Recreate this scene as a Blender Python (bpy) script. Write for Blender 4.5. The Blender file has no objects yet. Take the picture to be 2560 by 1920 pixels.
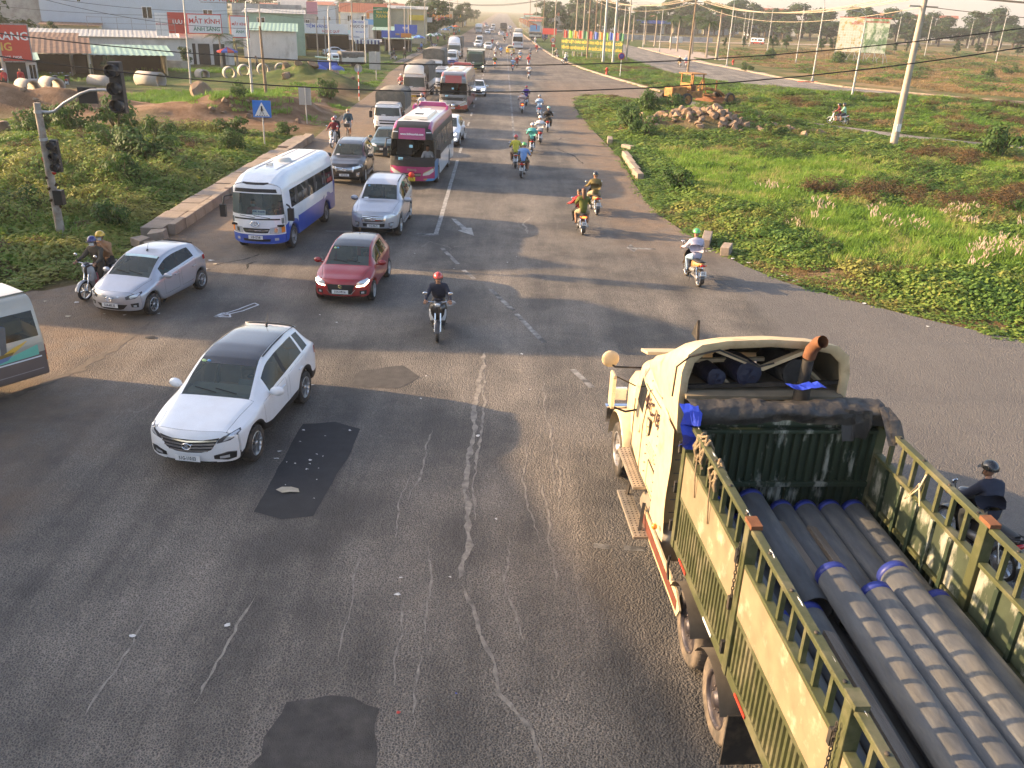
import bpy, bmesh, math, random
import numpy as np
from mathutils import Vector, Matrix, Euler
from mathutils.bvhtree import BVHTree
R = math.radians
rnd = random.Random(7)
S = bpy.context.scene
COL = S.collection

# ------------------------------------------------------------------ camera
CAM_H = 8.1
_d = bpy.data.cameras.new('camera'); _d.sensor_width = 36.0; _d.lens = 36.0 * 2160 / 2560
_d.clip_start = 0.1; _d.clip_end = 9000
cam = bpy.data.objects.new('camera', _d); COL.objects.link(cam); S.camera = cam
_rt = Vector((0.99933591, -0.00934191, 0.03522019))      # camera right in the world
_up = Vector((-0.02858819, 0.39830497, 0.91680743))      # camera up
_bk = Vector((-0.02259311, -0.91720547, 0.39777339))     # camera back
cam.matrix_world = Matrix(((_rt.x, _up.x, _bk.x, 0), (_rt.y, _up.y, _bk.y, 0), (_rt.z, _up.z, _bk.z, CAM_H), (0, 0, 0, 1)))

# ------------------------------------------------------------------ sky, sun, exposure
SUN_EL, SUN_AZ = R(17.5), R(10.0)                        # sun stands over -X, turned a little towards +Y
sun_dir = Vector((-math.cos(SUN_AZ) * math.cos(SUN_EL), math.sin(SUN_AZ) * math.cos(SUN_EL), math.sin(SUN_EL)))
W = bpy.data.worlds.new('World'); S.world = W; W.use_nodes = True
_nt = W.node_tree; _bg = _nt.nodes['Background']
_sky = _nt.nodes.new('ShaderNodeTexSky'); _sky.sky_type = 'NISHITA'; _sky.sun_disc = False
_sky.sun_elevation = SUN_EL; _sky.sun_rotation = math.atan2(sun_dir.x, sun_dir.y)
_sky.altitude = 100; _sky.air_density = 0.75; _sky.dust_density = 3.0; _sky.ozone_density = 0.6
_nt.links.new(_sky.outputs[0], _bg.inputs[0]); _bg.inputs[1].default_value = 0.15
_l = bpy.data.lights.new('sun', 'SUN'); _l.energy = 4.8; _l.angle = R(0.6); _l.color = (1.0, 0.67, 0.36)
sun = bpy.data.objects.new('sun', _l); COL.objects.link(sun)
sun.rotation_euler = sun_dir.to_track_quat('Z', 'Y').to_euler(); sun.location = (-60, 20, 60)
S.view_settings.view_transform = 'Standard'; S.view_settings.look = 'None'
S.view_settings.exposure = 1.6; S.view_settings.gamma = 1.0
S.render.engine = 'CYCLES'
cy = S.cycles
cy.use_denoising = True; cy.max_bounces = 6; cy.diffuse_bounces = 2; cy.glossy_bounces = 2; cy.transmission_bounces = 4
cy.transparent_max_bounces = 8; cy.volume_bounces = 0; cy.caustics_reflective = False; cy.caustics_refractive = False
cy.sample_clamp_indirect = 4.0

# ------------------------------------------------------------------ materials
MATS = {}
def _n(nt, t, **kw):
 n = nt.nodes.new(t)
 for k, v in kw.items(): setattr(n, k, v)
 return n
def mat(name, c=(.5, .5, .5), rough=.6, metal=0.0, var=.12, scale=6.0, bump=0.0, bscale=40.0, coat=0.0, c2=None, t2=.5, s2=2.0, soft2=.12, spec=.5, alpha=None, emit=None, estr=0.0, sub=0.0, obj=True, stretch=None, irand=0.0):
 """one procedural material: base colour with noise variation, an optional second colour in patches, optional bump"""
 if name in MATS: return MATS[name]
 m = bpy.data.materials.new(name); m.use_nodes = True; MATS[name] = m
 nt = m.node_tree; b = nt.nodes['Principled BSDF']; L = nt.links.new
 tc = _n(nt, 'ShaderNodeTexCoord'); co = tc.outputs['Object' if obj else 'Generated']
 if stretch:
  mp = _n(nt, 'ShaderNodeMapping'); mp.inputs['Scale'].default_value = stretch; L(co, mp.inputs[0]); co = mp.outputs[0]
 b.inputs['Roughness'].default_value = rough; b.inputs['Metallic'].default_value = metal
 b.inputs['Specular IOR Level'].default_value = spec
 b.inputs['Coat Weight'].default_value = coat; b.inputs['Coat Roughness'].default_value = .06
 col = _n(nt, 'ShaderNodeRGB'); col.outputs[0].default_value = (*c, 1); out = col.outputs[0]
 if c2 is not None:
  nz = _n(nt, 'ShaderNodeTexNoise'); nz.inputs['Scale'].default_value = s2; nz.inputs['Detail'].default_value = 6; nz.inputs['Roughness'].default_value = .62
  L(co, nz.inputs['Vector'])
  mr = _n(nt, 'ShaderNodeMapRange'); mr.inputs[1].default_value = t2 - soft2; mr.inputs[2].default_value = t2 + soft2
  L(nz.outputs[0], mr.inputs[0])
  mx = _n(nt, 'ShaderNodeMixRGB'); L(mr.outputs[0], mx.inputs[0]); L(out, mx.inputs[1]); mx.inputs[2].default_value = (*c2, 1); out = mx.outputs[0]
 if var > 0:
  nz = _n(nt, 'ShaderNodeTexNoise'); nz.inputs['Scale'].default_value = scale; nz.inputs['Detail'].default_value = 5
  L(co, nz.inputs['Vector'])
  mr = _n(nt, 'ShaderNodeMapRange'); mr.inputs[1].default_value = .25; mr.inputs[2].default_value = .75
  mr.inputs[3].default_value = 1 - var; mr.inputs[4].default_value = 1 + var; L(nz.outputs[0], mr.inputs[0])
  hs = _n(nt, 'ShaderNodeHueSaturation'); L(mr.outputs[0], hs.inputs['Value']); L(out, hs.inputs['Color']); out = hs.outputs[0]
 if irand > 0:
  oi = _n(nt, 'ShaderNodeObjectInfo'); mr = _n(nt, 'ShaderNodeMapRange'); mr.inputs[3].default_value = 1 - irand; mr.inputs[4].default_value = 1 + irand
  L(oi.outputs['Random'], mr.inputs[0]); hs = _n(nt, 'ShaderNodeHueSaturation'); L(mr.outputs[0], hs.inputs['Value']); L(out, hs.inputs['Color']); out = hs.outputs[0]
 L(out, b.inputs['Base Color'])
 if bump > 0:
  nz = _n(nt, 'ShaderNodeTexNoise'); nz.inputs['Scale'].default_value = bscale; nz.inputs['Detail'].default_value = 4; L(co, nz.inputs['Vector'])
  bp = _n(nt, 'ShaderNodeBump'); bp.inputs['Strength'].default_value = bump; bp.inputs['Distance'].default_value = .03; L(nz.outputs[0], bp.inputs['Height']); L(bp.outputs[0], b.inputs['Normal'])
 if emit: b.inputs['Emission Color'].default_value = (*emit, 1); b.inputs['Emission Strength'].default_value = estr
 if sub > 0:
  tr = _n(nt, 'ShaderNodeBsdfTranslucent'); L(out, tr.inputs[0]); ms = _n(nt, 'ShaderNodeMixShader'); ms.inputs[0].default_value = sub
  L(b.outputs[0], ms.inputs[1]); L(tr.outputs[0], ms.inputs[2]); L(ms.outputs[0], nt.nodes['Material Output'].inputs[0])
 return m
def glass(name, tint=(.35, .42, .40), clear=.5, film=(.012, .016, .016)):
 """vehicle glass: mirror coat over a dark tint that lets part of the inside show"""
 if name in MATS: return MATS[name]
 m = bpy.data.materials.new(name); m.use_nodes = True; MATS[name] = m; nt = m.node_tree; L = nt.links.new
 b = nt.nodes['Principled BSDF']; b.inputs['Base Color'].default_value = (*film, 1); b.inputs['Roughness'].default_value = .04
 b.inputs['Specular IOR Level'].default_value = .6
 t = _n(nt, 'ShaderNodeBsdfTransparent'); t.inputs[0].default_value = (*tint, 1)
 fr = _n(nt, 'ShaderNodeLayerWeight'); fr.inputs[0].default_value = .35
 mr = _n(nt, 'ShaderNodeMapRange'); mr.inputs[3].default_value = clear; mr.inputs[4].default_value = 0.05; L(fr.outputs['Fresnel'], mr.inputs[0])
 ms = _n(nt, 'ShaderNodeMixShader'); L(mr.outputs[0], ms.inputs[0]); L(b.outputs[0], ms.inputs[1]); L(t.outputs[0], ms.inputs[2])
 L(ms.outputs[0], nt.nodes['Material Output'].inputs[0])
 return m
def paint(name, c, metal=0.0, rough=.32, dirt=.12):
 """car paint with clear coat and a film of road dust low on the panels"""
 if name in MATS: return MATS[name]
 m = mat(name, c, rough, metal, .04, 3, coat=.8, c2=tuple(.75 * a + .25 * d for a, d in zip(c, (.30, .22, .15))), t2=.66, s2=1.4, soft2=.2)
 return m

# ------------------------------------------------------------------ mesh helpers
class MB:
 """collects shapes; build() links them as ONE mesh object"""
 def __init__(s): s.v = []; s.f = []; s.m = []; s.sm = []
 def add(s, v, f, mi=0, smooth=False):
  o = len(s.v); s.v += [tuple(p) for p in v]; s.f += [tuple(i + o for i in q) for q in f]; s.m += [mi] * len(f); s.sm += [smooth] * len(f); return s
 def box(s, c, d, rz=0.0, mi=0, rx=0.0, ry=0.0, taper=1.0):
  h = [a / 2 for a in d]; E = Euler((rx, ry, rz)).to_matrix(); v = []
  for z in (-1, 1):
   k = taper if z > 0 else 1.0
   for x, y in ((-1, -1), (1, -1), (1, 1), (-1, 1)): v.append(Vector(c) + E @ Vector((x * h[0] * k, y * h[1] * k, z * h[2])))
  return s.add(v, [(3, 2, 1, 0), (4, 5, 6, 7), (0, 1, 5, 4), (1, 2, 6, 5), (2, 3, 7, 6), (3, 0, 4, 7)], mi)
 def bar(s, a, b, w, h=None, mi=0):
  """square bar from a to b"""
  a, b = Vector(a), Vector(b); h = h or w; d = (b - a); q = d.to_track_quat('Z', 'Y'); X = q @ Vector((w / 2, 0, 0)); Y = q @ Vector((0, h / 2, 0))
  v = [p + i * X + j * Y for p in (a, b) for i, j in ((-1, -1), (1, -1), (1, 1), (-1, 1))]
  return s.add(v, [(3, 2, 1, 0), (4, 5, 6, 7), (0, 1, 5, 4), (1, 2, 6, 5), (2, 3, 7, 6), (3, 0, 4, 7)], mi)
 def tube(s, pts, r, n=8, mi=0, cap=True, smooth=True):
  pts = [Vector(p) for p in pts]; m = len(pts); rs = r if isinstance(r, (list, tuple)) else [r] * m
  v = []; up = Vector((0, 0, 1)); prev = None
  for i, p in enumerate(pts):
   t = (pts[min(i + 1, m - 1)] - pts[max(i - 1, 0)]).normalized()
   if prev is None:
    a = t.cross(up if abs(t.z) < .95 else Vector((1, 0, 0))).normalized()
   else:
    a = (prev - t * prev.dot(t)).normalized()
   prev = a; b = t.cross(a)
   for k in range(n):
    w = 2 * math.pi * k / n; v.append(p + (a * math.cos(w) + b * math.sin(w)) * rs[i])
  f = [(i * n + k, i * n + (k + 1) % n, (i + 1) * n + (k + 1) % n, (i + 1) * n + k) for i in range(m - 1) for k in range(n)]
  s.add(v, f, mi, smooth)
  if cap: s.add(v[:n], [tuple(range(n))[::-1]], mi); s.add(v[-n:], [tuple(range(n))], mi)
  return s
 def lathe(s, prof, c=(0, 0, 0), axis='X', n=24, mi=0, smooth=True, closed=False):
  """prof: list of (radius, height along axis)"""
  v = []; m = len(prof)
  for r, h in prof:
   for k in range(n):
    w = 2 * math.pi * k / n; a, b = r * math.cos(w), r * math.sin(w)
    p = {'X': (h, a, b), 'Y': (b, h, a), 'Z': (a, b, h)}[axis]; v.append((p[0] + c[0], p[1] + c[1], p[2] + c[2]))
  f = [(i * n + k, i * n + (k + 1) % n, ((i + 1) % m) * n + (k + 1) % n, ((i + 1) % m) * n + k) for i in range(m if closed else m - 1) for k in range(n)]
  return s.add(v, f, mi, smooth)
 def grid(s, P, mi=0, smooth=True):
  """P: rows of points"""
  nr, nc = len(P), len(P[0])
  return s.add([p for r in P for p in r], [(i * nc + j, i * nc + j + 1, (i + 1) * nc + j + 1, (i + 1) * nc + j) for i in range(nr - 1) for j in range(nc - 1)], mi, smooth)
 def prism(s, poly, z0, z1, mi=0, axis='Z'):
  n = len(poly); g = {'Z': lambda a, b, c: (a, b, c), 'Y': lambda a, b, c: (a, c, b), 'X': lambda a, b, c: (c, a, b)}[axis]
  v = [g(a, b, z0) for a, b in poly] + [g(a, b, z1) for a, b in poly]
  return s.add(v, [tuple(range(n))[::-1], tuple(range(n, 2 * n))] + [(i, (i + 1) % n, n + (i + 1) % n, n + i) for i in range(n)], mi)
 def ball(s, c, r, n=10, mi=0, sc=(1, 1, 1)):
  v = []; f = []; m = max(4, n // 2 + 1)
  for i in range(m + 1):
   t = math.pi * i / m
   for k in range(n):
    w = 2 * math.pi * k / n; v.append((c[0] + r * sc[0] * math.sin(t) * math.cos(w), c[1] + r * sc[1] * math.sin(t) * math.sin(w), c[2] + r * sc[2] * math.cos(t)))
  f = [(i * n + k, (i + 1) * n + k, (i + 1) * n + (k + 1) % n, i * n + (k + 1) % n) for i in range(m) for k in range(n)]
  return s.add(v, f, mi, True)
 def jitter(s, a, seed=1):
  q = random.Random(seed); s.v = [tuple(x + q.uniform(-a, a) for x in p) for p in s.v]; return s
 def mesh(s, name):
  me = bpy.data.meshes.new(name); me.from_pydata(s.v, [], s.f)
  if s.f:
   me.polygons.foreach_set('material_index', s.m); me.polygons.foreach_set('use_smooth', s.sm)
  me.update(); return me
 def build(s, name, mats, parent=None, fixn=True, bevel=0.0):
  me = s.mesh(name)
  if fixn or bevel:
   bm = bmesh.new(); bm.from_mesh(me)
   if bevel: bmesh.ops.bevel(bm, geom=list(bm.edges), offset=bevel, segments=2, affect='EDGES', profile=.6, clamp_overlap=True)
   bmesh.ops.recalc_face_normals(bm, faces=bm.faces); bm.to_mesh(me); bm.free()
  return obj(name, me, mats, parent)
def obj(name, me, mats, parent=None):
 o = bpy.data.objects.new(name, me); COL.objects.link(o)
 for m in (mats if isinstance(mats, (list, tuple)) else [mats]): me.materials.append(m)
 if parent is not None: o.parent = parent
 return o
def tag(o, label, cat, group=None):
 o['label'] = label; o['category'] = cat
 if group: o['group'] = group
 return o
def thing(name, label, cat, loc=(0, 0, 0), rz=0.0, group=None):
 o = bpy.data.objects.new(name, None); COL.objects.link(o); o.location = loc; o.rotation_euler = (0, 0, rz); o.empty_display_size = .2
 return tag(o, label, cat, group)
def kind(o, k, label=None):
 o['kind'] = k
 if label: o['label'] = label
 return o
def dup(src, loc=None, rz=None, label=None, group=None, parent=None, swap=None):
 """copy of a thing with copies of its parts and sub-parts (mesh data shared; swap = {old material: new})"""
 c = src.copy(); COL.objects.link(c); c.parent = parent
 if loc is not None: c.location = loc
 if rz is not None: c.rotation_euler = (0, 0, rz)
 if label: c['label'] = label
 if group: c['group'] = group
 if swap and c.type == 'MESH':
  for sl in c.material_slots:
   if sl.material and sl.material.name in swap:
    nm = swap[sl.material.name]; sl.link = 'OBJECT'; sl.material = nm
 for ch in src.children:
  k = dup(ch, parent=c, swap=swap); k.matrix_parent_inverse = ch.matrix_parent_inverse.copy()
 return c
def text(name, s, size, mt, parent, loc, rot, depth=.004, align='CENTER', bold=0.0, sx=1.0, shear=0.0):
 cu = bpy.data.curves.new(name, 'FONT'); cu.body = s; cu.size = size; cu.align_x = align; cu.align_y = 'CENTER'; cu.extrude = depth; cu.offset = bold; cu.shear = shear; cu.resolution_u = 2
 t = bpy.data.objects.new(name, cu); COL.objects.link(t)
 dg = bpy.context.evaluated_depsgraph_get(); me = bpy.data.meshes.new_from_object(t.evaluated_get(dg)); bpy.data.objects.remove(t)
 o = obj(name, me, mt, parent); o.location = loc; o.rotation_euler = rot; o.scale = (sx, 1, 1)
 return o
def lerp(a, b, t): return a + (b - a) * t
def interp(x, pts): return float(np.interp(x, [p[0] for p in pts], [p[1] for p in pts]))
def hnoise(x, y, s=1.0, seed=0):
 from mathutils import noise
 return noise.noise(Vector((x * s, y * s, seed * 7.31)))
def inside(x, y, poly):
 c = False; j = len(poly) - 1
 for i in range(len(poly)):
  xi, yi = poly[i]; xj, yj = poly[j]
  if (yi > y) != (yj > y) and x < (xj - xi) * (y - yi) / (yj - yi) + xi: c = not c
  j = i
 return c
def flat(name, poly, z, m, k='structure', sub=None):
 """a sheet with the given outline (possibly concave), lying at height z"""
 bm = bmesh.new(); vs = [bm.verts.new((a, b, z)) for a, b in poly]; f = bm.faces.new(vs); bmesh.ops.triangulate(bm, faces=[f]);
 bmesh.ops.recalc_face_normals(bm, faces=bm.faces)
 for f in bm.faces:
  if f.normal.z < 0: f.normal_flip()
 me = bpy.data.meshes.new(name); bm.to_mesh(me); bm.free(); o = obj(name, me, m)
 if k: o['kind'] = k
 return o
def wob(p, amp, step=.6, seed=0):
 """a polyline with extra points and an uneven edge"""
 q = random.Random(seed); out = []
 n = len(p)
 for i in range(n):
  a, b = p[i], p[(i + 1) % n]; d = math.dist(a, b); k = max(1, int(d / step))
  for j in range(k):
   t = j / k; out.append((lerp(a[0], b[0], t) + q.uniform(-amp, amp), lerp(a[1], b[1], t) + q.uniform(-amp, amp)))
 return out
# ================================================================== the setting
ROAD = [(-20, -16), (-20.5, 6), (-19, 17), (-16.2, 23.4), (-14.8, 24.5), (-13.3, 24.6), (-12.5, 25.5), (-12.3, 29), (-12.15, 32), (-12.0, 58), (-12.6, 75), (-12.9, 93), (-14.6, 120), (-14.8, 136), (-14.7, 168), (-13, 220), (-13, 420), (-13, 1800),
  (7, 1800), (7.2, 313), (8.2, 268), (10.0, 177), (12.7, 141), (16.4, 115.6), (18.2, 98), (14, 91.5), (11.3, 96), (8.8, 97), (7.0, 86), (6.8, 78), (7.0, 66), (7.4, 54), (7.1, 46), (7.0, 40.3), (7.3, 37), (7.7, 34.5), (8.8, 30), (9.7, 28), (11.2, 26.2), (13, 24.4), (15.2, 22.6), (22, 18.6), (40, 15), (95, 13), (95, -16)]
LANE = [(14, 91.5), (18.2, 98), (20.5, 91), (25.5, 79.3), (28.5, 75.8), (33.5, 69.7), (42, 64.5), (58, 60), (58, 57), (41, 61), (31.6, 67.3), (26.8, 74.5), (23.6, 77.5), (18.5, 86)]
ROAD2 = [(35.3, 470), (34.6, 276), (35.6, 243.7), (36.2, 212), (37.6, 176), (39.8, 157), (41.5, 139), (46, 122), (59, 108.2), (85, 99), (125, 92), (125, 87), (84, 93.5), (58, 101), (49, 105), (40.5, 110), (31, 122), (26.3, 138), (25.2, 160), (25.1, 188), (26, 276), (27, 470)]
def dist_poly(X, Y, poly):
 P = np.array(poly); Q = np.roll(P, -1, 0); d = np.full(X.shape, 1e9)
 ins = np.zeros(X.shape, bool)
 for (x1, y1), (x2, y2) in zip(P, Q):
  dx, dy = x2 - x1, y2 - y1; t = np.clip(((X - x1) * dx + (Y - y1) * dy) / (dx * dx + dy * dy + 1e-9), 0, 1)
  d = np.minimum(d, np.hypot(X - x1 - t * dx, Y - y1 - t * dy))
  c = (y1 > Y) != (y2 > Y)
  with np.errstate(divide='ignore', invalid='ignore'):
   ins ^= c & (X < (x2 - x1) * (Y - y1) / (y2 - y1 if y2 != y1 else 1e-9) + x1)
 return np.where(ins, -d, d)
def sst(a, b, x):
 t = np.clip((x - a) / (b - a), 0, 1); return t * t * (3 - 2 * t)
_tab = np.random.RandomState(3).rand(256, 256)
def vnoise(X, Y, s, o=0):
 """smooth value noise, vectorised"""
 x = np.asarray(X) * s + 37.7 + o * 13.1; y = np.asarray(Y) * s + 11.3 + o * 7.7; xi = np.floor(x).astype(int); yi = np.floor(y).astype(int); fx = x - xi; fy = y - yi
 fx = fx * fx * (3 - 2 * fx); fy = fy * fy * (3 - 2 * fy); g = lambda i, j: _tab[(xi + i) % 256, (yi + j) % 256]
 return (g(0, 0) * (1 - fx) + g(1, 0) * fx) * (1 - fy) + (g(0, 1) * (1 - fx) + g(1, 1) * fx) * fy
def fbm(X, Y, s, o=0): return .55 * vnoise(X, Y, s, o) + .28 * vnoise(X, Y, s * 2.1, o + 1) + .17 * vnoise(X, Y, s * 4.3, o + 2)
MOUNDS = [(-38, 64, 5.5, 1.5), (-31, 67, 4.0, 1.1), (-44, 66, 6, 1.5), (-15.6, 69.5, 3.2, .9), (-19.5, 67.5, 3.6, 1.0), (-24, 63.5, 3.2, .7), (-21, 66, 2.2, .6), (-16.8, 79, 2.6, 1.1), (-22, 100, 5, .8), (-17.5, 92, 4, .7), (-20.5, 97, 3, 1.0), (14, 67.5, 4.4, .8), (17.5, 71.5, 5, .9), (-19, 40, 4, .5), (-24, 47, 5, .6), (10.5, 77, 3.4, .6), (44, 88, 12, .9), (30, 92, 9, .7), (22, 108, 7, .4)]
def ground_h(X, Y):
 X = np.asarray(X, float); Y = np.asarray(Y, float)
 d = np.minimum(np.minimum(dist_poly(X, Y, ROAD), dist_poly(X, Y, LANE)), dist_poly(X, Y, ROAD2))
 near = np.clip(1.4 - Y / 200, .15, 1)
 h = (.05 + .32 * fbm(X, Y, .16) + .16 * fbm(X, Y, .5, 5)) * near
 for mx, my, r, a in MOUNDS: h = h + a * np.exp(-((X - mx) ** 2 + (Y - my) ** 2) / (r * r)) * (.6 + .8 * vnoise(X, Y, .7, 9))
 dirt = (X < -12) & (Y > 58) & (Y < 74)
 return -.06 + sst(.5, 3.0, d) * h + np.where(d > 0, sst(0, .9, d) * .02, 0)
def axis(a, b, step, far, g=1.22):
 c = list(np.arange(a, b + .001, step)); s = step; lo, hi = c[0], c[-1]; L = []; Rr = []
 while lo > -far: s *= g; lo -= s; L.append(lo)
 s = step
 while hi < far: s *= g; hi += s; Rr.append(hi)
 return np.array(L[::-1] + c + Rr)
gx = axis(-50, 62, .8, 4200); gy = axis(14, 132, .8, 4600)
GX, GY = np.meshgrid(gx, gy); GZ = ground_h(GX, GY)
_far = sst(150, 400, np.hypot(GX, GY)); GZ = GZ * (1 - _far) - .08 * _far
_v = np.stack([GX, GY, GZ], -1).reshape(-1, 3); nx, ny = len(gx), len(gy)
_i = np.arange((ny - 1) * (nx - 1)); _r, _c = _i // (nx - 1), _i % (nx - 1); _a = _r * nx + _c
_f = np.stack([_a, _a + 1, _a + nx + 1, _a + nx], -1)
me = bpy.data.meshes.new('ground'); me.from_pydata(_v.tolist(), [], _f.tolist()); me.polygons.foreach_set('use_smooth', [True] * len(_f)); me.update()
# soil zones: red-brown worked earth on the building plot, straw-dry lots beyond the second road
_x, _y = _v[:, 0], _v[:, 1]; _w = fbm(_x, _y, .12, 4) - .5
dirtz = np.maximum(sst(53, 61, _y + _w * 16) * sst(92, 76, _y + _w * 22) * sst(-11, -14, _x), np.exp(-((_x + 16.5) ** 2 + (_y - 86) ** 2) / 30.0) * .9)
dirtz = np.maximum(dirtz, sst(-9, -13, _x) * sst(13, -13.2, _x * 0 + _x) * 0)
dirtz = np.maximum(dirtz, sst(.62, .8, fbm(_x, _y, .21, 8)) * .8 * (_y < 130))
for mx, my, r, a in MOUNDS[:8] + MOUNDS[11:13]: dirtz = np.maximum(dirtz, .95 * np.exp(-((_x - mx) ** 2 + (_y - my) ** 2) / (r * r * .7)))
dryz = np.maximum(sst(40, 52, _x + _w * 14) * sst(100, 122, _y + _w * 22), sst(260, 420, _y) * .7)
dryz = np.maximum(dryz, sst(-24, -30, _x) * sst(95, 110, _y) * .6)
ca = me.color_attributes.new('zone', 'FLOAT_COLOR', 'POINT')
ca.data.foreach_set('color', np.stack([dirtz, 1 - dirtz, dryz, np.ones_like(dirtz)], -1).astype(np.float32).ravel())
def ground_mat():
 m = bpy.data.materials.new('weedy_soil'); m.use_nodes = True; nt = m.node_tree; L = nt.links.new; b = nt.nodes['Principled BSDF']; b.inputs['Roughness'].default_value = .95; b.inputs['Specular IOR Level'].default_value = .15
 tc = _n(nt, 'ShaderNodeTexCoord'); at = _n(nt, 'ShaderNodeAttribute', attribute_name='zone'); sp = _n(nt, 'ShaderNodeSeparateColor'); L(at.outputs[0], sp.inputs[0])
 def nz(s, d=6):
  n = _n(nt, 'ShaderNodeTexNoise'); n.inputs['Scale'].default_value = s; n.inputs['Detail'].default_value = d; n.inputs['Roughness'].default_value = .65; L(tc.outputs['Object'], n.inputs['Vector']); return n
 def ramp(n, stops):
  r = _n(nt, 'ShaderNodeValToRGB'); r.color_ramp.elements.remove(r.color_ramp.elements[1])
  for i, (p, c) in enumerate(stops):
   e = r.color_ramp.elements[0] if i == 0 else r.color_ramp.elements.new(p)
   e.position = p; e.color = (*c, 1)
  L(n.outputs[0], r.inputs[0]); return r
 green = ramp(nz(.9), [(.3, (.035, .055, .014)), (.5, (.055, .09, .02)), (.62, (.10, .11, .035)), (.75, (.16, .13, .06))])
 dirt = ramp(nz(.55, 8), [(.3, (.10, .055, .030)), (.48, (.17, .10, .058)), (.6, (.24, .155, .10)), (.75, (.30, .23, .17))])
 dry = ramp(nz(.10, 8), [(.32, (.05, .075, .022)), (.46, (.10, .105, .035)), (.55, (.22, .16, .075)), (.7, (.30, .20, .10))])
 m1 = _n(nt, 'ShaderNodeMixRGB'); L(sp.outputs[0], m1.inputs[0]); L(green.outputs[0], m1.inputs[1]); L(dirt.outputs[0], m1.inputs[2])
 m2 = _n(nt, 'ShaderNodeMixRGB'); L(sp.outputs[2], m2.inputs[0]); L(m1.outputs[0], m2.inputs[1]); L(dry.outputs[0], m2.inputs[2]); L(m2.outputs[0], b.inputs[0])
 bp = _n(nt, 'ShaderNodeBump'); bp.inputs['Strength'].default_value = .9; bp.inputs['Distance'].default_value = .12; L(nz(5, 8).outputs[0], bp.inputs['Height']); L(bp.outputs[0], b.inputs['Normal'])
 return m
kind(obj('ground', me, ground_mat()), 'structure', 'weedy soil with worked red earth and straw-dry lots')

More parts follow.
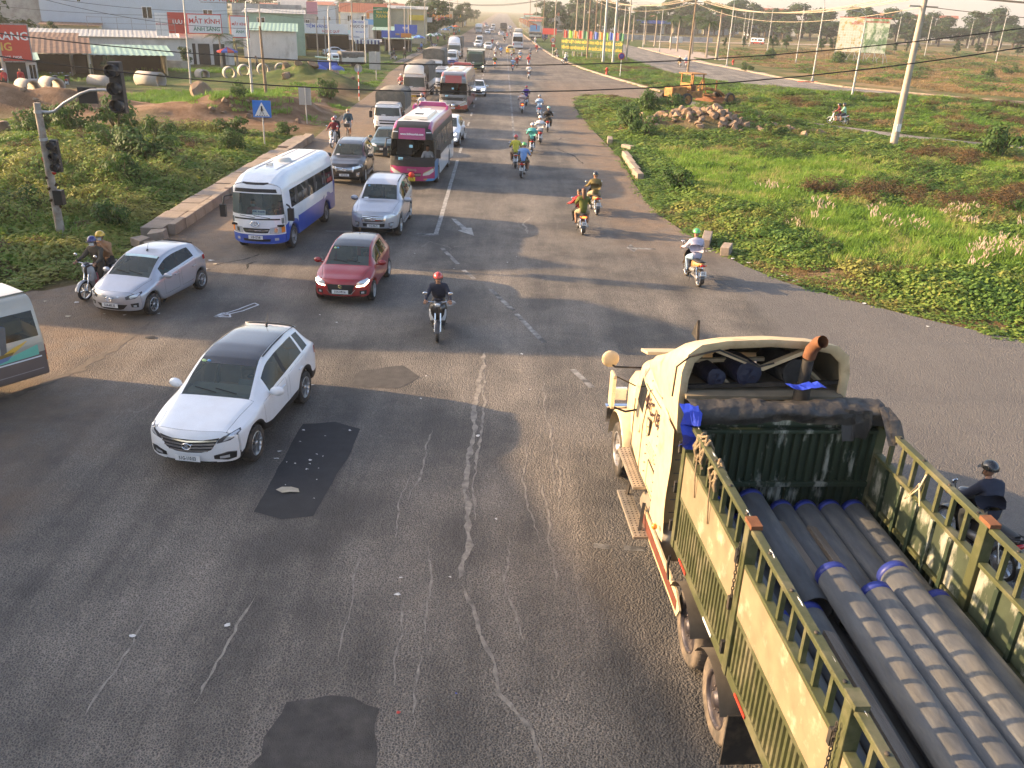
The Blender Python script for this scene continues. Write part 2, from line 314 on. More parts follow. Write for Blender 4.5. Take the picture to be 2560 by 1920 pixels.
# ---- asphalt
def asphalt_mat(name, base=.05, warm=1.0, dust=True):
 m = bpy.data.materials.new(name); m.use_nodes = True; MATS[name] = m; nt = m.node_tree; L = nt.links.new; b = nt.nodes['Principled BSDF']
 tc = _n(nt, 'ShaderNodeTexCoord'); co = tc.outputs['Object']; b.inputs['Specular IOR Level'].default_value = .35
 def nz(s, d=5, st=None, r=.6):
  n = _n(nt, 'ShaderNodeTexNoise'); n.inputs['Scale'].default_value = s; n.inputs['Detail'].default_value = d; n.inputs['Roughness'].default_value = r
  if st:
   mp = _n(nt, 'ShaderNodeMapping'); mp.inputs['Scale'].default_value = st; L(co, mp.inputs[0]); L(mp.outputs[0], n.inputs['Vector'])
  else: L(co, n.inputs['Vector'])
  return n.outputs[0]
 def mr(x, a, bb, c, d):
  n = _n(nt, 'ShaderNodeMapRange'); n.inputs[1].default_value = a; n.inputs[2].default_value = bb; n.inputs[3].default_value = c; n.inputs[4].default_value = d; L(x, n.inputs[0]); return n.outputs[0]
 def ma(op, a, c):
  n = _n(nt, 'ShaderNodeMath', operation=op)
  for i, q in enumerate((a, c)):
   if isinstance(q, (int, float)): n.inputs[i].default_value = q
   else: L(q, n.inputs[i])
  return n.outputs[0]
 def mix(f, a, c, mode='MIX'):
  n = _n(nt, 'ShaderNodeMixRGB', blend_type=mode)
  if isinstance(f, (int, float)): n.inputs[0].default_value = f
  else: L(f, n.inputs[0])
  for i, q in ((1, a), (2, c)):
   if isinstance(q, tuple): n.inputs[i].default_value = (*q, 1)
   else: L(q, n.inputs[i])
  return n.outputs[0]
 vo = _n(nt, 'ShaderNodeTexVoronoi', feature='DISTANCE_TO_EDGE'); vo.inputs['Scale'].default_value = 26; L(co, vo.inputs['Vector'])
 edge = mr(vo.outputs[0], .0, .2, 1, 0)                       # grit between the stones of the worn surface
 worn = mr(ma('ADD', nz(.35, 6), ma('MULTIPLY', nz(.5, 6, (1.6, .13, 1)), .8)), .78, 1.08, 0, 1)   # wheel lanes run along the road
 sx_ = _n(nt, 'ShaderNodeSeparateXYZ'); L(co, sx_.inputs[0]); lanew = ma('MULTIPLY', mr(ma('ABSOLUTE', ma('SUBTRACT', sx_.outputs[0], .45), 0), .3, 1.9, .55, 0), mr(nz(.8, 6, (1.5, .35, 1)), .36, .62, 0, 1)); worn = ma('MINIMUM', ma('ADD', worn, lanew), 1.15)
 big = mr(nz(.12, 6), .3, .7, .8, 1.25)
 c0 = mix(big, (base * .80, base * .75, base * .70), (base * 1.05, base * .985, base * .91))
 c1 = mix(ma('MULTIPLY', worn, .55), c0, (base * 2.2, base * 1.98, base * 1.72))
 c2 = mix(ma('MULTIPLY', ma('MULTIPLY', edge, ma('ADD', ma('MULTIPLY', worn, .8), .2)), .85), c1, (base * 5.1, base * 4.5, base * 3.75))
 speck = mr(nz(60, 3), .58, .72, 0, .5); c3 = mix(speck, c2, (base * 2.6,) * 3)
 out = c3
 # long hairline cracks filled with dust
 v2 = _n(nt, 'ShaderNodeTexVoronoi', feature='DISTANCE_TO_EDGE'); v2.inputs['Scale'].default_value = .62; mpp = _n(nt, 'ShaderNodeMapping'); mpp.inputs['Scale'].default_value = (1.7, .42, 1)
 wv = _n(nt, 'ShaderNodeMixRGB'); wv.inputs[0].default_value = .3; nn = _n(nt, 'ShaderNodeTexNoise'); nn.inputs['Scale'].default_value = 2.2; nn.inputs['Detail'].default_value = 6; L(co, nn.inputs['Vector']); L(co, wv.inputs[1]); L(nn.outputs['Color'], wv.inputs[2]); L(wv.outputs[0], mpp.inputs[0]); L(mpp.outputs[0], v2.inputs['Vector'])
 ck = ma('MULTIPLY', mr(v2.outputs[0], .0, .014, 1, 0), mr(nz(.22, 4), .54, .64, 0, .4)); out = mix(ck, out, (base * 4.6, base * 4.2, base * 3.6))
 if dust:
  sp = _n(nt, 'ShaderNodeSeparateXYZ'); L(co, sp.inputs[0]); X, Y = sp.outputs[0], sp.outputs[1]
  Xn = ma('ADD', X, ma('MULTIPLY', ma('SUBTRACT', nz(.45, 8), .5), 4.2))
  ls = ma('MULTIPLY', mr(ma('SUBTRACT', Xn, mr(Y, 36, 56, 0, 1.5)), -8.4, -10.2, 0, 1), mr(Y, 14, 24, .55, 1))
  rs = ma('MULTIPLY', mr(Xn, 4.0, 6.0, 0, 1), mr(Y, 95, 120, 1, .25)); rs = ma('MULTIPLY', rs, mr(Y, 29, 36, 0, 1))
  mouth = ma('MULTIPLY', mr(Xn, 1.6, 6.5, 0, .9), ma('MULTIPLY', mr(Y, 76, 84, 0, 1), mr(Y, 92, 98, 1, 0)))
  nearL = ma('MULTIPLY', mr(ma('ADD', Xn, ma('MULTIPLY', Y, -.0)), -7.2, -9.2, 0, .8), mr(Y, 16, 22, 1, 0))
  du = ma('MAXIMUM', ma('MAXIMUM', ls, nearL), ma('MAXIMUM', rs, mouth))
  du = ma('MULTIPLY', du, mr(nz(1.3, 8), .30, .58, .35, 1))
  old = ma('MULTIPLY', mr(ma('ADD', X, ma('MULTIPLY', ma('SUBTRACT', nz(1.2), .5), .5)), 7.7, 8.3, 0, .8), mr(Y, 31, 29, 0, 1)); out = mix(old, out, mix(nz(8, 5), (.10, .094, .088), (.17, .158, .145)))
  out = mix(ma('MULTIPLY', du, .96), out, mix(nz(2.5, 8), (.125, .085, .055), (.26, .19, .13)))
  oil = ma('MULTIPLY', mr(nz(.9, 5, (1.3, .12, 1)), .52, .66, 0, .3), mr(ma('ABSOLUTE', ma('ADD', X, 4.2), 0), 3.5, 1.0, 0, 1)); out = mix(oil, out, (.022, .021, .021))
 L(out, b.inputs['Base Color']); L(mr(nz(3), .3, .7, .72, .9), b.inputs['Roughness'])
 bp = _n(nt, 'ShaderNodeBump'); bp.inputs['Strength'].default_value = 1.0; bp.inputs['Distance'].default_value = .02; v3 = _n(nt, 'ShaderNodeTexVoronoi'); v3.inputs['Scale'].default_value = 34; L(co, v3.inputs['Vector'])
 hh = ma('ADD', ma('MULTIPLY', v3.outputs['Distance'], -1), ma('MULTIPLY', nz(12, 4), 1.2)); L(hh, bp.inputs['Height']); L(bp.outputs[0], b.inputs['Normal'])
 return m
road = flat('main_road', ROAD, 0.0, asphalt_mat('worn_asphalt', .060)); road['label'] = 'wide worn asphalt road with dusty shoulders'
def child_sheet(name, poly, z, m, par=None): o = flat(name, poly, z, m, None); o.parent = par or road; return o
lane = flat('side_lane', wob(LANE, .15, 1.5, 3), .012, asphalt_mat('grey_lane_asphalt', .085, dust=False)); lane['label'] = 'narrow grey lane crossing the weeds'
road2 = flat('side_road', ROAD2, .012, MATS['grey_lane_asphalt']); road2['label'] = 'grey side road curving past the empty lots'
m_line = mat('worn_road_paint', (.42, .41, .38), .8, var=.3, scale=3, c2=(.09, .088, .084), t2=.53, s2=3.0, soft2=.14)
m_line2 = mat('faint_road_paint', (.34, .33, .31), .8, var=.3, scale=3, c2=(.07, .068, .064), t2=.47, s2=2.6, soft2=.12)
m_patch = mat('fresh_asphalt_patch', (.024, .025, .027), .85, var=.25, scale=4, bump=.4, bscale=70, c2=(.05, .049, .047), t2=.72, s2=6)
m_dustline = mat('dust_filled_crack', (.27, .245, .21), .95, var=.4, scale=14, c2=(.115, .105, .095), t2=.57, s2=7, soft2=.09, bump=.5, bscale=40)
def stripe(name, a, b, w, m, z=.004, seed=0, seg=1.0):
 a, b = Vector((*a, 0)), Vector((*b, 0)); d = (b - a).normalized(); n = Vector((-d.y, d.x, 0)); k = max(2, int((b - a).length / seg)); q = random.Random(seed)
 P = []
 for i in range(k + 1):
  p = a.lerp(b, i / k); j = q.uniform(-.012, .012); P.append([(p + n * (w / 2 + j)).to_tuple()[:2] + (z,), (p - n * (w / 2 - j)).to_tuple()[:2] + (z,)])
 o = MB().grid(P, smooth=False).build(name, m, road, fixn=False)
 for f in o.data.polygons:
  if f.normal.z < 0: o.data.flip_normals(); break
 return o
stripe('lane_line', (1.0, 49), (1.0, 340), .16, m_line2, seg=4)
stripe('lane_line', (-2.35, 33.1), (-2.38, 51), .17, m_line)
for i in range(40): stripe('lane_line', (-2.38, 53.5 + i * 6.6), (-2.38, 56.1 + i * 6.6), .15, m_line, seed=i)
for i in range(24): stripe('lane_line', (-5.75, 90 + i * 7), (-5.75, 92.6 + i * 7), .15, m_line2, seed=i)
stripe('stop_line', (-6.6, 32.95), (-5.6, 33.0), .28, m_line2); stripe('stop_line', (-5.4, 33.0), (-4.9, 33.0), .28, m_line2); stripe('stop_line', (-3.1, 33.0), (-2.25, 32.98), .28, m_line2)
for a, b in (((-.15, 26.1), (.55, 24.1)), ((.62, 23.8), (1.35, 21.5)), ((1.95, 19.7), (2.35, 18.6)), ((-2.0, 31.0), (-1.3, 28.9)), ((-1.1, 28.2), (-.7, 27.2))): stripe('turning_line', a, b, .15, m_line2, seg=.5)
for a, b in (((1.75, 12.05), (2.0, 12.02)), ((2.25, 12.0), (2.6, 11.98))): stripe('worn_dash', a, b, .14, m_line2, seg=.05)
for k, (x, y) in enumerate(((-4.6, 46), (-2.9, 118), (-.5, 96), (-5.2, 122))): stripe('worn_dash', (x, y), (x, y + 1.6), .5, m_line2, seed=k, seg=.4)
child_sheet('road_arrow', [(-1.92, 35.9), (-1.70, 35.7), (-1.22, 34.25), (-1.02, 34.3), (-.88, 33.0), (-1.55, 33.75), (-1.36, 33.95), (-1.75, 35.2)], .004, m_line)
child_sheet('road_arrow', [(5.2, 32.0), (6.0, 31.9), (6.0, 31.75), (5.3, 31.75), (5.1, 31.3), (4.9, 31.9), (5.15, 32.5)], .004, m_line2)
for pts, w in ((((-7.75, 22.75), (-7.25, 23.5), (-6.98, 24.05)), .05), (((-7.7, 22.72), (-7.1, 23.35), (-6.82, 23.9), (-6.98, 24.05)), .05), (((-7.75, 22.75), (-7.3, 22.78), (-7.4, 23.0)), .05), (((-7.75, 22.75), (-7.62, 23.1), (-7.45, 23.05)), .05)):
 for a, b in zip(pts, pts[1:]): stripe('outline_arrow', a, b, w, mat('white_outline_paint', (.5, .52, .55), .8, var=.2), z=.005, seg=.3)
child_sheet('asphalt_patch', wob([(-3.95, 16.25), (-3.3, 16.4), (-2.72, 16.1), (-2.75, 15.1), (-2.95, 13.3), (-3.0, 12.75), (-3.5, 12.62), (-4.05, 12.8), (-4.02, 13.8)], .02, .3, 2), .005, m_patch)
child_sheet('asphalt_patch', wob([(-2.45, 8.45), (-1.9, 8.55), (-1.3, 8.35), (-1.25, 7.2), (-1.5, 6.6), (-2.5, 6.6), (-2.65, 7.4)], .05, .2, 4), .005, mat('old_asphalt_patch', (.046, .043, .041), .85, var=.3, scale=5, bump=.6, bscale=60, c2=(.07, .065, .058), t2=.56, s2=3))
child_sheet('asphalt_patch', wob([(-3.2, 19.2), (-2.2, 19.6), (-1.7, 18.9), (-2.2, 18.2), (-3.3, 18.3)], .06, .3, 6), .005, mat('old_asphalt_patch2', (.062, .057, .052), .85, var=.3, scale=5, bump=.4, bscale=60))
child_sheet('manhole_cover', [(-1.5 + .35 * math.cos(a / 12 * 6.283), 24.6 + .35 * math.sin(a / 12 * 6.283)) for a in range(12)], .006, m_line2)
def crack(pts, w, seed, name='filled_crack', m=None):
 """an uneven dust-filled crack, its width varying along the run"""
 q = random.Random(seed); P = []
 dense = []
 for a, b in zip(pts, pts[1:]):
  k = max(2, int(math.dist(a, b) / .14)); dense += [(lerp(a[0], b[0], t / k), lerp(a[1], b[1], t / k)) for t in range(k)]
 off = 0
 for i, (x, y) in enumerate(dense):
  off = off * .8 + q.uniform(-.035, .035); ww = w * (.35 + q.random()) * min(1, i / 3 + .1, (len(dense) - i) / 3)
  P.append([(x + off - ww / 2, y, .0045), (x + off + ww / 2, y + q.uniform(-.03, .03), .0045)])
 if len(P) > 1:
  o = MB().grid(P, smooth=False).build(name, m or m_dustline, road, fixn=False)
  if o.data.polygons[0].normal.z < 0: o.data.flip_normals()
crack([(-.2, 20.7), (-.35, 17.6), (-.42, 14.8), (-.33, 12.4), (-.42, 10.9)], .11, 1)
crack([(-.22, 19.5), (-.2, 17.0), (-.26, 14.0), (-.24, 12.6)], .05, 2)
crack([(-.4, 11.0), (-.2, 10.5), (.1, 9.3), (.2, 8.6), (.55, 8.0), (.7, 7.0)], .06, 3)
for k, (x, y, n) in enumerate(((1.15, 19, 5.5), (.75, 16, 4), (.9, 14.2, 3.4), (-1.5, 14.2, 2.2), (-1.25, 16.2, 3), (-2.0, 11.6, 2.6), (-1.0, 12.0, 2.4), (-3.4, 10.6, 2.4), (.4, 12.5, 3), (-4.8, 10, 2), (1.3, 15.4, 2.5), (-1.2, 10.6, 2.0), (-.85, 9.4, 1.6))):
 q = random.Random(k); crack([(x, y), (x + q.uniform(-.15, .15), y - n * .5), (x + q.uniform(-.3, .2), y - n)], .035, 20 + k)
crack([(-9.3, 22.2), (-9.45, 20.0), (-9.75, 18.8), (-10.3, 17.5), (-11.2, 15.5)], .28, 9, 'dust_ridge', mat('dust_ridge', (.17, .135, .10), .95, var=.25, c2=(.085, .075, .064), t2=.48, s2=2.2, soft2=.2))
for k, p in enumerate(([(-9.3, 27.8), (-8.6, 28.6), (-8.2, 29.3), (-7.7, 29.4)], [(-8.1, 27.4), (-8.3, 28.0), (-8.0, 28.6)], [(3.6, 57), (4.6, 54), (4.9, 51)], [(3.2, 60.5), (4.1, 61), (4.4, 62.2)], [(1.2, 33.6), (1.1, 35.5), (1.6, 37)])):
 crack(p, .10, 50 + k, 'open_crack', mat('open_crack', (.018, .017, .016), .95, var=.2) if k < 4 else None)
# loose paper and plastic scraps
m_scrap = [mat('paper_scrap', (.62, .61, .58), .8, var=.1), mat('tan_scrap', (.42, .37, .28), .9, var=.2), mat('red_scrap', (.5, .05, .04), .6, var=.1), mat('blue_scrap', (.05, .08, .4), .6, var=.1)]
def scrap(x, y, s, m, z=.012, seed=0, label=None):
 q = random.Random(seed * 31 + int(x * 50)); n = 7; r = [s * q.uniform(.45, 1) for _ in range(n)]; a0 = q.random() * 6
 v = [(0, 0, .02)] + [(r[i] * math.cos(a0 + i * 6.283 / n), r[i] * .7 * math.sin(a0 + i * 6.283 / n), q.uniform(0, .025)) for i in range(n)]
 b = MB(); b.add(v, [(0, 1 + i, 1 + (i + 1) % n) for i in range(n)]); o = b.build('litter_scrap', m, fixn=False); o.location = (x, y, z); return tag(o, label or 'small pale scrap of litter lying on the ground', 'litter', 'loose scraps of litter')
q = random.Random(11)
for k in range(14): scrap(q.uniform(-3.9, -2.9), q.uniform(13, 16), q.uniform(.015, .05), m_scrap[0], seed=k)
for k in range(26): scrap(q.uniform(-5.5, 1), q.uniform(8, 34), q.uniform(.025, .07), m_scrap[0], seed=40 + k)
for k in range(16): scrap(q.uniform(-13, -9.2), q.uniform(22, 31), q.uniform(.04, .13), m_scrap[q.choice((0, 0, 1))], seed=80 + k)
for k in range(14): scrap(lerp(7.2, 13, t := q.random()) + 0, lerp(33, 23.6, t) + q.uniform(-.4, .4), q.uniform(.05, .12), m_scrap[0], seed=120 + k)
scrap(-3.62, 13.55, .24, m_scrap[1], seed=3, label='crumpled tan rag on the dark asphalt patch'); scrap(-1.05, 8.25, .035, m_scrap[2], seed=5, label='tiny red scrap on the worn asphalt'); scrap(-.35, 8.6, .02, m_scrap[3], seed=6, label='tiny blue scrap on the worn asphalt')
scrap(-8.85, 21.0, .2, mat('black_scrap', (.02, .02, .02), .7, var=.1), seed=9, label='black plastic scrap on the dusty asphalt')

# ---- kerbs and pavement by the plot
m_conc = mat('kerb_concrete', (.30, .24, .185), .9, var=.18, scale=4, bump=.3, bscale=25, c2=(.20, .15, .11), t2=.6, s2=1.8)
m_slab = mat('pavement_slab', (.27, .22, .175), .9, var=.2, scale=3, bump=.3, bscale=20, c2=(.19, .15, .11), t2=.58, s2=1.2)
kl = thing('kerb_wall', 'tall concrete kerb of long blocks beside the weedy plot', 'kerb', (-12.0, 31.6, 0))
me_k = MB().box((0, 0, .21), (.28, 1.13, .42)); kb = me_k.build('kerb_block', m_conc, kl, bevel=.03)
q = random.Random(5)
for i in range(21):
 o = kb if i == 0 else bpy.data.objects.new('kerb_block', kb.data)
 if i: COL.objects.link(o); o.parent = kl
 o.location = (q.uniform(-.015, .015) + .004 * i, .57 + i * 1.165, q.uniform(-.03, .01)); o.rotation_euler = (q.uniform(-.008, .008), q.uniform(-.03, .03), q.uniform(-.008, .008))
pv = thing('raised_pavement', 'raised concrete slab pavement behind the tall kerb', 'pavement', (-12.6, 31.2, 0)); pv['kind'] = 'structure'
me_s = MB().box((0, 0, .17), (.82, 1.42, .34)); sb = me_s.build('paving_slab', m_slab, pv, bevel=.02)
for i in range(17):
 o = sb if i == 0 else bpy.data.objects.new('paving_slab', sb.data)
 if i: COL.objects.link(o); o.parent = pv
 o.location = (q.uniform(-.03, .03) + .012 * i, .75 + i * 1.45, q.uniform(-.02, .03) - (.1 if i == 13 else 0)); o.rotation_euler = (q.uniform(-.012, .012), q.uniform(-.012, .012), q.uniform(-.01, .01))
for k, (x, y, s, rz) in enumerate(((-12.1, 30.6, .55, .2), (-12.5, 30.0, .42, .9), (-12.0, 29.6, .35, .5), (-12.4, 55.5, .5, .4), (-12.05, 56.2, .55, -.3))):
 tag(MB().box((0, 0, s * .35), (s, s * 1.3, s * .7)).jitter(s * .06, k).build('broken_kerb_piece', m_conc, bevel=.02), 'broken piece of concrete kerb in the weeds', 'concrete block', 'broken kerb pieces').location = (x, y, 0)
 COL.objects[-1].rotation_euler = (.05 * k, -.1, rz)
# old kerb along the green island, half grown over, and the pale kerb round the bend
ik = thing('island_kerb', 'old concrete kerb half overgrown by island weeds', 'kerb', (0, 0, 0))
for k, (x, y, L_, rz) in enumerate(((8.15, 33.0, 1.5, -.28), (8.6, 31.5, .8, -.4), (7.75, 53.5, 2.0, .03), (7.7, 51.4, 1.9, .02), (7.62, 49.4, 1.9, .05), (7.55, 47.4, 1.6, .06), (7.5, 60.5, 1.5, -.1), (8.3, 57.2, .9, .6))):
 o = MB().box((0, 0, .22), (.34, L_, .5)).build('kerb_block', m_conc, ik, bevel=.03); o.location = (x, y, -.14); o.rotation_euler = (.02, .05 * (-1) ** k, rz)
rk = thing('bend_kerb', 'low pale kerb curving round the verge with the poles', 'kerb', (0, 0, 0))
CURVE = [(18.4, 104), (17.3, 110), (16.4, 115.6), (14.4, 128), (12.7, 141), (11.2, 158), (10.0, 177), (9.0, 215), (8.2, 268), (7.2, 330)]
def polyline(pts, step):
 out = []
 for a, b in zip(pts, pts[1:]):
  k = max(1, int(math.dist(a, b) / step)); out += [(lerp(a[0], b[0], t / k), lerp(a[1], b[1], t / k)) for t in range(k)]
 return out + [pts[-1]]
for a, b in zip(*(lambda p: (p, p[1:]))(polyline(CURVE, 3.0))):
 c = ((a[0] + b[0]) / 2, (a[1] + b[1]) / 2); o = MB().box((0, 0, .07), (.4, math.dist(a, b) - .05, .2)).build('kerb_block', m_conc, rk, fixn=False); o.location = (*c, 0); o.rotation_euler = (0, 0, -math.atan2(b[0] - a[0], b[1] - a[1]))
# pale pavement and kerb beyond the side road
m_pav = mat('pale_pink_paving', (.40, .31, .25), .9, var=.15, scale=.6, c2=(.30, .25, .2), t2=.55, s2=.5)
E2 = [(35.9, 244), (36.5, 212), (37.9, 176), (40.1, 157), (41.8, 139), (46.2, 122.3), (59.2, 108.5), (85, 99.4), (124, 92.4)]
E3 = [(47, 244), (47, 205), (47.5, 176), (48.6, 160), (48, 143), (51, 126.5), (61.5, 111.5), (86, 101.6), (124, 94.4)]
kind(flat('pavement', E2 + E3[::-1], .05, m_pav), 'structure', 'pale pinkish pavement along the side road')
k2 = thing('side_road_kerb', 'pale kerb edging the pavement of the side road', 'kerb', (0, 0, 0))
for a, b in zip(*(lambda p: (p, p[1:]))(polyline(E2, 3.2))):
 c = ((a[0] + b[0]) / 2, (a[1] + b[1]) / 2); o = MB().box((0, 0, .06), (.35, math.dist(a, b) - .06, .22)).build('kerb_block', m_conc, k2, fixn=False); o.location = (*c, 0); o.rotation_euler = (0, 0, -math.atan2(b[0] - a[0], b[1] - a[1]))
# frontage road past the shops, cross lanes through the lots
kind(flat('frontage_road', [(-60, 104), (-34, 113), (-27, 118), (-20, 134), (-15, 141), (-14.7, 192), (-19, 192), (-24, 165), (-28, 146), (-36, 126), (-60, 116)], .03, MATS['grey_lane_asphalt']), 'structure', 'grey frontage road in front of the shops')
kind(flat('lot_road', [(46, 219), (67, 227), (113, 262), (190, 312), (192, 318), (112, 268), (66, 232), (46, 226)], .03, m_pav), 'structure', 'pale unfinished road through the empty lots')
kind(flat('lot_road', [(48, 300), (123, 342), (190, 420), (300, 520), (302, 530), (188, 428), (121, 350), (48, 308)], .03, m_pav), 'structure', 'second pale unfinished road far in the lots')
# far wooded hill in the haze
def hills():
 P = []
 for j in range(12):
  row = []
  for i in range(60):
   t = i / 59; x = lerp(-1500, 900, t); prof = 105 * math.exp(-((x + 120) / 420) ** 2) + 60 * math.exp(-((x + 760) / 330) ** 2) + 34 * math.exp(-((x - 480) / 260) ** 2) + 10
   s = j / 11; zz = prof * math.sin(min(1, s * 1.05) * math.pi * .5) * (.93 + .14 * vnoise(i, j, .37, 3)); row.append((x, 2900 + 700 * s, zz - 2 * (1 - s)))
  P.append(row)
 return MB().grid(P).build('hill', mat('far_forest', (.05, .075, .035), .95, var=.5, scale=.012), fixn=False)
kind(hills(), 'structure', 'low wooded hill on the horizon')
# ================================================================== vegetation
def leaf_mat(name, stops, sub=.35, rough=.6):
 """leaf: colour from the per-instance 'tint' value plus a little noise"""
 m = bpy.data.materials.new(name); m.use_nodes = True; MATS[name] = m; nt = m.node_tree; L = nt.links.new; b = nt.nodes['Principled BSDF']; b.inputs['Roughness'].default_value = rough; b.inputs['Specular IOR Level'].default_value = .3
 a = _n(nt, 'ShaderNodeAttribute', attribute_type='INSTANCER', attribute_name='tint'); oi = _n(nt, 'ShaderNodeObjectInfo'); ge = _n(nt, 'ShaderNodeNewGeometry'); ad = _n(nt, 'ShaderNodeMath', operation='MULTIPLY_ADD'); ad.inputs[1].default_value = .3
 L(ge.outputs['Random Per Island'], ad.inputs[0]); L(a.outputs['Fac'], ad.inputs[2])
 r = _n(nt, 'ShaderNodeValToRGB'); r.color_ramp.elements.remove(r.color_ramp.elements[1])
 for i, (p, c) in enumerate(stops):
  e = r.color_ramp.elements[0] if i == 0 else r.color_ramp.elements.new(p)
  e.position = p; e.color = (*c, 1)
 L(ad.outputs[0], r.inputs[0]); L(r.outputs[0], b.inputs['Base Color'])
 t = _n(nt, 'ShaderNodeBsdfTranslucent'); L(r.outputs[0], t.inputs[0]); ms = _n(nt, 'ShaderNodeMixShader'); ms.inputs[0].default_value = sub; L(b.outputs[0], ms.inputs[1]); L(t.outputs[0], ms.inputs[2]); L(ms.outputs[0], nt.nodes['Material Output'].inputs[0])
 return m
M_creep = leaf_mat('creeper_leaf', [(0, (.038, .078, .016)), (.4, (.08, .165, .028)), (.75, (.165, .25, .04)), (1.1, (.30, .30, .07))]); M_grass = leaf_mat('grass_blade', [(0, (.06, .13, .02)), (.5, (.13, .26, .033)), (1.0, (.24, .36, .05)), (1.2, (.36, .35, .12))]); M_dryg = leaf_mat('dry_grass', [(0, (.11, .10, .03)), (.5, (.24, .17, .07)), (1.0, (.36, .25, .12))]); M_dead = leaf_mat('dead_leaf', [(0, (.06, .035, .014)), (.5, (.12, .07, .028)), (1.0, (.2, .13, .05))]); M_plume = mat('seed_plume', (.62, .50, .40), .9, var=.1, sub=.4); M_stem = mat('green_stem', (.10, .085, .035), .8, var=.2)
M_tree = leaf_mat('tree_leaf', [(0, (.022, .052, .012)), (.45, (.042, .095, .017)), (.9, (.085, .15, .026)), (1.2, (.13, .18, .034))], .3); M_bark = mat('bark', (.11, .085, .06), .9, var=.25, scale=6, bump=.5, bscale=15); M_palm = leaf_mat('palm_leaf', [(0, (.035, .075, .014)), (.6, (.075, .135, .022)), (1.1, (.17, .19, .05))], .3)
def leafy(b, c, n, s, q, mi=0):
 """a folded leaf at c facing roughly along n"""
 n = Vector(n).normalized(); t = n.cross(Vector((q.uniform(-1, 1), q.uniform(-1, 1), q.uniform(-.3, .3)))).normalized(); u = n.cross(t); c = Vector(c); l, w = s, s * .42
 b.add([c - t * l * .5, c + u * w - n * w * .35, c + t * l * .55, c - u * w - n * w * .35], [(0, 1, 2), (0, 2, 3)], mi)
def proto(name, fn, seed, mats):
 b = MB(); fn(b, random.Random(seed)); me = b.mesh(name)
 for m in mats: me.materials.append(m)
 return bpy.data.objects.new(name, me)
def f_creep(b, q):
 for _ in range(58):
  r = .52 * math.sqrt(q.random()); a = q.random() * 6.283; h = (.05 + .22 * (1 - (r / .55) ** 2)) * q.uniform(.5, 1.15); leafy(b, (r * math.cos(a), r * math.sin(a), h), (math.cos(a) * r * 1.4 + q.uniform(-.7, .7), math.sin(a) * r * 1.4 + q.uniform(-.7, .7), .8), q.uniform(.09, .15), q)
def f_grass(b, q, h=.34, n=46, rr=.3):
 for _ in range(n):
  r = rr * math.sqrt(q.random()); a = q.random() * 6.283; x, y = r * math.cos(a), r * math.sin(a); d = q.random() * 6.283; hh = h * q.uniform(.5, 1.2); w = .011; bx, by = math.cos(d) * hh * .45, math.sin(d) * hh * .45; sx, sy = -math.sin(d) * w, math.cos(d) * w
  b.add([(x - sx, y - sy, -.02), (x + sx, y + sy, -.02), (x + bx * .35 + sx * .7, y + by * .35 + sy * .7, hh * .62), (x + bx * .35 - sx * .7, y + by * .35 - sy * .7, hh * .62), (x + bx, y + by, hh)], [(0, 1, 2, 3), (3, 2, 4)])
def f_bush(b, q, R_=.62, H=.95, n=150, s=.12):
 for _ in range(n):
  a = q.random() * 6.283; t = math.acos(q.uniform(-.1, 1)); r = R_ * q.uniform(.45, 1.05); p = (r * math.sin(t) * math.cos(a), r * math.sin(t) * math.sin(a), H * .2 + H * .8 * q.uniform(.55, 1.05) * math.cos(t)); leafy(b, p, (math.sin(t) * math.cos(a) + q.uniform(-.6, .6), math.sin(t) * math.sin(a) + q.uniform(-.6, .6), .7 * math.cos(t) + .45), q.uniform(.6, 1.2) * s, q)
 for _ in range(7): a = q.random() * 6.283; b.tube([(0, 0, -.05), (R_ * .3 * math.cos(a), R_ * .3 * math.sin(a), H * .5), (R_ * .7 * math.cos(a), R_ * .7 * math.sin(a), H * .85)], [.018, .012, .005], 4, 1, cap=False)
def f_plume(b, q):
 f_grass(b, q, .5, 26, .35)
 for _ in range(13):
  a = q.random() * 6.283; r = .42 * math.sqrt(q.random()); x, y = r * math.cos(a), r * math.sin(a); h = q.uniform(.55, .95); dx, dy = q.uniform(-.2, .2), q.uniform(-.2, .2); b.tube([(x, y, 0), (x + dx, y + dy, h)], [.004, .003], 3, 0, cap=False)
  b.tube([(x + dx, y + dy, h - .06), (x + dx * 1.15, y + dy * 1.15, h + .05), (x + dx * 1.6, y + dy * 1.6, h + .16)], [.008, .028, .004], 4, 1, cap=False)
PR = bpy.data.collections.new('plant_patterns')
KINDS_ = ['a_creep', 'b_creep', 'c_grass', 'd_grass', 'e_bush', 'f_dead', 'g_plume', 'h_dry']
for k, nm in enumerate(KINDS_):
 fn = {'creep': f_creep, 'grass': f_grass, 'bush': f_bush, 'dead': f_bush, 'plume': f_plume, 'dry': lambda b, q: f_grass(b, q, .42, 40, .34)}[nm[2:]]
 PR.objects.link(proto(nm, fn, k + 1, {'creep': [M_creep], 'grass': [M_grass], 'bush': [M_creep, M_stem], 'dead': [M_dead, M_stem], 'plume': [M_grass, M_plume], 'dry': [M_dryg]}[nm[2:]]))
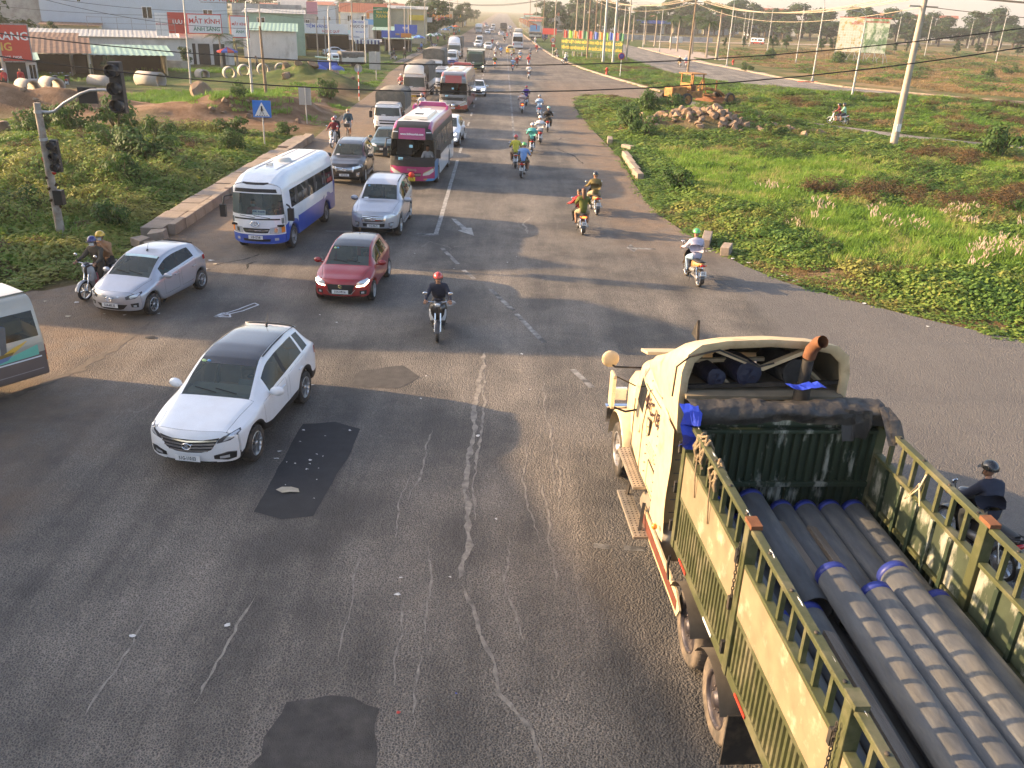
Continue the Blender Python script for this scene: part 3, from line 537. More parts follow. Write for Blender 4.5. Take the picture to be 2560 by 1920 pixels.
def scatter_tree():
 g = bpy.data.node_groups.new('scatter', 'GeometryNodeTree'); g.interface.new_socket('Geometry', in_out='INPUT', socket_type='NodeSocketGeometry'); g.interface.new_socket('Geometry', in_out='OUTPUT', socket_type='NodeSocketGeometry'); N, L = g.nodes.new, g.links.new
 i, o = N('NodeGroupInput'), N('NodeGroupOutput'); mp = N('GeometryNodeMeshToPoints'); ip = N('GeometryNodeInstanceOnPoints'); ci = N('GeometryNodeCollectionInfo'); ci.inputs['Collection'].default_value = PR; ci.inputs['Separate Children'].default_value = True; ci.inputs['Reset Children'].default_value = True
 def at(n, t):
  a = N('GeometryNodeInputNamedAttribute'); a.data_type = t; a.inputs['Name'].default_value = n; return a.outputs[0]
 L(i.outputs[0], mp.inputs[0]); L(mp.outputs[0], ip.inputs['Points']); L(ci.outputs[0], ip.inputs['Instance']); ip.inputs['Pick Instance'].default_value = True
 L(at('pick', 'INT'), ip.inputs['Instance Index']); L(at('rot', 'FLOAT_VECTOR'), ip.inputs['Rotation']); L(at('scl', 'FLOAT_VECTOR'), ip.inputs['Scale']); L(ip.outputs[0], o.inputs[0]); return g
SCT = scatter_tree()
def scatter(name, label, pts):
 """pts: rows of x, y, z, kind, scale, tint, height scale"""
 A = np.array(pts); me = bpy.data.meshes.new(name); me.from_pydata(A[:, :3].tolist(), [], []); n = len(A); q = np.random.RandomState(n)
 me.attributes.new('pick', 'INT', 'POINT').data.foreach_set('value', A[:, 3].astype(np.int32)); me.attributes.new('scl', 'FLOAT_VECTOR', 'POINT').data.foreach_set('vector', np.stack([A[:, 4], A[:, 4], A[:, 6]], -1).astype(np.float32).ravel()); me.attributes.new('tint', 'FLOAT', 'POINT').data.foreach_set('value', A[:, 5].astype(np.float32))
 rot = np.stack([q.uniform(-.12, .12, n), q.uniform(-.12, .12, n), q.uniform(0, 6.283, n)], -1).astype(np.float32); me.attributes.new('rot', 'FLOAT_VECTOR', 'POINT').data.foreach_set('vector', rot.ravel())
 o = obj(name, me, []); o.modifiers.new('scatter', 'NODES').node_group = SCT; kind(o, 'stuff', label); return o
def fill(poly, dens, seed, choose, margin=.25, hz_=.85):
 """random points in a polygon, thinning with distance, off the roads; choose(x, y, n1, n2, u) -> (kind, scale, tint) or None"""
 P = np.array(poly); q = np.random.RandomState(seed); x0, y0 = P.min(0); x1, y1 = P.max(0); n = int((x1 - x0) * (y1 - y0) * dens); X = q.uniform(x0, x1, n); Y = q.uniform(y0, y1, n)
 keep = (dist_poly(X, Y, poly) < 0) & (q.rand(n) < np.clip((34 / np.maximum(Y, 10)) ** 1.25, .02, 1)); X, Y = X[keep], Y[keep]
 d = np.minimum(np.minimum(dist_poly(X, Y, ROAD), dist_poly(X, Y, LANE)), dist_poly(X, Y, ROAD2)); k = (d > margin) & ((X * (1 if x0 > 0 else -1)) < 4 + np.maximum(Y, 12) * .72); X, Y = X[k], Y[k]; Dd = d[k]; Z = ground_h(X, Y); A = fbm(X, Y, .14, 21); B = fbm(X, Y, .33, 33); C_ = fbm(X, Y, .9, 41); U = q.rand(len(X)); out = []
 for x, y, z, a, b, c, u, d_ in zip(X, Y, Z, A, B, C_, U, Dd):
  r = choose(x, y, a, b, u)
  if r: out.append((x, y, z, r[0], r[1] * max(1, (y / 34) ** .62), min(1, max(0, r[2] + (c - .5) * .9)), r[1] * hz_ * (max(.45, min(1, d_ / 2.2)) if r[0] < 4 else min(1, max(.4, d_ / 4)))))
 return out
PLUMES = [(14.6, 37.5, 2.2), (16, 35.5, 1.6), (17.2, 28.6, 1.5), (22.5, 34.5, 1.5), (13, 34, 1.2), (20, 36.5, 1.6), (18.5, 31.5, 2.0), (21.5, 29.2, 1.4), (12.4, 40.5, 1.0)]
def c_island(x, y, a, b, u):
 for px, py, r in PLUMES:
  if (x - px) ** 2 + (y - py) ** 2 < r * r and u < .065: return (6, .7 + u * 4, .5 + u)
 if (x - 15) ** 2 / 20 + (y - 66.5) ** 2 / 9 < 1: return (0, .8, .3) if u < .12 else None
 mid = (10.0 < x < 34) and (29.5 < y < 56) and x - 9.5 > (y - 33) * -.2
 if a > .60 and u < .35 and y > 40: return (5 if b > .56 else 4, .55 + u * .9, .2 + u)
 if mid and a < .60: return (2 + (u > .5), .75 + u * .5, .5 + .5 * a) if u < .93 else (0, .9, .4)
 if u < .10 and y > 30: return (4, .45 + u * 3, .45)
 return (0 + (u > .5), .75 + .55 * u, .22 + .62 * b) if b < .66 or u < .7 else (7, .7 + u * .4, .4)
def c_strip(x, y, a, b, u):
 if a > .57 and u < .4: return (5 if x > 36 or b > .64 else 4, .6 + u * .7, .3 + u)
 if u < .12: return (4, .55 + u * 2, .3 + b * .6)
 return ((0, 1, 2)[int(u * 2.99)], .9 + .6 * u, .2 + .6 * b) if b < .62 else (7, .8 + u * .4, .5)
def c_left(x, y, a, b, u):
 if y > 57:
  if a < .56 + .02 * max(0, 70 - y) or u > .6: return None
  return (2 + (u > .3), .9 + u * .5, .4)
 if a > .58 and u < .38: return (4, .6 + u * 1.6, .35 + b * .7)
 if u < .05: return (5, .5 + u * 5, .4)
 if y < 28.5 and u < .7: return (2 + (u > .4), .5 + .4 * u, .25 + .5 * b)
 if u > .93: return (2, .9 + u * .4, .5)
 return (0 + (u > .5), .75 + .6 * u, .24 + .8 * b)
def c_lots(x, y, a, b, u):
 if u < .03: return (4, 1.2 + u * 20, .4)
 if a > .42: return (7, .9 + u * .5, .2 + b)
 return (2 + (u > .5), .8 + u * .4, .3 + b * .5) if u < .6 else (7, .8, .3)
ISL = [(7.2, 37), (8.7, 30), (11, 26.3), (15.2, 22.7), (22, 18.7), (40, 15.1), (60, 14.2), (62, 57), (42, 61), (31.5, 67), (26.8, 74), (18.5, 85.5), (14, 91.2), (11, 95.7), (8.9, 96.6), (7.1, 86), (6.9, 66), (7.45, 54), (7.1, 46)]
scatter('ground_cover', 'creepers, weeds and bright grass on the traffic island', fill(ISL, 8.5, 1, c_island, .12))
STR = [(18.4, 98), (20.8, 91.5), (25.8, 79.5), (33.8, 70), (42.3, 65), (58, 60.3), (70, 59), (95, 88), (84, 93.3), (58, 100.8), (49, 104.8), (40.3, 109.8), (30.8, 121.8), (26.1, 138), (25, 160), (25, 192), (16, 192), (11, 172), (13, 141.5), (16.6, 116)]
scatter('ground_cover', 'weeds and browned bushes between the lane and the side road', fill(STR, 7.5, 2, c_strip, .3, .62))
LFT = [(-13.3, 24.9), (-12.6, 27), (-12.5, 30.5), (-12.85, 31.2), (-12.7, 55.5), (-13.6, 58), (-12.9, 59), (-12.9, 92), (-14.8, 120), (-15.2, 140), (-21, 133), (-29, 116), (-48, 104), (-60, 80), (-60, 23.5), (-15.5, 24.6)]
scatter('ground_cover', 'creepers and weeds smothering the roadside plot', fill(LFT, 9.0, 3, c_left, .1))
LOT = [(49, 240), (49, 165), (50, 142), (53, 127), (63, 112), (88, 102), (125, 95), (210, 130), (260, 300), (120, 300)]
scatter('ground_cover', 'straw-dry grass on the empty building lots', fill(LOT, 3.4, 4, c_lots, 1, .6))
# ---- bushes standing out of the creepers
def bush_proto(seed, big):
 q = random.Random(seed); r = thing('bush', 'x', 'bush'); b = MB()
 for k in range(9 if big else 6):
  a = q.random() * 6.283; d = q.uniform(.1, .75); cx, cy, cz = d * math.cos(a), d * math.sin(a), q.uniform(.25, .95)
  for _ in range(110):
   t = math.acos(q.uniform(-.5, 1)); p = q.random() * 6.283; rr = .42 * q.uniform(.5, 1.05); n = (math.sin(t) * math.cos(p), math.sin(t) * math.sin(p), math.cos(t)); leafy(b, (cx + rr * n[0], cy + rr * n[1], cz + rr * n[2] * .8), (n[0] + q.uniform(-.5, .5), n[1] + q.uniform(-.5, .5), n[2] + .4), q.uniform(.08, .17), q)
 b.build('foliage', M_creep, r, fixn=False); s = MB()
 for _ in range(8): a = q.random() * 6.283; s.tube([(0, 0, -.1), (.25 * math.cos(a), .25 * math.sin(a), .45), (.6 * math.cos(a), .6 * math.sin(a), 1.0)], [.03, .02, .008], 5, cap=False)
 s.build('stem', M_stem, r, fixn=False); return r
BP = [bush_proto(1, 1), bush_proto(2, 1), bush_proto(3, 0)]
BUSH = [(-17.2, 43.5, 1.7, 'tall yellowish bush in the plot behind the raised pavement'), (-18.8, 44.3, 1.5, 0), (-23.2, 54.5, 1.9, 'rounded reddish-tipped bush at the edge of the worked earth'), (-25.6, 53.5, 1.5, 0), (-28.3, 56.5, 1.4, 0), (-27.0, 51.5, 1.3, 0), (-20.8, 47, 1.1, 0), (-16.2, 38, 1.0, 0), (-18.3, 33.5, 1.1, 0), (-14.3, 31.6, .9, 'bush leaning over the broken end of the kerb'), (-15.2, 50, 1.0, 0), (-19.5, 51, 1.1, 0), (-16.7, 56, 1.3, 'bush wrapped round the street lamp foot'), (-13.7, 57.5, .9, 0), (-19, 66, 1.0, 0), (-14.6, 78, 1.3, 0), (14.2, 74.5, 1.6, 'leafy bush in front of the rusting grader'), (10.2, 62, 1.3, 0), (9.3, 66, 1.4, 0), (11.5, 71, 1.4, 0), (19.5, 63.5, 1.1, 'green bush on the edge of the rubble heap'), (9.0, 43.5, 1.0, 0), (33, 58, 1.7, 0), (31, 42, 1.3, 0), (35.5, 46, 1.6, 0), (38, 54, 1.8, 0), (34, 36, 1.5, 0), (28, 33, 1.2, 0), (31.5, 28, 1.2, 0), (40.5, 152, 1.4, 'lone shrub on the pale pavement'), (70, 190, 2.0, 0), (60, 205, 1.6, 0), (95, 170, 1.8, 0), (112, 192, 2.2, 0), (80, 150, 1.5, 0), (57, 196, 1.5, 0)]
for i, (x, y, s, lab) in enumerate(BUSH):
 side = 'the building plot' if x < 0 else ('the green island' if y < 92 else 'the dry lots'); z = float(ground_h([x], [y])[0])
 o = dup(BP[i % 3], (x, y, z), i * 1.3, lab or 'loose leafy bush standing above the weeds of ' + side, 'bushes on ' + side); o.scale = (s * .95, s * .95, s * (.8 + .12 * (i % 4)))
for o in BP:
 for c in list(o.children): bpy.data.objects.remove(c)
 bpy.data.objects.remove(o)
# ---- trees
def tree_proto(seed, H, Rc, n, s, clumps=14, low=.3):
 q = random.Random(seed); r = thing('tree', 'x', 'tree'); t = MB(); t.tube([(0, 0, -.2), (.1, .05, H * .25), (-.05, .1, H * .5), (.05, 0, H * .75)], [H * .028, H * .022, H * .016, H * .006], 8, cap=False); cs = []
 for k in range(clumps):
  a = q.random() * 6.283; d = Rc * q.uniform(.15, .8); z = H * q.uniform(low + .08, .92); d *= math.sqrt(max(.15, 1 - ((z / H - .58) / .5) ** 2)); c = (d * math.cos(a), d * math.sin(a), z); cs.append(c); t.tube([(0, 0, max(H * .18, z - H * .25)), (c[0] * .5, c[1] * .5, z - H * .08), c], [H * .012, H * .008, H * .003], 5, cap=False)
 t.build('trunk', M_bark, r, fixn=False); b = MB()
 for c in cs:
  cr = Rc * q.uniform(.28, .46)
  for _ in range(n):
   th = math.acos(q.uniform(-.7, 1)); p = q.random() * 6.283; rr = cr * q.uniform(.4, 1.08); nn = (math.sin(th) * math.cos(p), math.sin(th) * math.sin(p), math.cos(th)); leafy(b, (c[0] + rr * nn[0], c[1] + rr * nn[1], c[2] + rr * nn[2] * .75), (nn[0] + q.uniform(-.5, .5), nn[1] + q.uniform(-.5, .5), nn[2] + .3), s * q.uniform(.7, 1.3), q)
 b.build('crown', M_tree, r, fixn=False); return r
def palm_proto(seed, H):
 q = random.Random(seed); r = thing('palm_tree', 'x', 'palm tree'); MB().tube([(0, 0, -.2), (.03, 0, .3), (.06, .04, H * .5), (0, .0, H * .92)], [.26, .19, .13, .11], 10).build('trunk', mat('palm_trunk', (.33, .27, .21), .9, var=.2, scale=4), r)
 b = MB()
 for k in range(17):
  a = k * 2.4; L_ = q.uniform(1.7, 2.3); el = q.uniform(-.15, 1.1); pts = []
  for i in range(9): t = i / 8; pts.append(Vector((math.cos(a) * L_ * t * math.cos(el * (1 - t)), math.sin(a) * L_ * t * math.cos(el * (1 - t)), H * .93 + L_ * (math.sin(el) * t - .75 * t * t))))
  b.tube(pts, [.03 - .003 * i for i in range(9)], 4, cap=False)
  for i in range(1, 9):
   d = (pts[i] - pts[i - 1]).normalized(); s_ = d.cross(Vector((0, 0, 1))).normalized()
   for f in (0, .5):
    p = pts[i - 1].lerp(pts[i], f)
    for sg in (-1, 1): e = p + s_ * sg * .5 * math.sin(.35 + 2.6 * i / 9) + d * .22 - Vector((0, 0, .16 + .1 * q.random())); b.add([p - d * .035, p + d * .035, e], [(0, 1, 2)])
 b.build('crown', M_palm, r, fixn=False); return r
TP = [tree_proto(1, 9, 3.6, 130, .42), tree_proto(2, 9, 3.0, 120, .40, 12, .25), tree_proto(5, 9, 4.2, 150, .5, 15, .2), tree_proto(9, 9, 2.4, 110, .38, 12, .2)]; PP = [palm_proto(1, 7.5), palm_proto(2, 6.5)]
def tree(k, x, y, h, lab, grp=None, wide=1.0):
 o = dup(TP[k], (x, y, 0), x * 1.7 + y, lab, grp); s = h / 9; o.scale = (s * wide, s * wide, s); return o
tree(2, -17.8, 232, 9.5, 'broad dark tree shading the stalls by the carriageway', wide=1.35); tree(0, -21.5, 226, 8, 'smaller dark tree behind the blue shop boards', wide=1.2); tree(2, -69, 126, 10, 'big dark tree behind the red optician board', wide=1.3); tree(1, -77, 121, 9, 'dark tree beside the pale green roof', wide=1.3); tree(3, -57, 118, 5.2, 'slim small tree above the brown roofs'); tree(1, -37.5, 110, 3.2, 'low tree in front of the green shed'); tree(3, -46.5, 92, 2.6, 'shrubby tree under the shed eaves')
tree(0, -40.5, 95, 2.4, 'shrubby tree beside the lattice shed')
q = random.Random(21)
for i in range(9): tree(i % 4, -16.5 - q.random() * 6, 330 + i * 42, q.uniform(7, 11), 'roadside tree far along the shop row', 'roadside trees along the shop row')
for i in range(58): tree(q.randrange(4), 34 + i * 5.4 + q.uniform(-3, 3), 390 + q.uniform(-14, 14) + max(0, 60 - i * 2), q.uniform(7.5, 10.5), 'dense dark tree in the front rank of the lots', 'front rank of trees behind the lots', q.uniform(1.5, 2.1))
for i in range(62): tree(q.randrange(4), 22 + i * 6.0 + q.uniform(-4, 4), 450 + q.uniform(-18, 18), q.uniform(12, 17), 'tall tree in the rear rank behind the lots', 'rear rank of trees behind the lots', q.uniform(1.2, 1.7))
for i in range(18): tree(q.randrange(4), 14 + i * 3.4 + q.uniform(-3, 3), 300 + i * 9 + q.uniform(-12, 12), q.uniform(6, 11), 'tree among the yards beyond the flags', 'trees among the yards beyond the flags')
for i in range(30): tree(q.randrange(4), q.uniform(-170, -30), q.uniform(300, 620), q.uniform(8, 13), 'tree rising behind the far shop roofs', 'trees behind the shop roofs', 1.2)
for i in range(22): tree(q.randrange(2) * 3, 62 + i * 6.5 + q.uniform(-2, 2), 252 + i * 2.2 + q.uniform(-5, 5), q.uniform(3, 4.6), 'young tree planted along the lot road', 'young trees along the lot road')
PAL = [(42.4, 258, 8.6), (42.9, 236, 8.4), (42.8, 226, 8.2), (43.7, 197, 8.6), (43.8, 188, 10.4), (42.2, 275, 8.5), (42, 300, 8.6), (41.5, 320, 8.4), (44, 214, 8.3), (36, 290, 8.2), (36.5, 330, 8.3)]
for i, (x, y, h) in enumerate(PAL): o = dup(PP[i % 2], (x, y, 0), i * 1.1, 'royal palm in the pavement row along the side road' if i != 4 else 'tallest royal palm, last of the pavement row', 'palms along the side road'); s = h / 8.4; o.scale = (s * 1.35, s * 1.35, s * 1.12)
for i, (x, y, h) in enumerate(((-34.3, 113, 4.6), (-33.2, 116, 4.2))): o = dup(PP[i], (x, y, 0), i, 'ragged palm in front of the optician shop', 'palms by the optician'); o.scale = (.9, .9, h / 8.2)
for o in TP + PP:
 for c in list(o.children): bpy.data.objects.remove(c)
 bpy.data.objects.remove(o)
# ================================================================== vehicle kit
def ccsub(V, F, M):
 """one Catmull-Clark step on an all-quad mesh (arrays)"""
 V = np.asarray(V, float); F = np.asarray(F, int); nV = len(V); nF = len(F)
 fp = V[F].mean(1)
 E = np.sort(np.stack([F, np.roll(F, -1, 1)], -1).reshape(-1, 2), 1); U, inv, cnt = np.unique(E, axis=0, return_inverse=True, return_counts=True); inv = inv.reshape(-1)
 mid = V[U].mean(1); fsum = np.zeros((len(U), 3)); np.add.at(fsum, inv, np.repeat(fp, 4, 0))
 bd = cnt == 1; ep = np.where(bd[:, None], mid, (2 * mid + fsum / np.maximum(cnt, 1)[:, None] * 2) / 4)
 val = np.zeros(nV); np.add.at(val, U.ravel(), 1); Rm = np.zeros((nV, 3)); np.add.at(Rm, U[:, 0], mid); np.add.at(Rm, U[:, 1], mid); Rm /= np.maximum(val, 1)[:, None]
 fc = np.zeros(nV); Q = np.zeros((nV, 3)); np.add.at(fc, F.ravel(), 1); np.add.at(Q, F.ravel(), np.repeat(fp, 4, 0)); Q /= np.maximum(fc, 1)[:, None]
 n = np.maximum(val, 3)[:, None]; nv = (Q + 2 * Rm + (n - 3) * V) / n
 bv = np.zeros(nV, bool); bv[U[bd].ravel()] = True; bs = np.zeros((nV, 3)); bc = np.zeros(nV); Ub = U[bd]
 np.add.at(bs, Ub[:, 0], mid[bd]); np.add.at(bs, Ub[:, 1], mid[bd]); np.add.at(bc, Ub.ravel(), 1)
 nb = (bs / np.maximum(bc, 1)[:, None] + V) / 2; nv = np.where(bv[:, None], np.where((bc == 2)[:, None], nb, V), nv)
 NV = np.concatenate([nv, ep, fp]); ei = inv.reshape(nF, 4) + nV; fi = np.arange(nF) + nV + len(U); NF = []
 for k in range(4): NF.append(np.stack([F[:, k], ei[:, k], fi, ei[:, k - 1]], -1))
 return NV, np.stack(NF, 1).reshape(-1, 4), np.repeat(np.asarray(M), 4)
class Shell:
 """smooth body lofted along Y: rings of half-profile points (x, z), nose towards +Y, rounded front and rear faces; region(part, ring, row, x, y, z) names each panel"""
 def __init__(s, ys, rings, K, fb, rb, region, level=1, pw=2.4):
  N = len(rings[0]); V = []; idx = {}; F = []; names = []; M = []
  def vid(key, p):
   if key not in idx: idx[key] = len(V); V.append(p)
   return idx[key]
  def face(q, nm):
   if len(set(q)) < 4: return
   if nm not in names: names.append(nm)
   F.append(q); M.append(names.index(nm))
  last = len(ys) - 1
  def bul(ri, x, z):
   B = fb if ri == 0 else rb; hw = max(p[0] for p in rings[ri]); return (1 if ri == 0 else -1) * interp(z, B) * (1 - min(1, abs(x) / hw) ** pw)
  def rp(ri, j, sd):
   x, z = rings[ri][j]; y = ys[ri]
   if ri in (0, last) and j > K: y += bul(ri, x, z)
   return vid((ri, j, sd if j < N - 1 else 0), (x * sd, y, z))
  for ri in range(last):
   for j in range(N - 1):
    for sd in (1, -1):
     q = [rp(ri, j, sd), rp(ri, j + 1, sd), rp(ri + 1, j + 1, sd), rp(ri + 1, j, sd)]
     c = np.mean([V[i] for i in q], 0); face(q if sd > 0 else q[::-1], region('side', ri, j, c[0], c[1], c[2]))
  for ri, part in ((0, 'front'), (last, 'rear')):
   def fpnt(i, j, sd):
    if j == K: return rp(ri, i, sd)
    if i == K: return rp(ri, j, sd)
    xk = rings[ri][K][0]; x = rings[ri][j][0] * rings[ri][i][0] / xk; z = rings[ri][i][1]
    return vid((part, i, j, sd if j < N - 1 else 0), (x * sd, ys[ri] + bul(ri, x, z), z))
   for i in range(K):
    for j in range(K, N - 1):
     for sd in (1, -1):
      q = [fpnt(i, j, sd), fpnt(i, j + 1, sd), fpnt(i + 1, j + 1, sd), fpnt(i + 1, j, sd)]
      c = np.mean([V[k] for k in q], 0); q = q if (sd > 0) == (ri != 0) else q[::-1]; face(q, region(part, i, j, c[0], c[1], c[2]))
  V = np.array(V); F = np.array(F); M = np.array(M)
  for _ in range(level): V, F, M = ccsub(V, F, M)
  s.V, s.F, s.M, s.names = V, F, M, names
  s.bvh = BVHTree.FromPolygons([Vector(p) for p in V], [tuple(map(int, f)) for f in F])
 def emit(s, parent, mats, parts=None, gap=('door', 'bonnet', 'boot')):
  """one mesh object per region; region names look like 'door:left'"""
  out = {}
  jobs = []
  for k, nm in enumerate(s.names):                      # a panel that falls apart into pieces becomes one part per piece
   F = s.F[s.M == k]; lab = np.arange(len(s.V))
   while True:
    m = lab[F].min(1); new = lab.copy(); np.minimum.at(new, F.ravel(), np.repeat(m, 4)); new = new[new]
    if (new == lab).all(): break
    lab = new
   for q in np.unique(lab[F[:, 0]]): jobs.append((nm, F[lab[F[:, 0]] == q]))
  for nm, F in jobs:
   used, inv = np.unique(F, return_inverse=True); P = s.V[used].copy(); Q = inv.reshape(F.shape); base = nm.split(':')[0]
   if base in gap:
    E = np.sort(np.stack([Q, np.roll(Q, -1, 1)], -1).reshape(-1, 2), 1); U, cnt = np.unique(E, axis=0, return_counts=True); b = np.zeros(len(P), bool); b[U[cnt == 1].ravel()] = True
    acc = np.zeros_like(P); c = np.zeros(len(P)); fp = P[Q].mean(1)
    for i in range(4): np.add.at(acc, Q[:, i], fp); np.add.at(c, Q[:, i], 1)
    d = acc / c[:, None] - P; ln = np.linalg.norm(d, axis=1, keepdims=True) + 1e-9; P = np.where(b[:, None], P + d / ln * .007, P)
   me = bpy.data.meshes.new(base); me.from_pydata(P.tolist(), [], Q.tolist()); me.polygons.foreach_set('use_smooth', [True] * len(Q)); me.update()
   out[nm] = obj(base, me, mats.get(nm) or mats.get(base) or mats['body'], parent)
  return out
 def snap(s, p, off=.006):
  co, n, i, d = s.bvh.find_nearest(Vector(p));
  c = Vector((0, co.y * .6, .7));
  if n.dot(co - c) < 0: n = -n
  return co + n * off
 def strip(s, name, up, lo, mt, parent, off=.006, sub=4, mb=None, mi=0):
  """patch between an upper and a lower polyline, laid on the body surface"""
  P = []
  for pl in range(4):
   t = pl / 3; row = []
   for k in range(len(up) - 1):
    for j in range(sub + (k == len(up) - 2)):
     u = j / sub; a = Vector(up[k]).lerp(Vector(up[k + 1]), u); b = Vector(lo[k]).lerp(Vector(lo[k + 1]), u); row.append(s.snap(a.lerp(b, t), off))
   P.append(row)
  m = mb or MB(); m.grid(P, mi)
  return m if mb else m.build(name, mt, parent, fixn=False)
M_black = mat('black_plastic', (.014, .014, .015), .55, var=.15); M_chrome = mat('chrome', (.75, .76, .78), .16, 1.0, var=.03)
M_tyre = mat('tyre_rubber', (.022, .021, .020), .85, var=.25, scale=9, c2=(.10, .082, .066), t2=.56, s2=5); M_rim = mat('alloy_rim', (.55, .56, .57), .3, .85, var=.08)
M_rimd = mat('steel_rim', (.30, .30, .31), .45, .6, var=.15, c2=(.16, .12, .09), t2=.58, s2=8); M_under = mat('underbody', (.012, .012, .012), .9, var=.1)
M_glass = glass('tinted_glass', (.45, .5, .48), .5, (.03, .034, .032)); M_dark = glass('dark_glass', (.10, .11, .11), .35); M_screen = glass('windscreen_glass', (.82, .92, .89), .62, (.115, .14, .135))  # windscreen film colour: dust and tint, lifted to imitate reflected sky
M_lens = mat('lamp_lens', (.62, .64, .66), .12, .35, var=.1, scale=20, coat=.6); M_lensd = mat('lamp_housing', (.10, .10, .11), .25, .4, var=.2, coat=.5)
M_amber = mat('amber_lens', (.75, .24, .03), .25, var=.05, coat=.5); M_red = mat('red_lens', (.42, .012, .012), .22, var=.08, coat=.5)
M_plate = mat('number_plate', (.72, .72, .70), .5, var=.06); M_platey = mat('yellow_plate', (.75, .52, .03), .5, var=.05); M_ink = mat('plate_ink', (.015, .015, .018), .6, var=0)
M_seat = mat('seat_cloth', (.16, .15, .14), .9, var=.15); M_seatb = mat('beige_seat', (.30, .25, .19), .9, var=.12); M_dash = mat('dashboard', (.2, .205, .19), .7, var=.1)
M_white = paint('white_paint', (.78, .79, .80)); M_lamp_on = mat('lit_lamp', (.9, .85, .7), .3, emit=(1, .86, .6), estr=5.0, var=0)
_wh = {}
def wheel(parent, x, y, r, w, side, spokes=10, rimm=None, rr=.66, steel=False):
 """tyre with a rim sub-part; side = +1 faces +X"""
 key = (r, w, spokes, steel)
 if key not in _wh:
  t = MB().lathe([(r * rr, -w / 2 + .01), (r * .90, -w / 2), (r * .975, -w / 2 + .02), (r, -w / 4), (r, w / 4), (r * .975, w / 2 - .02), (r * .90, w / 2), (r * rr, w / 2 - .01)], n=28)
  for k in range(28): t.box((0, math.cos(k / 28 * 6.283) * r * .992, math.sin(k / 28 * 6.283) * r * .992), (w * .8, .012, .012), rx=k / 28 * 6.283)
  b = MB(); R1 = r * rr
  b.lathe([(R1 * 1.02, w / 2 - .02), (R1 * .97, w / 2 - .005), (R1 * .9, w / 2 - .012), (R1 * .88, w / 2 - .07)], n=24)
  if steel:
   b.lathe([(R1 * .9, w / 2 - .05), (R1 * .62, w / 2 - .03), (R1 * .5, w / 2 - .06), (R1 * .3, w / 2 - .05), (R1 * .26, w / 2 + .01), (R1 * .1, w / 2 + .015), (.001, w / 2 + .015)], n=20)
   for k in range(8): b.ball((w / 2 - .03, math.cos(k * .785) * R1 * .42, math.sin(k * .785) * R1 * .42), .016, 6)
  else:
   for k in range(spokes):
    a = 6.283 * k / spokes; h = math.cos(a), math.sin(a); b.bar((w / 2 - .03, h[0] * R1 * .12, h[1] * R1 * .12), (w / 2 - .018, h[0] * R1 * .95, h[1] * R1 * .95), R1 * .16, .02)
   b.lathe([(R1 * .24, w / 2 - .03), (R1 * .2, w / 2 - .008), (.001, w / 2 - .004)], n=12)
  d = MB().lathe([(R1 * .9, w / 2 - .08), (.001, w / 2 - .08)], n=16)
  _wh[key] = [m.mesh(n) for m, n in ((t, 'tyre'), (b, 'rim'), (d, 'brake_disc'))]
 wo = bpy.data.objects.new('wheel', _wh[key][0]); COL.objects.link(wo); wo.parent = parent; wo.location = (x, y, r); wo.rotation_euler = (0, 0, 0 if side > 0 else math.pi)
 for me, m, nm in ((_wh[key][1], rimm or (M_rimd if steel else M_rim), 'rim'), (_wh[key][2], M_under, 'brake_disc')):
  o = bpy.data.objects.new(nm, me); COL.objects.link(o); o.parent = wo
  if not me.materials: me.materials.append(m)
  elif me.materials[0] is not m: o.material_slots[0].link = 'OBJECT'; o.material_slots[0].material = m
 if not _wh[key][0].materials: _wh[key][0].materials.append(M_tyre)
 return wo
def plate(parent, x, y, z, s, rz=0, m=None, w=.47, h=.11, rx=0.0):
 p = MB().box((0, 0, 0), (w, .012, h)).build('number_plate', m or M_plate, parent); p.location = (x, y, z); p.rotation_euler = (rx, 0, rz)
 lines = s.split('\n'); n = len(lines)
 for i, l in enumerate(lines):
  text('lettering', l, h / n * .9, M_ink, p, (0, .008, h * ((n - 1) / 2 - i) / n), (R(90), 0, math.pi), .001, bold=.002, sx=min(1.25, w * .9 / (len(l) * h / n * .9 * .62)))
 return p
def seat(parent, x, y, z, m, name='seat'):
 b = MB().box((0, 0, .08), (.48, .46, .14)).box((0, -.22, .36), (.46, .12, .52), rx=.18).box((0, -.29, .68), (.25, .08, .15), rx=.15); o = b.build(name, m, parent, bevel=.03); o.location = (x, y, z); return o
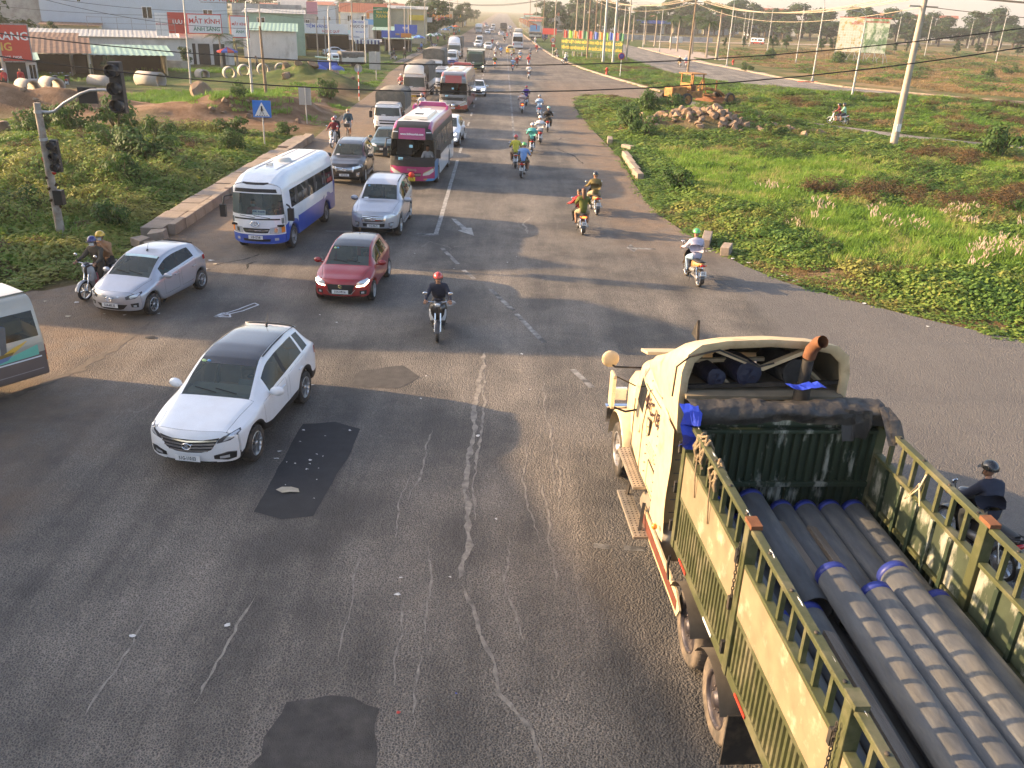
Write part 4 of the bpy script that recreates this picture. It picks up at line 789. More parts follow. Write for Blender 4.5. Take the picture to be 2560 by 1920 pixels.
def car(name, label, cat, loc, rz, P, col, group=None, roofm=None, plate_s=None, low=False, glassm=None, seatm=None):
 """a car from its side lines. d = metres behind the nose"""
 L, Wd, wb, fo, r = P['L'], P['W'], P['wb'], P['fo'], P['r']; hl = L / 2; hw0 = Wd / 2
 T, B, HW, RW = P['top'], P['belt'], P['hw'], P['rw']; zb = P.get('sill', .30)
 dc, dh, drh, drb = P['cowl'], P['header'], P['rheader'], P['rbase']; dB = P['bpillar']; dC = P['cpillar']; dq = P.get('quarter', dC + .05)
 wc = (fo, fo + wb); Ra = r + .065; f0, rl = .32, L - .26
 ds = {f0, dc, dh, (dc + dh) / 2, drh, drb, (drh + drb) / 2, dB - .045, dB + .045, dC, rl, P.get('roofend', drh), (f0 + dc) / 2, (dh + dB) / 2, (dB + dC) / 2, P.get('apillar', dc + .25)}
 if dq > dC + .1: ds |= {dC + .07, dq}
 if P.get('deck'): ds |= {(drb + rl) / 2}
 for c in wc: ds |= {c + k * Ra for k in (-1.06, -.99, -.78, -.42, 0, .42, .78, .99, 1.06)}
 ds = sorted(d for d in ds if f0 <= d <= rl); keep = [ds[0]]
 must = {dB - .045, dB + .045, dc, dh, drh, drb}
 for d in ds[1:]:
  if d - keep[-1] < .035:
   if d in must and keep[-1] not in must: keep[-1] = d
   continue
  keep.append(d)
 ds = keep; rings = []
 for d in ds:
  hw = hw0 * interp(d, HW); zt = interp(d, T); zl = min(interp(d, B), zt - .03); hr = hw0 * interp(d, RW); z0 = zb + (.0 if .5 < d < L - .5 else .0)
  for c in wc:
   if abs(d - c) < Ra: z0 = max(z0, r + math.sqrt(Ra * Ra - (d - c) ** 2))
  z0 = min(z0, zl - .12); gh = zt - zl
  e = z0 + (zl - z0) * .22; mdl = z0 + (zl - z0) * .62
  pts = [(hw - .10, z0 - .0), (hw - .02, z0 + .012), (hw, e), (hw * .995, mdl), (hw * .985, zl - .045), (hw * .955, zl)]
  rs = min(.055, gh * .3); g3 = (hr, zt - rs)
  for t in (.06, .5, .9): pts.append((lerp(hw * .955, g3[0], t) + math.sin(t * math.pi) * .012, lerp(zl, g3[1], t)))
  pts += [g3, (hr * .93, zt - rs * .35), (hr * .62, zt - rs * .08), (hr * .3, zt - .002), (0, zt)]; rings.append(pts)
 K = 5
 ym = {}
 def region(part, a, j, x, y, z):
  d = hl - y; sd = 'left' if x < 0 else 'right'
  if part == 'side':
   if j <= 1 and P.get('clad'): return 'cladding'
   if j >= 10:
    if dc < d < dh: return 'windscreen'
    if drh < d < drb: return 'rear_window'
    if dh <= d <= P.get('roofend', drh): return 'roof'
    if dh <= d <= drh: return 'body'
    if d <= dc and j >= 8: return 'bonnet'
   if j in (6, 7):
    a0 = P.get('apillar', dc + .25)
    if a0 < d < dB - .045: return 'side_window:f' + sd
    if dB - .045 < d < dB + .045: return 'pillar_trim:' + sd
    if dB + .045 < d < dC: return 'side_window:r' + sd
    if dC + .07 < d < dq: return 'side_window:q' + sd
   if d <= dc and j >= 6 and j < 10: return 'bonnet' if j >= 8 else 'body'
   if 2 <= j <= 4:
    if fo + Ra + .12 < d < dB: return 'door:f' + sd
    if dB < d < min(dC + .05, fo + wb + .05): return 'door:r' + sd
   return 'body'
  if part == 'rear' and j >= 9 and a in (3, 4): return 'boot'
  return 'body'
 sh = Shell([hl - d for d in ds], rings, K, [(z, b) for z, b in P['nose']], [(z, b) for z, b in P['tail']], region, 0 if low else 1)
 root = thing(name, label, cat, loc, rz, group); gm = glassm or M_glass
 mats = {'body': col, 'windscreen': M_screen, 'rear_window': gm, 'side_window': gm, 'roof': roofm or col, 'cladding': M_black, 'pillar_trim': M_black}
 parts = sh.emit(root, mats)
 for sx in (-1, 1):
  for c in wc: wheel(root, sx * (hw0 - P.get('tw', .22) / 2 - .012), hl - c, r, P.get('tw', .22), sx, P.get('spokes', 10))
 u = MB().box((0, 0, .42), (Wd - .56, L - .7, .36))
 for c in wc:
  for sx in (-1, 1): u.box((sx * (hw0 - .33), hl - c, r + .12), (.2, Ra * 2, r))
 u.build('underbody', M_under, root)
 def D(x, d, z): return (x, hl - d, z)
 # cabin: dashboard and seats seen through the glass
 zc = interp(dc, T); MB().box(D(0, dc + .32, zc - .13), (Wd - .3, .5, .16)).box(D(-.36, dc + .62, zc - .05), (.34, .03, .3), rx=.5).build('dashboard', M_dash, root, bevel=.03)
 if not low:
  for sx in (-.37, .37): seat(root, sx, hl - (dB + .0), zb + .26, seatm or M_seat)
  for sx in (-.37, .37): seat(root, sx, hl - (dB + .72), zb + .26, seatm or M_seat)
 return root, sh, D, parts
def mirrors(root, D, hw, d, z, m, s=1.0):
 for sx in (-1, 1):
  b = MB().ball((sx * .12, .03, .03), .1 * s, 14, sc=(1.25, .62, .85)).box((sx * .0, 0, -.02), (.12, .05, .04)); o = b.build('wing_mirror', m, root); o.location = D(sx * (hw + .02), d, z); o.rotation_euler = (0, 0, -sx * .15)
def badge(root, p, s, style, rx=0.0, m=None):
 b = MB(); pts = [(s * math.cos(a / 16 * 6.283), 0, s * .66 * math.sin(a / 16 * 6.283)) for a in range(17)]
 if style != 'S': b.tube(pts, s * .13, 6, cap=False)
 if style == 'H': b.bar((-s * .38, 0, -s * .42), (-s * .2, 0, s * .45), s * .16).bar((s * .2, 0, -s * .45), (s * .38, 0, s * .42), s * .16).bar((-s * .3, 0, -s * .12), (s * .3, 0, s * .12), s * .14)
 if style == 'T': b.tube([(p_[0] * .45, 0, p_[2] * .95) for p_ in pts], s * .09, 6, cap=False).tube([(p_[0] * .75, 0, s * .28 + p_[2] * .45) for p_ in pts], s * .09, 6, cap=False)
 if style == 'M': b.tube([(-s * .9, 0, s * .15), (-s * .35, 0, s * .3), (0, 0, -s * .35), (s * .35, 0, s * .3), (s * .9, 0, s * .15)], s * .13, 6)
 if style == 'S': b.tube([(s * .8, 0, s * .35), (0, 0, s * .85), (-s * .8, 0, s * .3), (s * .8, 0, -s * .3), (0, 0, -s * .85), (-s * .8, 0, -s * .35)], s * .2, 6)
 o = b.build('badge', m or M_chrome, root); o.location = p; o.rotation_euler = (rx, 0, 0); return o
NOSE = [(.2, .22), (.35, .28), (.55, .31), (.75, .27), (.95, .18), (1.2, .12)]
TAIL = [(.2, .20), (.45, .24), (.7, .22), (1.0, .14), (1.2, .08)]
def face_kit(root, sh, D, P, hw):
 """headlamps, grille and bumper openings given in P as points (x, d, z)"""
 def both(nm, up, lo, m, off=.006):
  for sx in (-1, 1): sh.strip(nm, [D(sx * a, d, z) for a, d, z in up], [D(sx * a, d, z) for a, d, z in lo], m, root, off)
 def mid(nm, up, lo, m, off=.006):
  U = [D(-a, d, z) for a, d, z in up[::-1]] + [D(a, d, z) for a, d, z in up[1 if up[0][0] == 0 else 0:]]; W_ = [D(-a, d, z) for a, d, z in lo[::-1]] + [D(a, d, z) for a, d, z in lo[1 if lo[0][0] == 0 else 0:]]
  return sh.strip(nm, U, W_, m, root, off)
 return both, mid
def handles(root, sh, D, ds, z, hw, m):
 for sx in (-1, 1):
  for d in ds:
   a = sh.snap(D(sx * hw, d, z), .02); b = MB().box((0, 0, 0), (.03, .2, .035)); o = b.build('door_handle', m, root, bevel=.008); o.location = a
def aerial(root, p, h): MB().tube([p, (p[0], p[1] - h * .5, p[2] + h)], [.006, .004], 5).ball(p, .03, 8, sc=(1, 1.6, .6)).build('aerial', M_black, root)
def wipers(root, sh, D, d, zc, hw):
 for x0, x1 in ((-.55, .05), (.0, .6)):
  a = sh.snap(D(x0 * hw, d + .05, zc), .02); b = sh.snap(D(x1 * hw, d + .12, zc + .06), .02); MB().tube([a, b], .011, 5).build('wiper', M_black, root)
def sticker(root, sh, D, x, d, z, s, m, name='windscreen_sticker'):
 c = sh.snap(D(x, d, z), .004); b = MB().ball((0, 0, 0), s, 10, sc=(1, .45, .8)); o = b.build(name, m, root); o.location = c
M_stk = mat('sticker_green', (.55, .75, .35), .5, var=0); M_stk2 = mat('sticker_blue', (.2, .45, .7), .5, var=0); M_paper = mat('white_paper', (.75, .77, .78), .7, var=.05)

# ---- white seven-seat SUV with black glass roof
SF = dict(roofend=3.95, L=4.69, W=1.88, wb=2.70, fo=.93, r=.36, sill=.33, cowl=1.28, header=2.12, rheader=4.12, rbase=4.46, bpillar=2.62, cpillar=3.62, quarter=4.0, apillar=1.75, clad=True, tw=.235, spokes=10,
 top=[(.3, .93), (.7, 1.03), (1.28, 1.11), (1.7, 1.38), (2.12, 1.60), (2.7, 1.67), (3.5, 1.66), (4.12, 1.59), (4.46, 1.16), (4.7, 1.1)], belt=[(.3, .84), (.8, .93), (1.3, 1.0), (2.6, 1.05), (3.6, 1.13), (4.2, 1.17), (4.7, 1.02)],
 hw=[(.3, .90), (.6, .965), (1.0, 1.0), (3.8, 1.0), (4.3, .97), (4.5, .92)], rw=[(.3, .66), (.8, .72), (1.28, .80), (1.7, .74), (2.12, .67), (3.0, .66), (4.12, .60), (4.46, .72), (4.7, .7)], nose=[(.3, .24), (.5, .30), (.72, .31), (.9, .22), (1.2, .12)], tail=TAIL)
M_roofg = mat('black_glass_roof', (.012, .012, .013), .12, var=0, coat=1.0)
c, sh, D, pt = car('suv', 'white SUV with black glass roof beside the fresh asphalt patch', 'suv', (-5.16, 16.2, 0), R(180 - 7.7), SF, M_white, roofm=M_roofg, glassm=M_dark, seatm=M_seatb)
both, mid = face_kit(c, sh, D, SF, .94)
mid('grille', [(0, .02, .80), (.3, .03, .80), (.58, .12, .83)], [(0, .02, .54), (.25, .03, .55), (.42, .08, .60)], M_black)
for k, z in enumerate((.765, .70, .64, .58)):
 w = (.54, .50, .45, .36)[k]; mid('grille_bar', [(0, .0, z + .018), (w, .1, z + .03)], [(0, .0, z - .014), (w, .1, z + .0)], M_chrome, .02)
both('headlamp', [(.56, .12, .80), (.72, .22, .90), (.86, .48, 1.0)], [(.52, .1, .72), (.74, .22, .76), (.87, .46, .88)], M_lensd)
both('headlamp_lens', [(.66, .17, .80), (.74, .26, .88), (.84, .42, .95)], [(.62, .15, .75), (.76, .26, .80), (.85, .42, .89)], M_lens, .014)
both('fog_lamp_bezel', [(.46, .07, .48), (.7, .15, .54), (.82, .28, .52)], [(.46, .07, .40), (.7, .15, .36), (.80, .28, .40)], M_black)
both('fog_lamp', [(.56, .1, .46), (.72, .18, .48)], [(.56, .1, .41), (.72, .18, .42)], M_lens, .015)
both('fog_trim', [(.52, .09, .50), (.72, .17, .545), (.81, .28, .53)], [(.52, .09, .485), (.72, .17, .525), (.81, .28, .51)], M_chrome, .012)
mid('lower_intake', [(0, .03, .36), (.5, .09, .34)], [(0, .03, .28), (.45, .09, .28)], M_black); mid('skid_plate', [(0, .02, .275), (.5, .08, .275)], [(0, .02, .245), (.5, .08, .25)], mat('grey_trim', (.35, .35, .36), .4, .5), .02)
plate(c, 0, SF['L'] / 2 - .0 + .015, .44, '51G-110.03'); badge(c, D(0, -.01, .675), .085, 'H', rx=.1)
both('tail_lamp', [(.88, 4.28, 1.08), (.84, 4.5, 1.06)], [(.9, 4.28, .92), (.86, 4.5, .88)], M_red)
mirrors(c, D, .90, 1.78, 1.06, M_white, 1.15); handles(c, sh, D, (2.35, 3.35), .93, .94, M_white); aerial(c, D(0, 3.95, 1.63), .22); wipers(c, sh, D, 1.3, 1.13, .75)
for sx in (-1, 1): sh.strip('roof_rail', [D(sx * .635, 2.2, 1.64), D(sx * .63, 3.2, 1.7), D(sx * .60, 4.1, 1.63)], [D(sx * .60, 2.2, 1.64), D(sx * .59, 3.2, 1.7), D(sx * .56, 4.1, 1.63)], M_black, c, .03)
sh.strip('rear_spoiler', [D(-.55, 4.08, 1.6), D(.55, 4.08, 1.6)], [D(-.58, 4.22, 1.55), D(.58, 4.22, 1.55)], M_white, c, .045)
sticker(c, sh, D, .5, 1.98, 1.52, .05, M_stk); sticker(c, sh, D, .4, 1.98, 1.53, .04, M_stk2)
sh.strip('windscreen_band', [D(-.55, 2.1, 1.6), D(.55, 2.1, 1.6)], [D(-.57, 1.93, 1.5), D(.57, 1.93, 1.5)], M_roofg, c, .004)
MB().box(D(0, 1.66, 1.06), (1.3, .42, .12)).build('dash_top', mat('beige_dash', (.38, .36, .29), .8), c, bevel=.03)

# ---- red hatchback with black roof
SW = dict(L=3.84, W=1.735, wb=2.45, fo=.80, r=.305, sill=.27, cowl=1.02, header=1.66, rheader=3.42, rbase=3.70, bpillar=2.10, cpillar=2.95, apillar=1.38, tw=.195, spokes=10,
 top=[(.3, .80), (.65, .92), (1.02, .98), (1.3, 1.18), (1.66, 1.40), (2.2, 1.49), (2.9, 1.47), (3.42, 1.39), (3.70, 1.02), (3.9, .98)], belt=[(.3, .70), (.8, .84), (1.1, .90), (2.1, .95), (3.2, 1.0), (3.7, .95)],
 hw=[(.3, .89), (.6, .97), (.9, 1.0), (1.7, .965), (2.3, .97), (2.9, 1.0), (3.3, 1.0), (3.6, .93)], rw=[(.3, .62), (.65, .72), (1.02, .82), (1.66, .70), (2.4, .68), (3.42, .62), (3.7, .72)], nose=[(.2, .22), (.4, .29), (.6, .31), (.8, .22), (1.1, .1)], tail=TAIL)
M_redp = paint('deep_red_paint', (.30, .010, .014)); M_blk = paint('gloss_black_paint', (.012, .012, .013))
c, sh, D, pt = car('hatchback', 'red hatchback with black roof and lit daytime lamps', 'car', (-4.36, 25.87, 0), R(180 - 3.3), SW, M_redp, roofm=M_blk, glassm=M_dark)
both, mid = face_kit(c, sh, D, SW, .867)
mid('grille', [(0, .02, .66), (.3, .03, .66), (.42, .07, .64)], [(0, .02, .36), (.25, .03, .36), (.33, .05, .40)], M_black)
mid('grille_surround', [(0, .0, .372), (.3, .03, .375), (.40, .07, .5)], [(0, .0, .34), (.32, .03, .35), (.43, .07, .5)], M_chrome, .018)
both('headlamp', [(.48, .1, .70), (.62, .2, .80), (.76, .42, .88)], [(.46, .09, .60), (.68, .2, .60), (.80, .42, .76)], M_lens)
both('daytime_lamp', [(.46, .08, .615), (.66, .2, .62), (.795, .4, .76)], [(.46, .08, .585), (.68, .2, .588), (.81, .4, .73)], M_lamp_on, .016)
both('fog_lamp_bezel', [(.56, .1, .46), (.74, .25, .46)], [(.56, .1, .34), (.72, .25, .34)], M_black); both('fog_lamp', [(.60, .13, .43), (.68, .18, .43)], [(.60, .13, .37), (.68, .18, .37)], M_lens, .016)
mid('lower_lip', [(0, .04, .30), (.6, .14, .31)], [(0, .04, .27), (.6, .14, .28)], M_black, .01)
plate(c, 0, SW['L'] / 2 + .005, .45, '51H-149.16'); badge(c, D(0, .0, .60), .062, 'S', m=mat('gold_badge', (.75, .62, .30), .2, .9))
mirrors(c, D, .83, 1.42, .95, M_redp); handles(c, sh, D, (1.95,), .85, .87, M_redp); aerial(c, D(0, 2.9, 1.46), .22); wipers(c, sh, D, 1.05, 1.0, .7); both('tail_lamp', [(.82, 3.5, .92), (.74, 3.66, .92)], [(.83, 3.5, .72), (.75, 3.68, .72)], M_red)
sticker(c, sh, D, .46, 1.56, 1.33, .04, M_stk); sticker(c, sh, D, .38, 1.56, 1.34, .035, M_stk2)

# ---- silver hatchback by the verge
MZ = dict(L=3.90, W=1.695, wb=2.49, fo=.76, r=.30, sill=.26, cowl=.95, header=1.72, rheader=3.40, rbase=3.72, bpillar=2.12, cpillar=2.98, apillar=1.3, tw=.195, spokes=9,
 top=[(.3, .78), (.6, .90), (.95, .98), (1.3, 1.22), (1.72, 1.41), (2.2, 1.475), (2.8, 1.46), (3.40, 1.38), (3.72, 1.08), (3.9, 1.0)], belt=[(.3, .68), (.8, .84), (1.1, .90), (2.1, .97), (3.0, 1.07), (3.7, 1.0)],
 hw=[(.3, .88), (.6, .97), (.9, 1.0), (3.2, 1.0), (3.6, .92)], rw=[(.3, .6), (.6, .7), (.95, .82), (1.72, .70), (2.4, .68), (3.40, .62), (3.72, .72)], nose=[(.2, .22), (.4, .29), (.6, .30), (.8, .2), (1.1, .1)], tail=TAIL)
M_silver = paint('silver_paint', (.50, .50, .53), .55, .36)
c, sh, D, pt = car('hatchback', 'silver hatchback passing the stopped scooter pair by the verge', 'car', (-9.92, 24.15, 0), R(180 - 12.4), MZ, M_silver)
both, mid = face_kit(c, sh, D, MZ, .85)
mid('grille', [(0, .02, .44), (.3, .04, .44), (.46, .1, .44)], [(0, .03, .28), (.25, .05, .28), (.34, .08, .31)], M_black)
mid('upper_grille', [(0, .0, .66), (.28, .04, .68)], [(0, .0, .60), (.2, .02, .64)], M_chrome, .012)
both('headlamp', [(.42, .08, .66), (.6, .18, .75), (.74, .42, .82)], [(.44, .08, .58), (.66, .18, .60), (.76, .4, .73)], M_lensd); both('headlamp_lens', [(.52, .13, .67), (.62, .22, .72), (.70, .34, .77)], [(.54, .13, .60), (.66, .22, .63), (.72, .34, .71)], M_lens, .014)
both('fog_lamp_bezel', [(.54, .12, .46), (.70, .26, .48)], [(.56, .12, .36), (.69, .26, .35)], M_black); both('fog_lamp', [(.6, .16, .42), (.66, .21, .42)], [(.6, .16, .37), (.66, .21, .37)], M_lens, .014)
plate(c, 0, MZ['L'] / 2 + .0, .42, '51A-603.35'); badge(c, D(0, -.02, .60), .09, 'M')
mirrors(c, D, .81, 1.36, .93, M_silver); handles(c, sh, D, (1.95, 2.88), .84, .85, M_silver); aerial(c, D(0, 1.95, 1.46), .18); wipers(c, sh, D, .98, 1.0, .7); both('tail_lamp', [(.80, 3.42, 1.02), (.74, 3.62, 1.0)], [(.81, 3.42, .88), (.76, 3.62, .86)], M_red)
sh.strip('rear_spoiler', [D(-.48, 3.36, 1.4), D(.48, 3.36, 1.4)], [D(-.5, 3.5, 1.33), D(.5, 3.5, 1.33)], M_silver, c, .04)
sh.strip('sun_band', [D(-.5, 1.7, 1.41), D(.5, 1.7, 1.41)], [D(-.5, 1.6, 1.35), D(.5, 1.6, 1.35)], mat('sun_band', (.5, .66, .66), .3), c, .004)

# ---- two body-on-frame SUVs of one make, one silver, one black, and a white crossover behind
FT = dict(L=4.795, W=1.855, wb=2.745, fo=.95, r=.385, sill=.40, cowl=1.42, header=2.05, rheader=4.36, rbase=4.64, bpillar=2.62, cpillar=3.6, quarter=4.2, apillar=1.8, tw=.245, spokes=6,
 top=[(.3, 1.02), (.8, 1.14), (1.42, 1.22), (1.75, 1.48), (2.05, 1.70), (2.6, 1.80), (3.6, 1.82), (4.36, 1.74), (4.64, 1.25), (4.8, 1.15)], belt=[(.3, .92), (.8, 1.04), (1.42, 1.12), (2.6, 1.15), (3.6, 1.20), (4.3, 1.28), (4.8, 1.1)],
 hw=[(.3, .91), (.55, .975), (.9, 1.0), (4.0, 1.0), (4.5, .94)], rw=[(.3, .68), (.8, .74), (1.42, .82), (2.05, .71), (3.0, .70), (4.36, .66), (4.64, .74)], nose=[(.3, .22), (.5, .29), (.75, .30), (.95, .22), (1.3, .1)], tail=TAIL)
def fortuner(label, loc, rz, col, pl):
 c, sh, D, pt = car('suv', label, 'suv', loc, rz, FT, col, glassm=M_dark); both, mid = face_kit(c, sh, D, FT, .93)
 mid('grille', [(0, .02, .88), (.3, .03, .88), (.46, .07, .88)], [(0, .02, .66), (.3, .03, .66), (.36, .06, .68)], M_black)
 for z in (.84, .775, .71): mid('grille_bar', [(0, .0, z + .015), (.42, .07, z + .018)], [(0, .0, z - .014), (.41, .07, z - .01)], M_chrome, .02)
 both('grille_wing', [(.40, .06, .90), (.50, .1, .91)], [(.36, .06, .64), (.42, .08, .64)], M_chrome, .016)
 both('headlamp', [(.50, .1, .90), (.66, .2, .94), (.82, .42, .99)], [(.46, .1, .78), (.68, .2, .82), (.84, .42, .89)], M_lens)
 mid('lower_intake', [(0, .03, .60), (.42, .07, .60)], [(0, .03, .47), (.40, .07, .47)], M_black); both('fog_trim', [(.54, .12, .62), (.72, .24, .64)], [(.58, .12, .44), (.66, .2, .42)], M_chrome); both('fog_lamp', [(.60, .15, .60), (.70, .22, .61)], [(.61, .15, .52), (.69, .22, .52)], M_lens, .014)
 mid('skid_plate', [(0, .04, .42), (.6, .14, .42)], [(0, .04, .34), (.55, .14, .34)], mat('dark_trim', (.05, .05, .052), .5))
 plate(c, 0, FT['L'] / 2 + .0, .515, pl); badge(c, D(0, -.01, .775), .085, 'T')
 mirrors(c, D, .89, 1.86, 1.14, col, 1.2); handles(c, sh, D, (2.35, 3.35), 1.0, .93, M_chrome); wipers(c, sh, D, 1.45, 1.24, .75)
 for sx in (-1, 1): sh.strip('roof_rail', [D(sx * .63, 2.3, 1.78), D(sx * .63, 3.4, 1.84), D(sx * .6, 4.3, 1.78)], [D(sx * .59, 2.3, 1.79), D(sx * .59, 3.4, 1.85), D(sx * .56, 4.3, 1.79)], M_black if col is not M_blk else M_rim, c, .03)
 for sx in (-1, 1): MB().box(D(sx * .9, 2.35, .36), (.14, 1.8, .05)).build('side_step', M_rimd, c, bevel=.01)
 sticker(c, sh, D, .46, 1.96, 1.63, .045, M_stk2); sh.strip('windscreen_card', [D(.42, 1.5, 1.27), D(.58, 1.5, 1.27)], [D(.42, 1.44, 1.235), D(.58, 1.44, 1.235)], M_paper, c, .003)
 return c
fortuner('silver SUV stopped at the stop line beside the minibus', (-4.52, 34.3, 0), R(180 - 2.0), M_silver, '51G-306.71')
fortuner('black SUV waiting behind the white and blue minibus', (-7.42, 44.5, 0), R(180 + .4), M_blk, '60A-557.45')
SR = dict(SF); SR.update(W=1.89, r=.36, clad=True)
c, sh, D, pt = car('suv', 'white SUV with bonnet stripes and lit headlamps beside the magenta coach', 'suv', (-3.35, 58.1, 0), R(180 - 3), SR, M_white, glassm=M_dark)
both, mid = face_kit(c, sh, D, SR, .94)
mid('grille', [(0, .02, .84), (.4, .05, .86)], [(0, .02, .66), (.34, .05, .66)], M_black); both('headlamp', [(.5, .1, .82), (.82, .42, .95)], [(.5, .1, .68), (.84, .42, .84)], M_lens); both('lit_headlamp', [(.6, .14, .80), (.72, .25, .84)], [(.6, .14, .72), (.72, .25, .76)], M_lamp_on, .016)
mid('lower_intake', [(0, .03, .5), (.5, .1, .5)], [(0, .03, .4), (.5, .1, .4)], M_black); both('fog_lamp', [(.64, .16, .52), (.74, .24, .53)], [(.64, .16, .44), (.74, .24, .45)], M_lamp_on); plate(c, 0, SR['L'] / 2, .55, '51G-286.14'); mirrors(c, D, .9, 1.78, 1.06, M_white)
for x in (-.22, .22): sh.strip('bonnet_stripe', [D(x - .1, .35, .95), D(x - .1, .8, 1.05), D(x - .1, 1.25, 1.12)], [D(x + .1, .35, .95), D(x + .1, .8, 1.05), D(x + .1, 1.25, 1.12)], M_black, c, .005)
# ---- sedans
SD = dict(L=4.5, W=1.75, wb=2.6, fo=.88, r=.31, sill=.27, cowl=1.25, header=1.95, rheader=3.15, rbase=3.85, bpillar=2.35, cpillar=3.1, apillar=1.6, tw=.2, spokes=8, deck=True,
 top=[(.3, .80), (.8, .92), (1.25, .98), (1.6, 1.2), (1.95, 1.38), (2.4, 1.45), (3.15, 1.39), (3.85, 1.04), (4.2, 1.02), (4.5, .95)], belt=[(.3, .72), (.8, .84), (1.3, .90), (2.4, .94), (3.2, .96), (4.5, .90)],
 hw=[(.3, .88), (.6, .97), (.9, 1.0), (3.8, 1.0), (4.3, .92)], rw=[(.3, .64), (.8, .72), (1.25, .82), (1.95, .70), (2.5, .68), (3.15, .66), (3.85, .78), (4.5, .74)], nose=[(.2, .2), (.45, .28), (.65, .27), (.85, .18)], tail=[(.2, .18), (.5, .24), (.8, .2), (1.0, .14)])
M_teal = paint('dark_teal_paint', (.03, .07, .075), .2)
def sedan(label, loc, rz, col, pl=None, group=None, lit=False, name='car', P=SD, low=True):
 c, sh, D, pt = car(name, label, 'car', loc, rz, P, col, group, low=low); both, mid = face_kit(c, sh, D, P, P['W'] / 2); z = P['top'][0][1]
 mid('grille', [(0, .02, z - .1), (.4, .06, z - .1)], [(0, .02, z - .24), (.36, .06, z - .24)], M_black); both('headlamp', [(.44, .08, z - .06), (.74, .36, z + .03)], [(.44, .08, z - .2), (.76, .36, z - .1)], M_lamp_on if lit else M_lens)
 mid('lower_intake', [(0, .03, .42), (.5, .1, .42)], [(0, .03, .32), (.5, .1, .32)], M_black); Lr = P['L']
 both('tail_lamp', [(.50, Lr - .06, z + .02), (.78, Lr - .22, z + .02)], [(.50, Lr - .06, z - .14), (.78, Lr - .22, z - .14)], M_red)
 if pl: plate(c, 0, P['L'] / 2, .5, pl)
 MB().box(D(0, Lr - .005, z - .1), (.45, .02, .13)).build('rear_plate', M_plate, c); mirrors(c, D, P['W'] / 2 - .04, P['cowl'] + .35, P['top'][2][1] - .04, col); return c
sedan('dark teal sedan hidden half behind the magenta coach', (-6.6, 53.0, 0), R(180), M_teal, '51A-806.14', low=False)
# ================================================================== buses and lorries
def bus(name, label, cat, loc, rz, P, mats, group=None, level=1):
 """box body. P: L, W, H, zb, belt, wtop (side windows), fbelt, fwtop (windscreen), win=[(d0,d1)..], wheels=[d..], r"""
 L, Wd, H, zb, r = P['L'], P['W'], P['H'], P['zb'], P['r']; hl, hw = L / 2, Wd / 2; Ra = r + .09; f0, rl = P.get('f0', .28), L - .2
 ds = {f0, f0 + .25, rl, rl - .3}
 for a, b in P['win']: ds |= {a, b}
 for w in P['wheels']: ds |= {w + k * Ra for k in (-1.06, -.98, -.7, 0, .7, .98, 1.06)}
 for a in P.get('extra', ()): ds.add(a)
 ds = sorted(d for d in ds if f0 <= d <= rl); k = [ds[0]]
 for d in ds[1:]:
  if d - k[-1] > .03: k.append(d)
 ds = k; rings = []; tap = P.get('taper', [(0, 1.0), (9, 1.0)]); ro = P.get('round', .16)
 for i, d in enumerate(ds):
  fr = i == 0; bz = P['fbelt'] if fr else P['belt']; wt = P['fwtop'] if fr else P['wtop']; h = interp(d, P['roof']) if 'roof' in P else H; w = hw * interp(d, tap)
  z0 = zb
  for wc in P['wheels']:
   if abs(d - wc) < Ra: z0 = max(z0, r + math.sqrt(Ra * Ra - (d - wc) ** 2))
  z0 = min(z0, bz - .2); wt = min(wt, h - .17)
  rings.append([(w - .12, z0), (w - .015, z0 + .012), (w, z0 + .1), (w, lerp(z0, bz, .36)), (w, lerp(z0, bz, .72)), (w, bz - .03), (w - .005, bz), (w - .02 - P.get('tumble', .03), wt), (w - .04 - P.get('tumble', .03) * 1.3, min(wt + .05, h - .12)),
      (w - ro * .9, h - .045), (w - ro * 1.7, h - .01), (w * .6, h + .005), (w * .3, h + .012), (0, h + .015)])
 K = 8
 def region(part, a, j, x, y, z):
  d = hl - y; sd = 'left' if x < 0 else 'right'; q = P['paint'](part, d, z, abs(x), j, sd) if 'paint' in P else None
  if part == 'side' and j == 6:
   for n, (a0, b0) in enumerate(P['win']):
    if a0 < d < b0: return 'side_window:%d%s' % (n, sd)
  if part == 'front' and a == 6 and j >= K + (0 if P.get('wide') else 1): return 'windscreen'
  if part == 'rear' and a == 6 and j >= K + 1 and P.get('rearwin', True): return 'rear_window'
  return q or 'body'
 sh = Shell([hl - d for d in ds], rings, K, P['nose'], P.get('tail', [(0, .12), (4, .1)]), region, level, P.get('pw', 3.2)); root = thing(name, label, cat, loc, rz, group)
 mm = {'windscreen': M_screen, 'rear_window': M_dark, 'side_window': M_dark}; mm.update(mats); sh.emit(root, mm)
 for wc in P['wheels']:
  for sx in (-1, 1): wheel(root, sx * (hw - .16), hl - wc, r, .26, sx, steel=True)
 MB().box((0, 0, zb + .3), (Wd - .7, L - .5, .5)).box((0, 0, zb + .62), (Wd - .2, L - .5, .06)).build('underbody', M_under, root)
 D = lambda x, d, z: (x, hl - d, z)
 return root, sh, D
def row_seats(root, D, Wd, d0, d1, step, z, m):
 b = MB(); n = 0; d = d0
 while d < d1:
  for x in (-Wd * .3, Wd * .3):
   s = bpy.data.objects.new('seat', row_seats.me) if hasattr(row_seats, 'me') else None
   if s is None:
    t = MB().box((0, 0, .42), (.75, .45, .12)).box((0, -.22, .82), (.75, .12, .75), rx=.12); s = t.build('seat', m, root); row_seats.me = s.data
   else: COL.objects.link(s); s.parent = root
   s.location = D(x, d, z)
  d += step
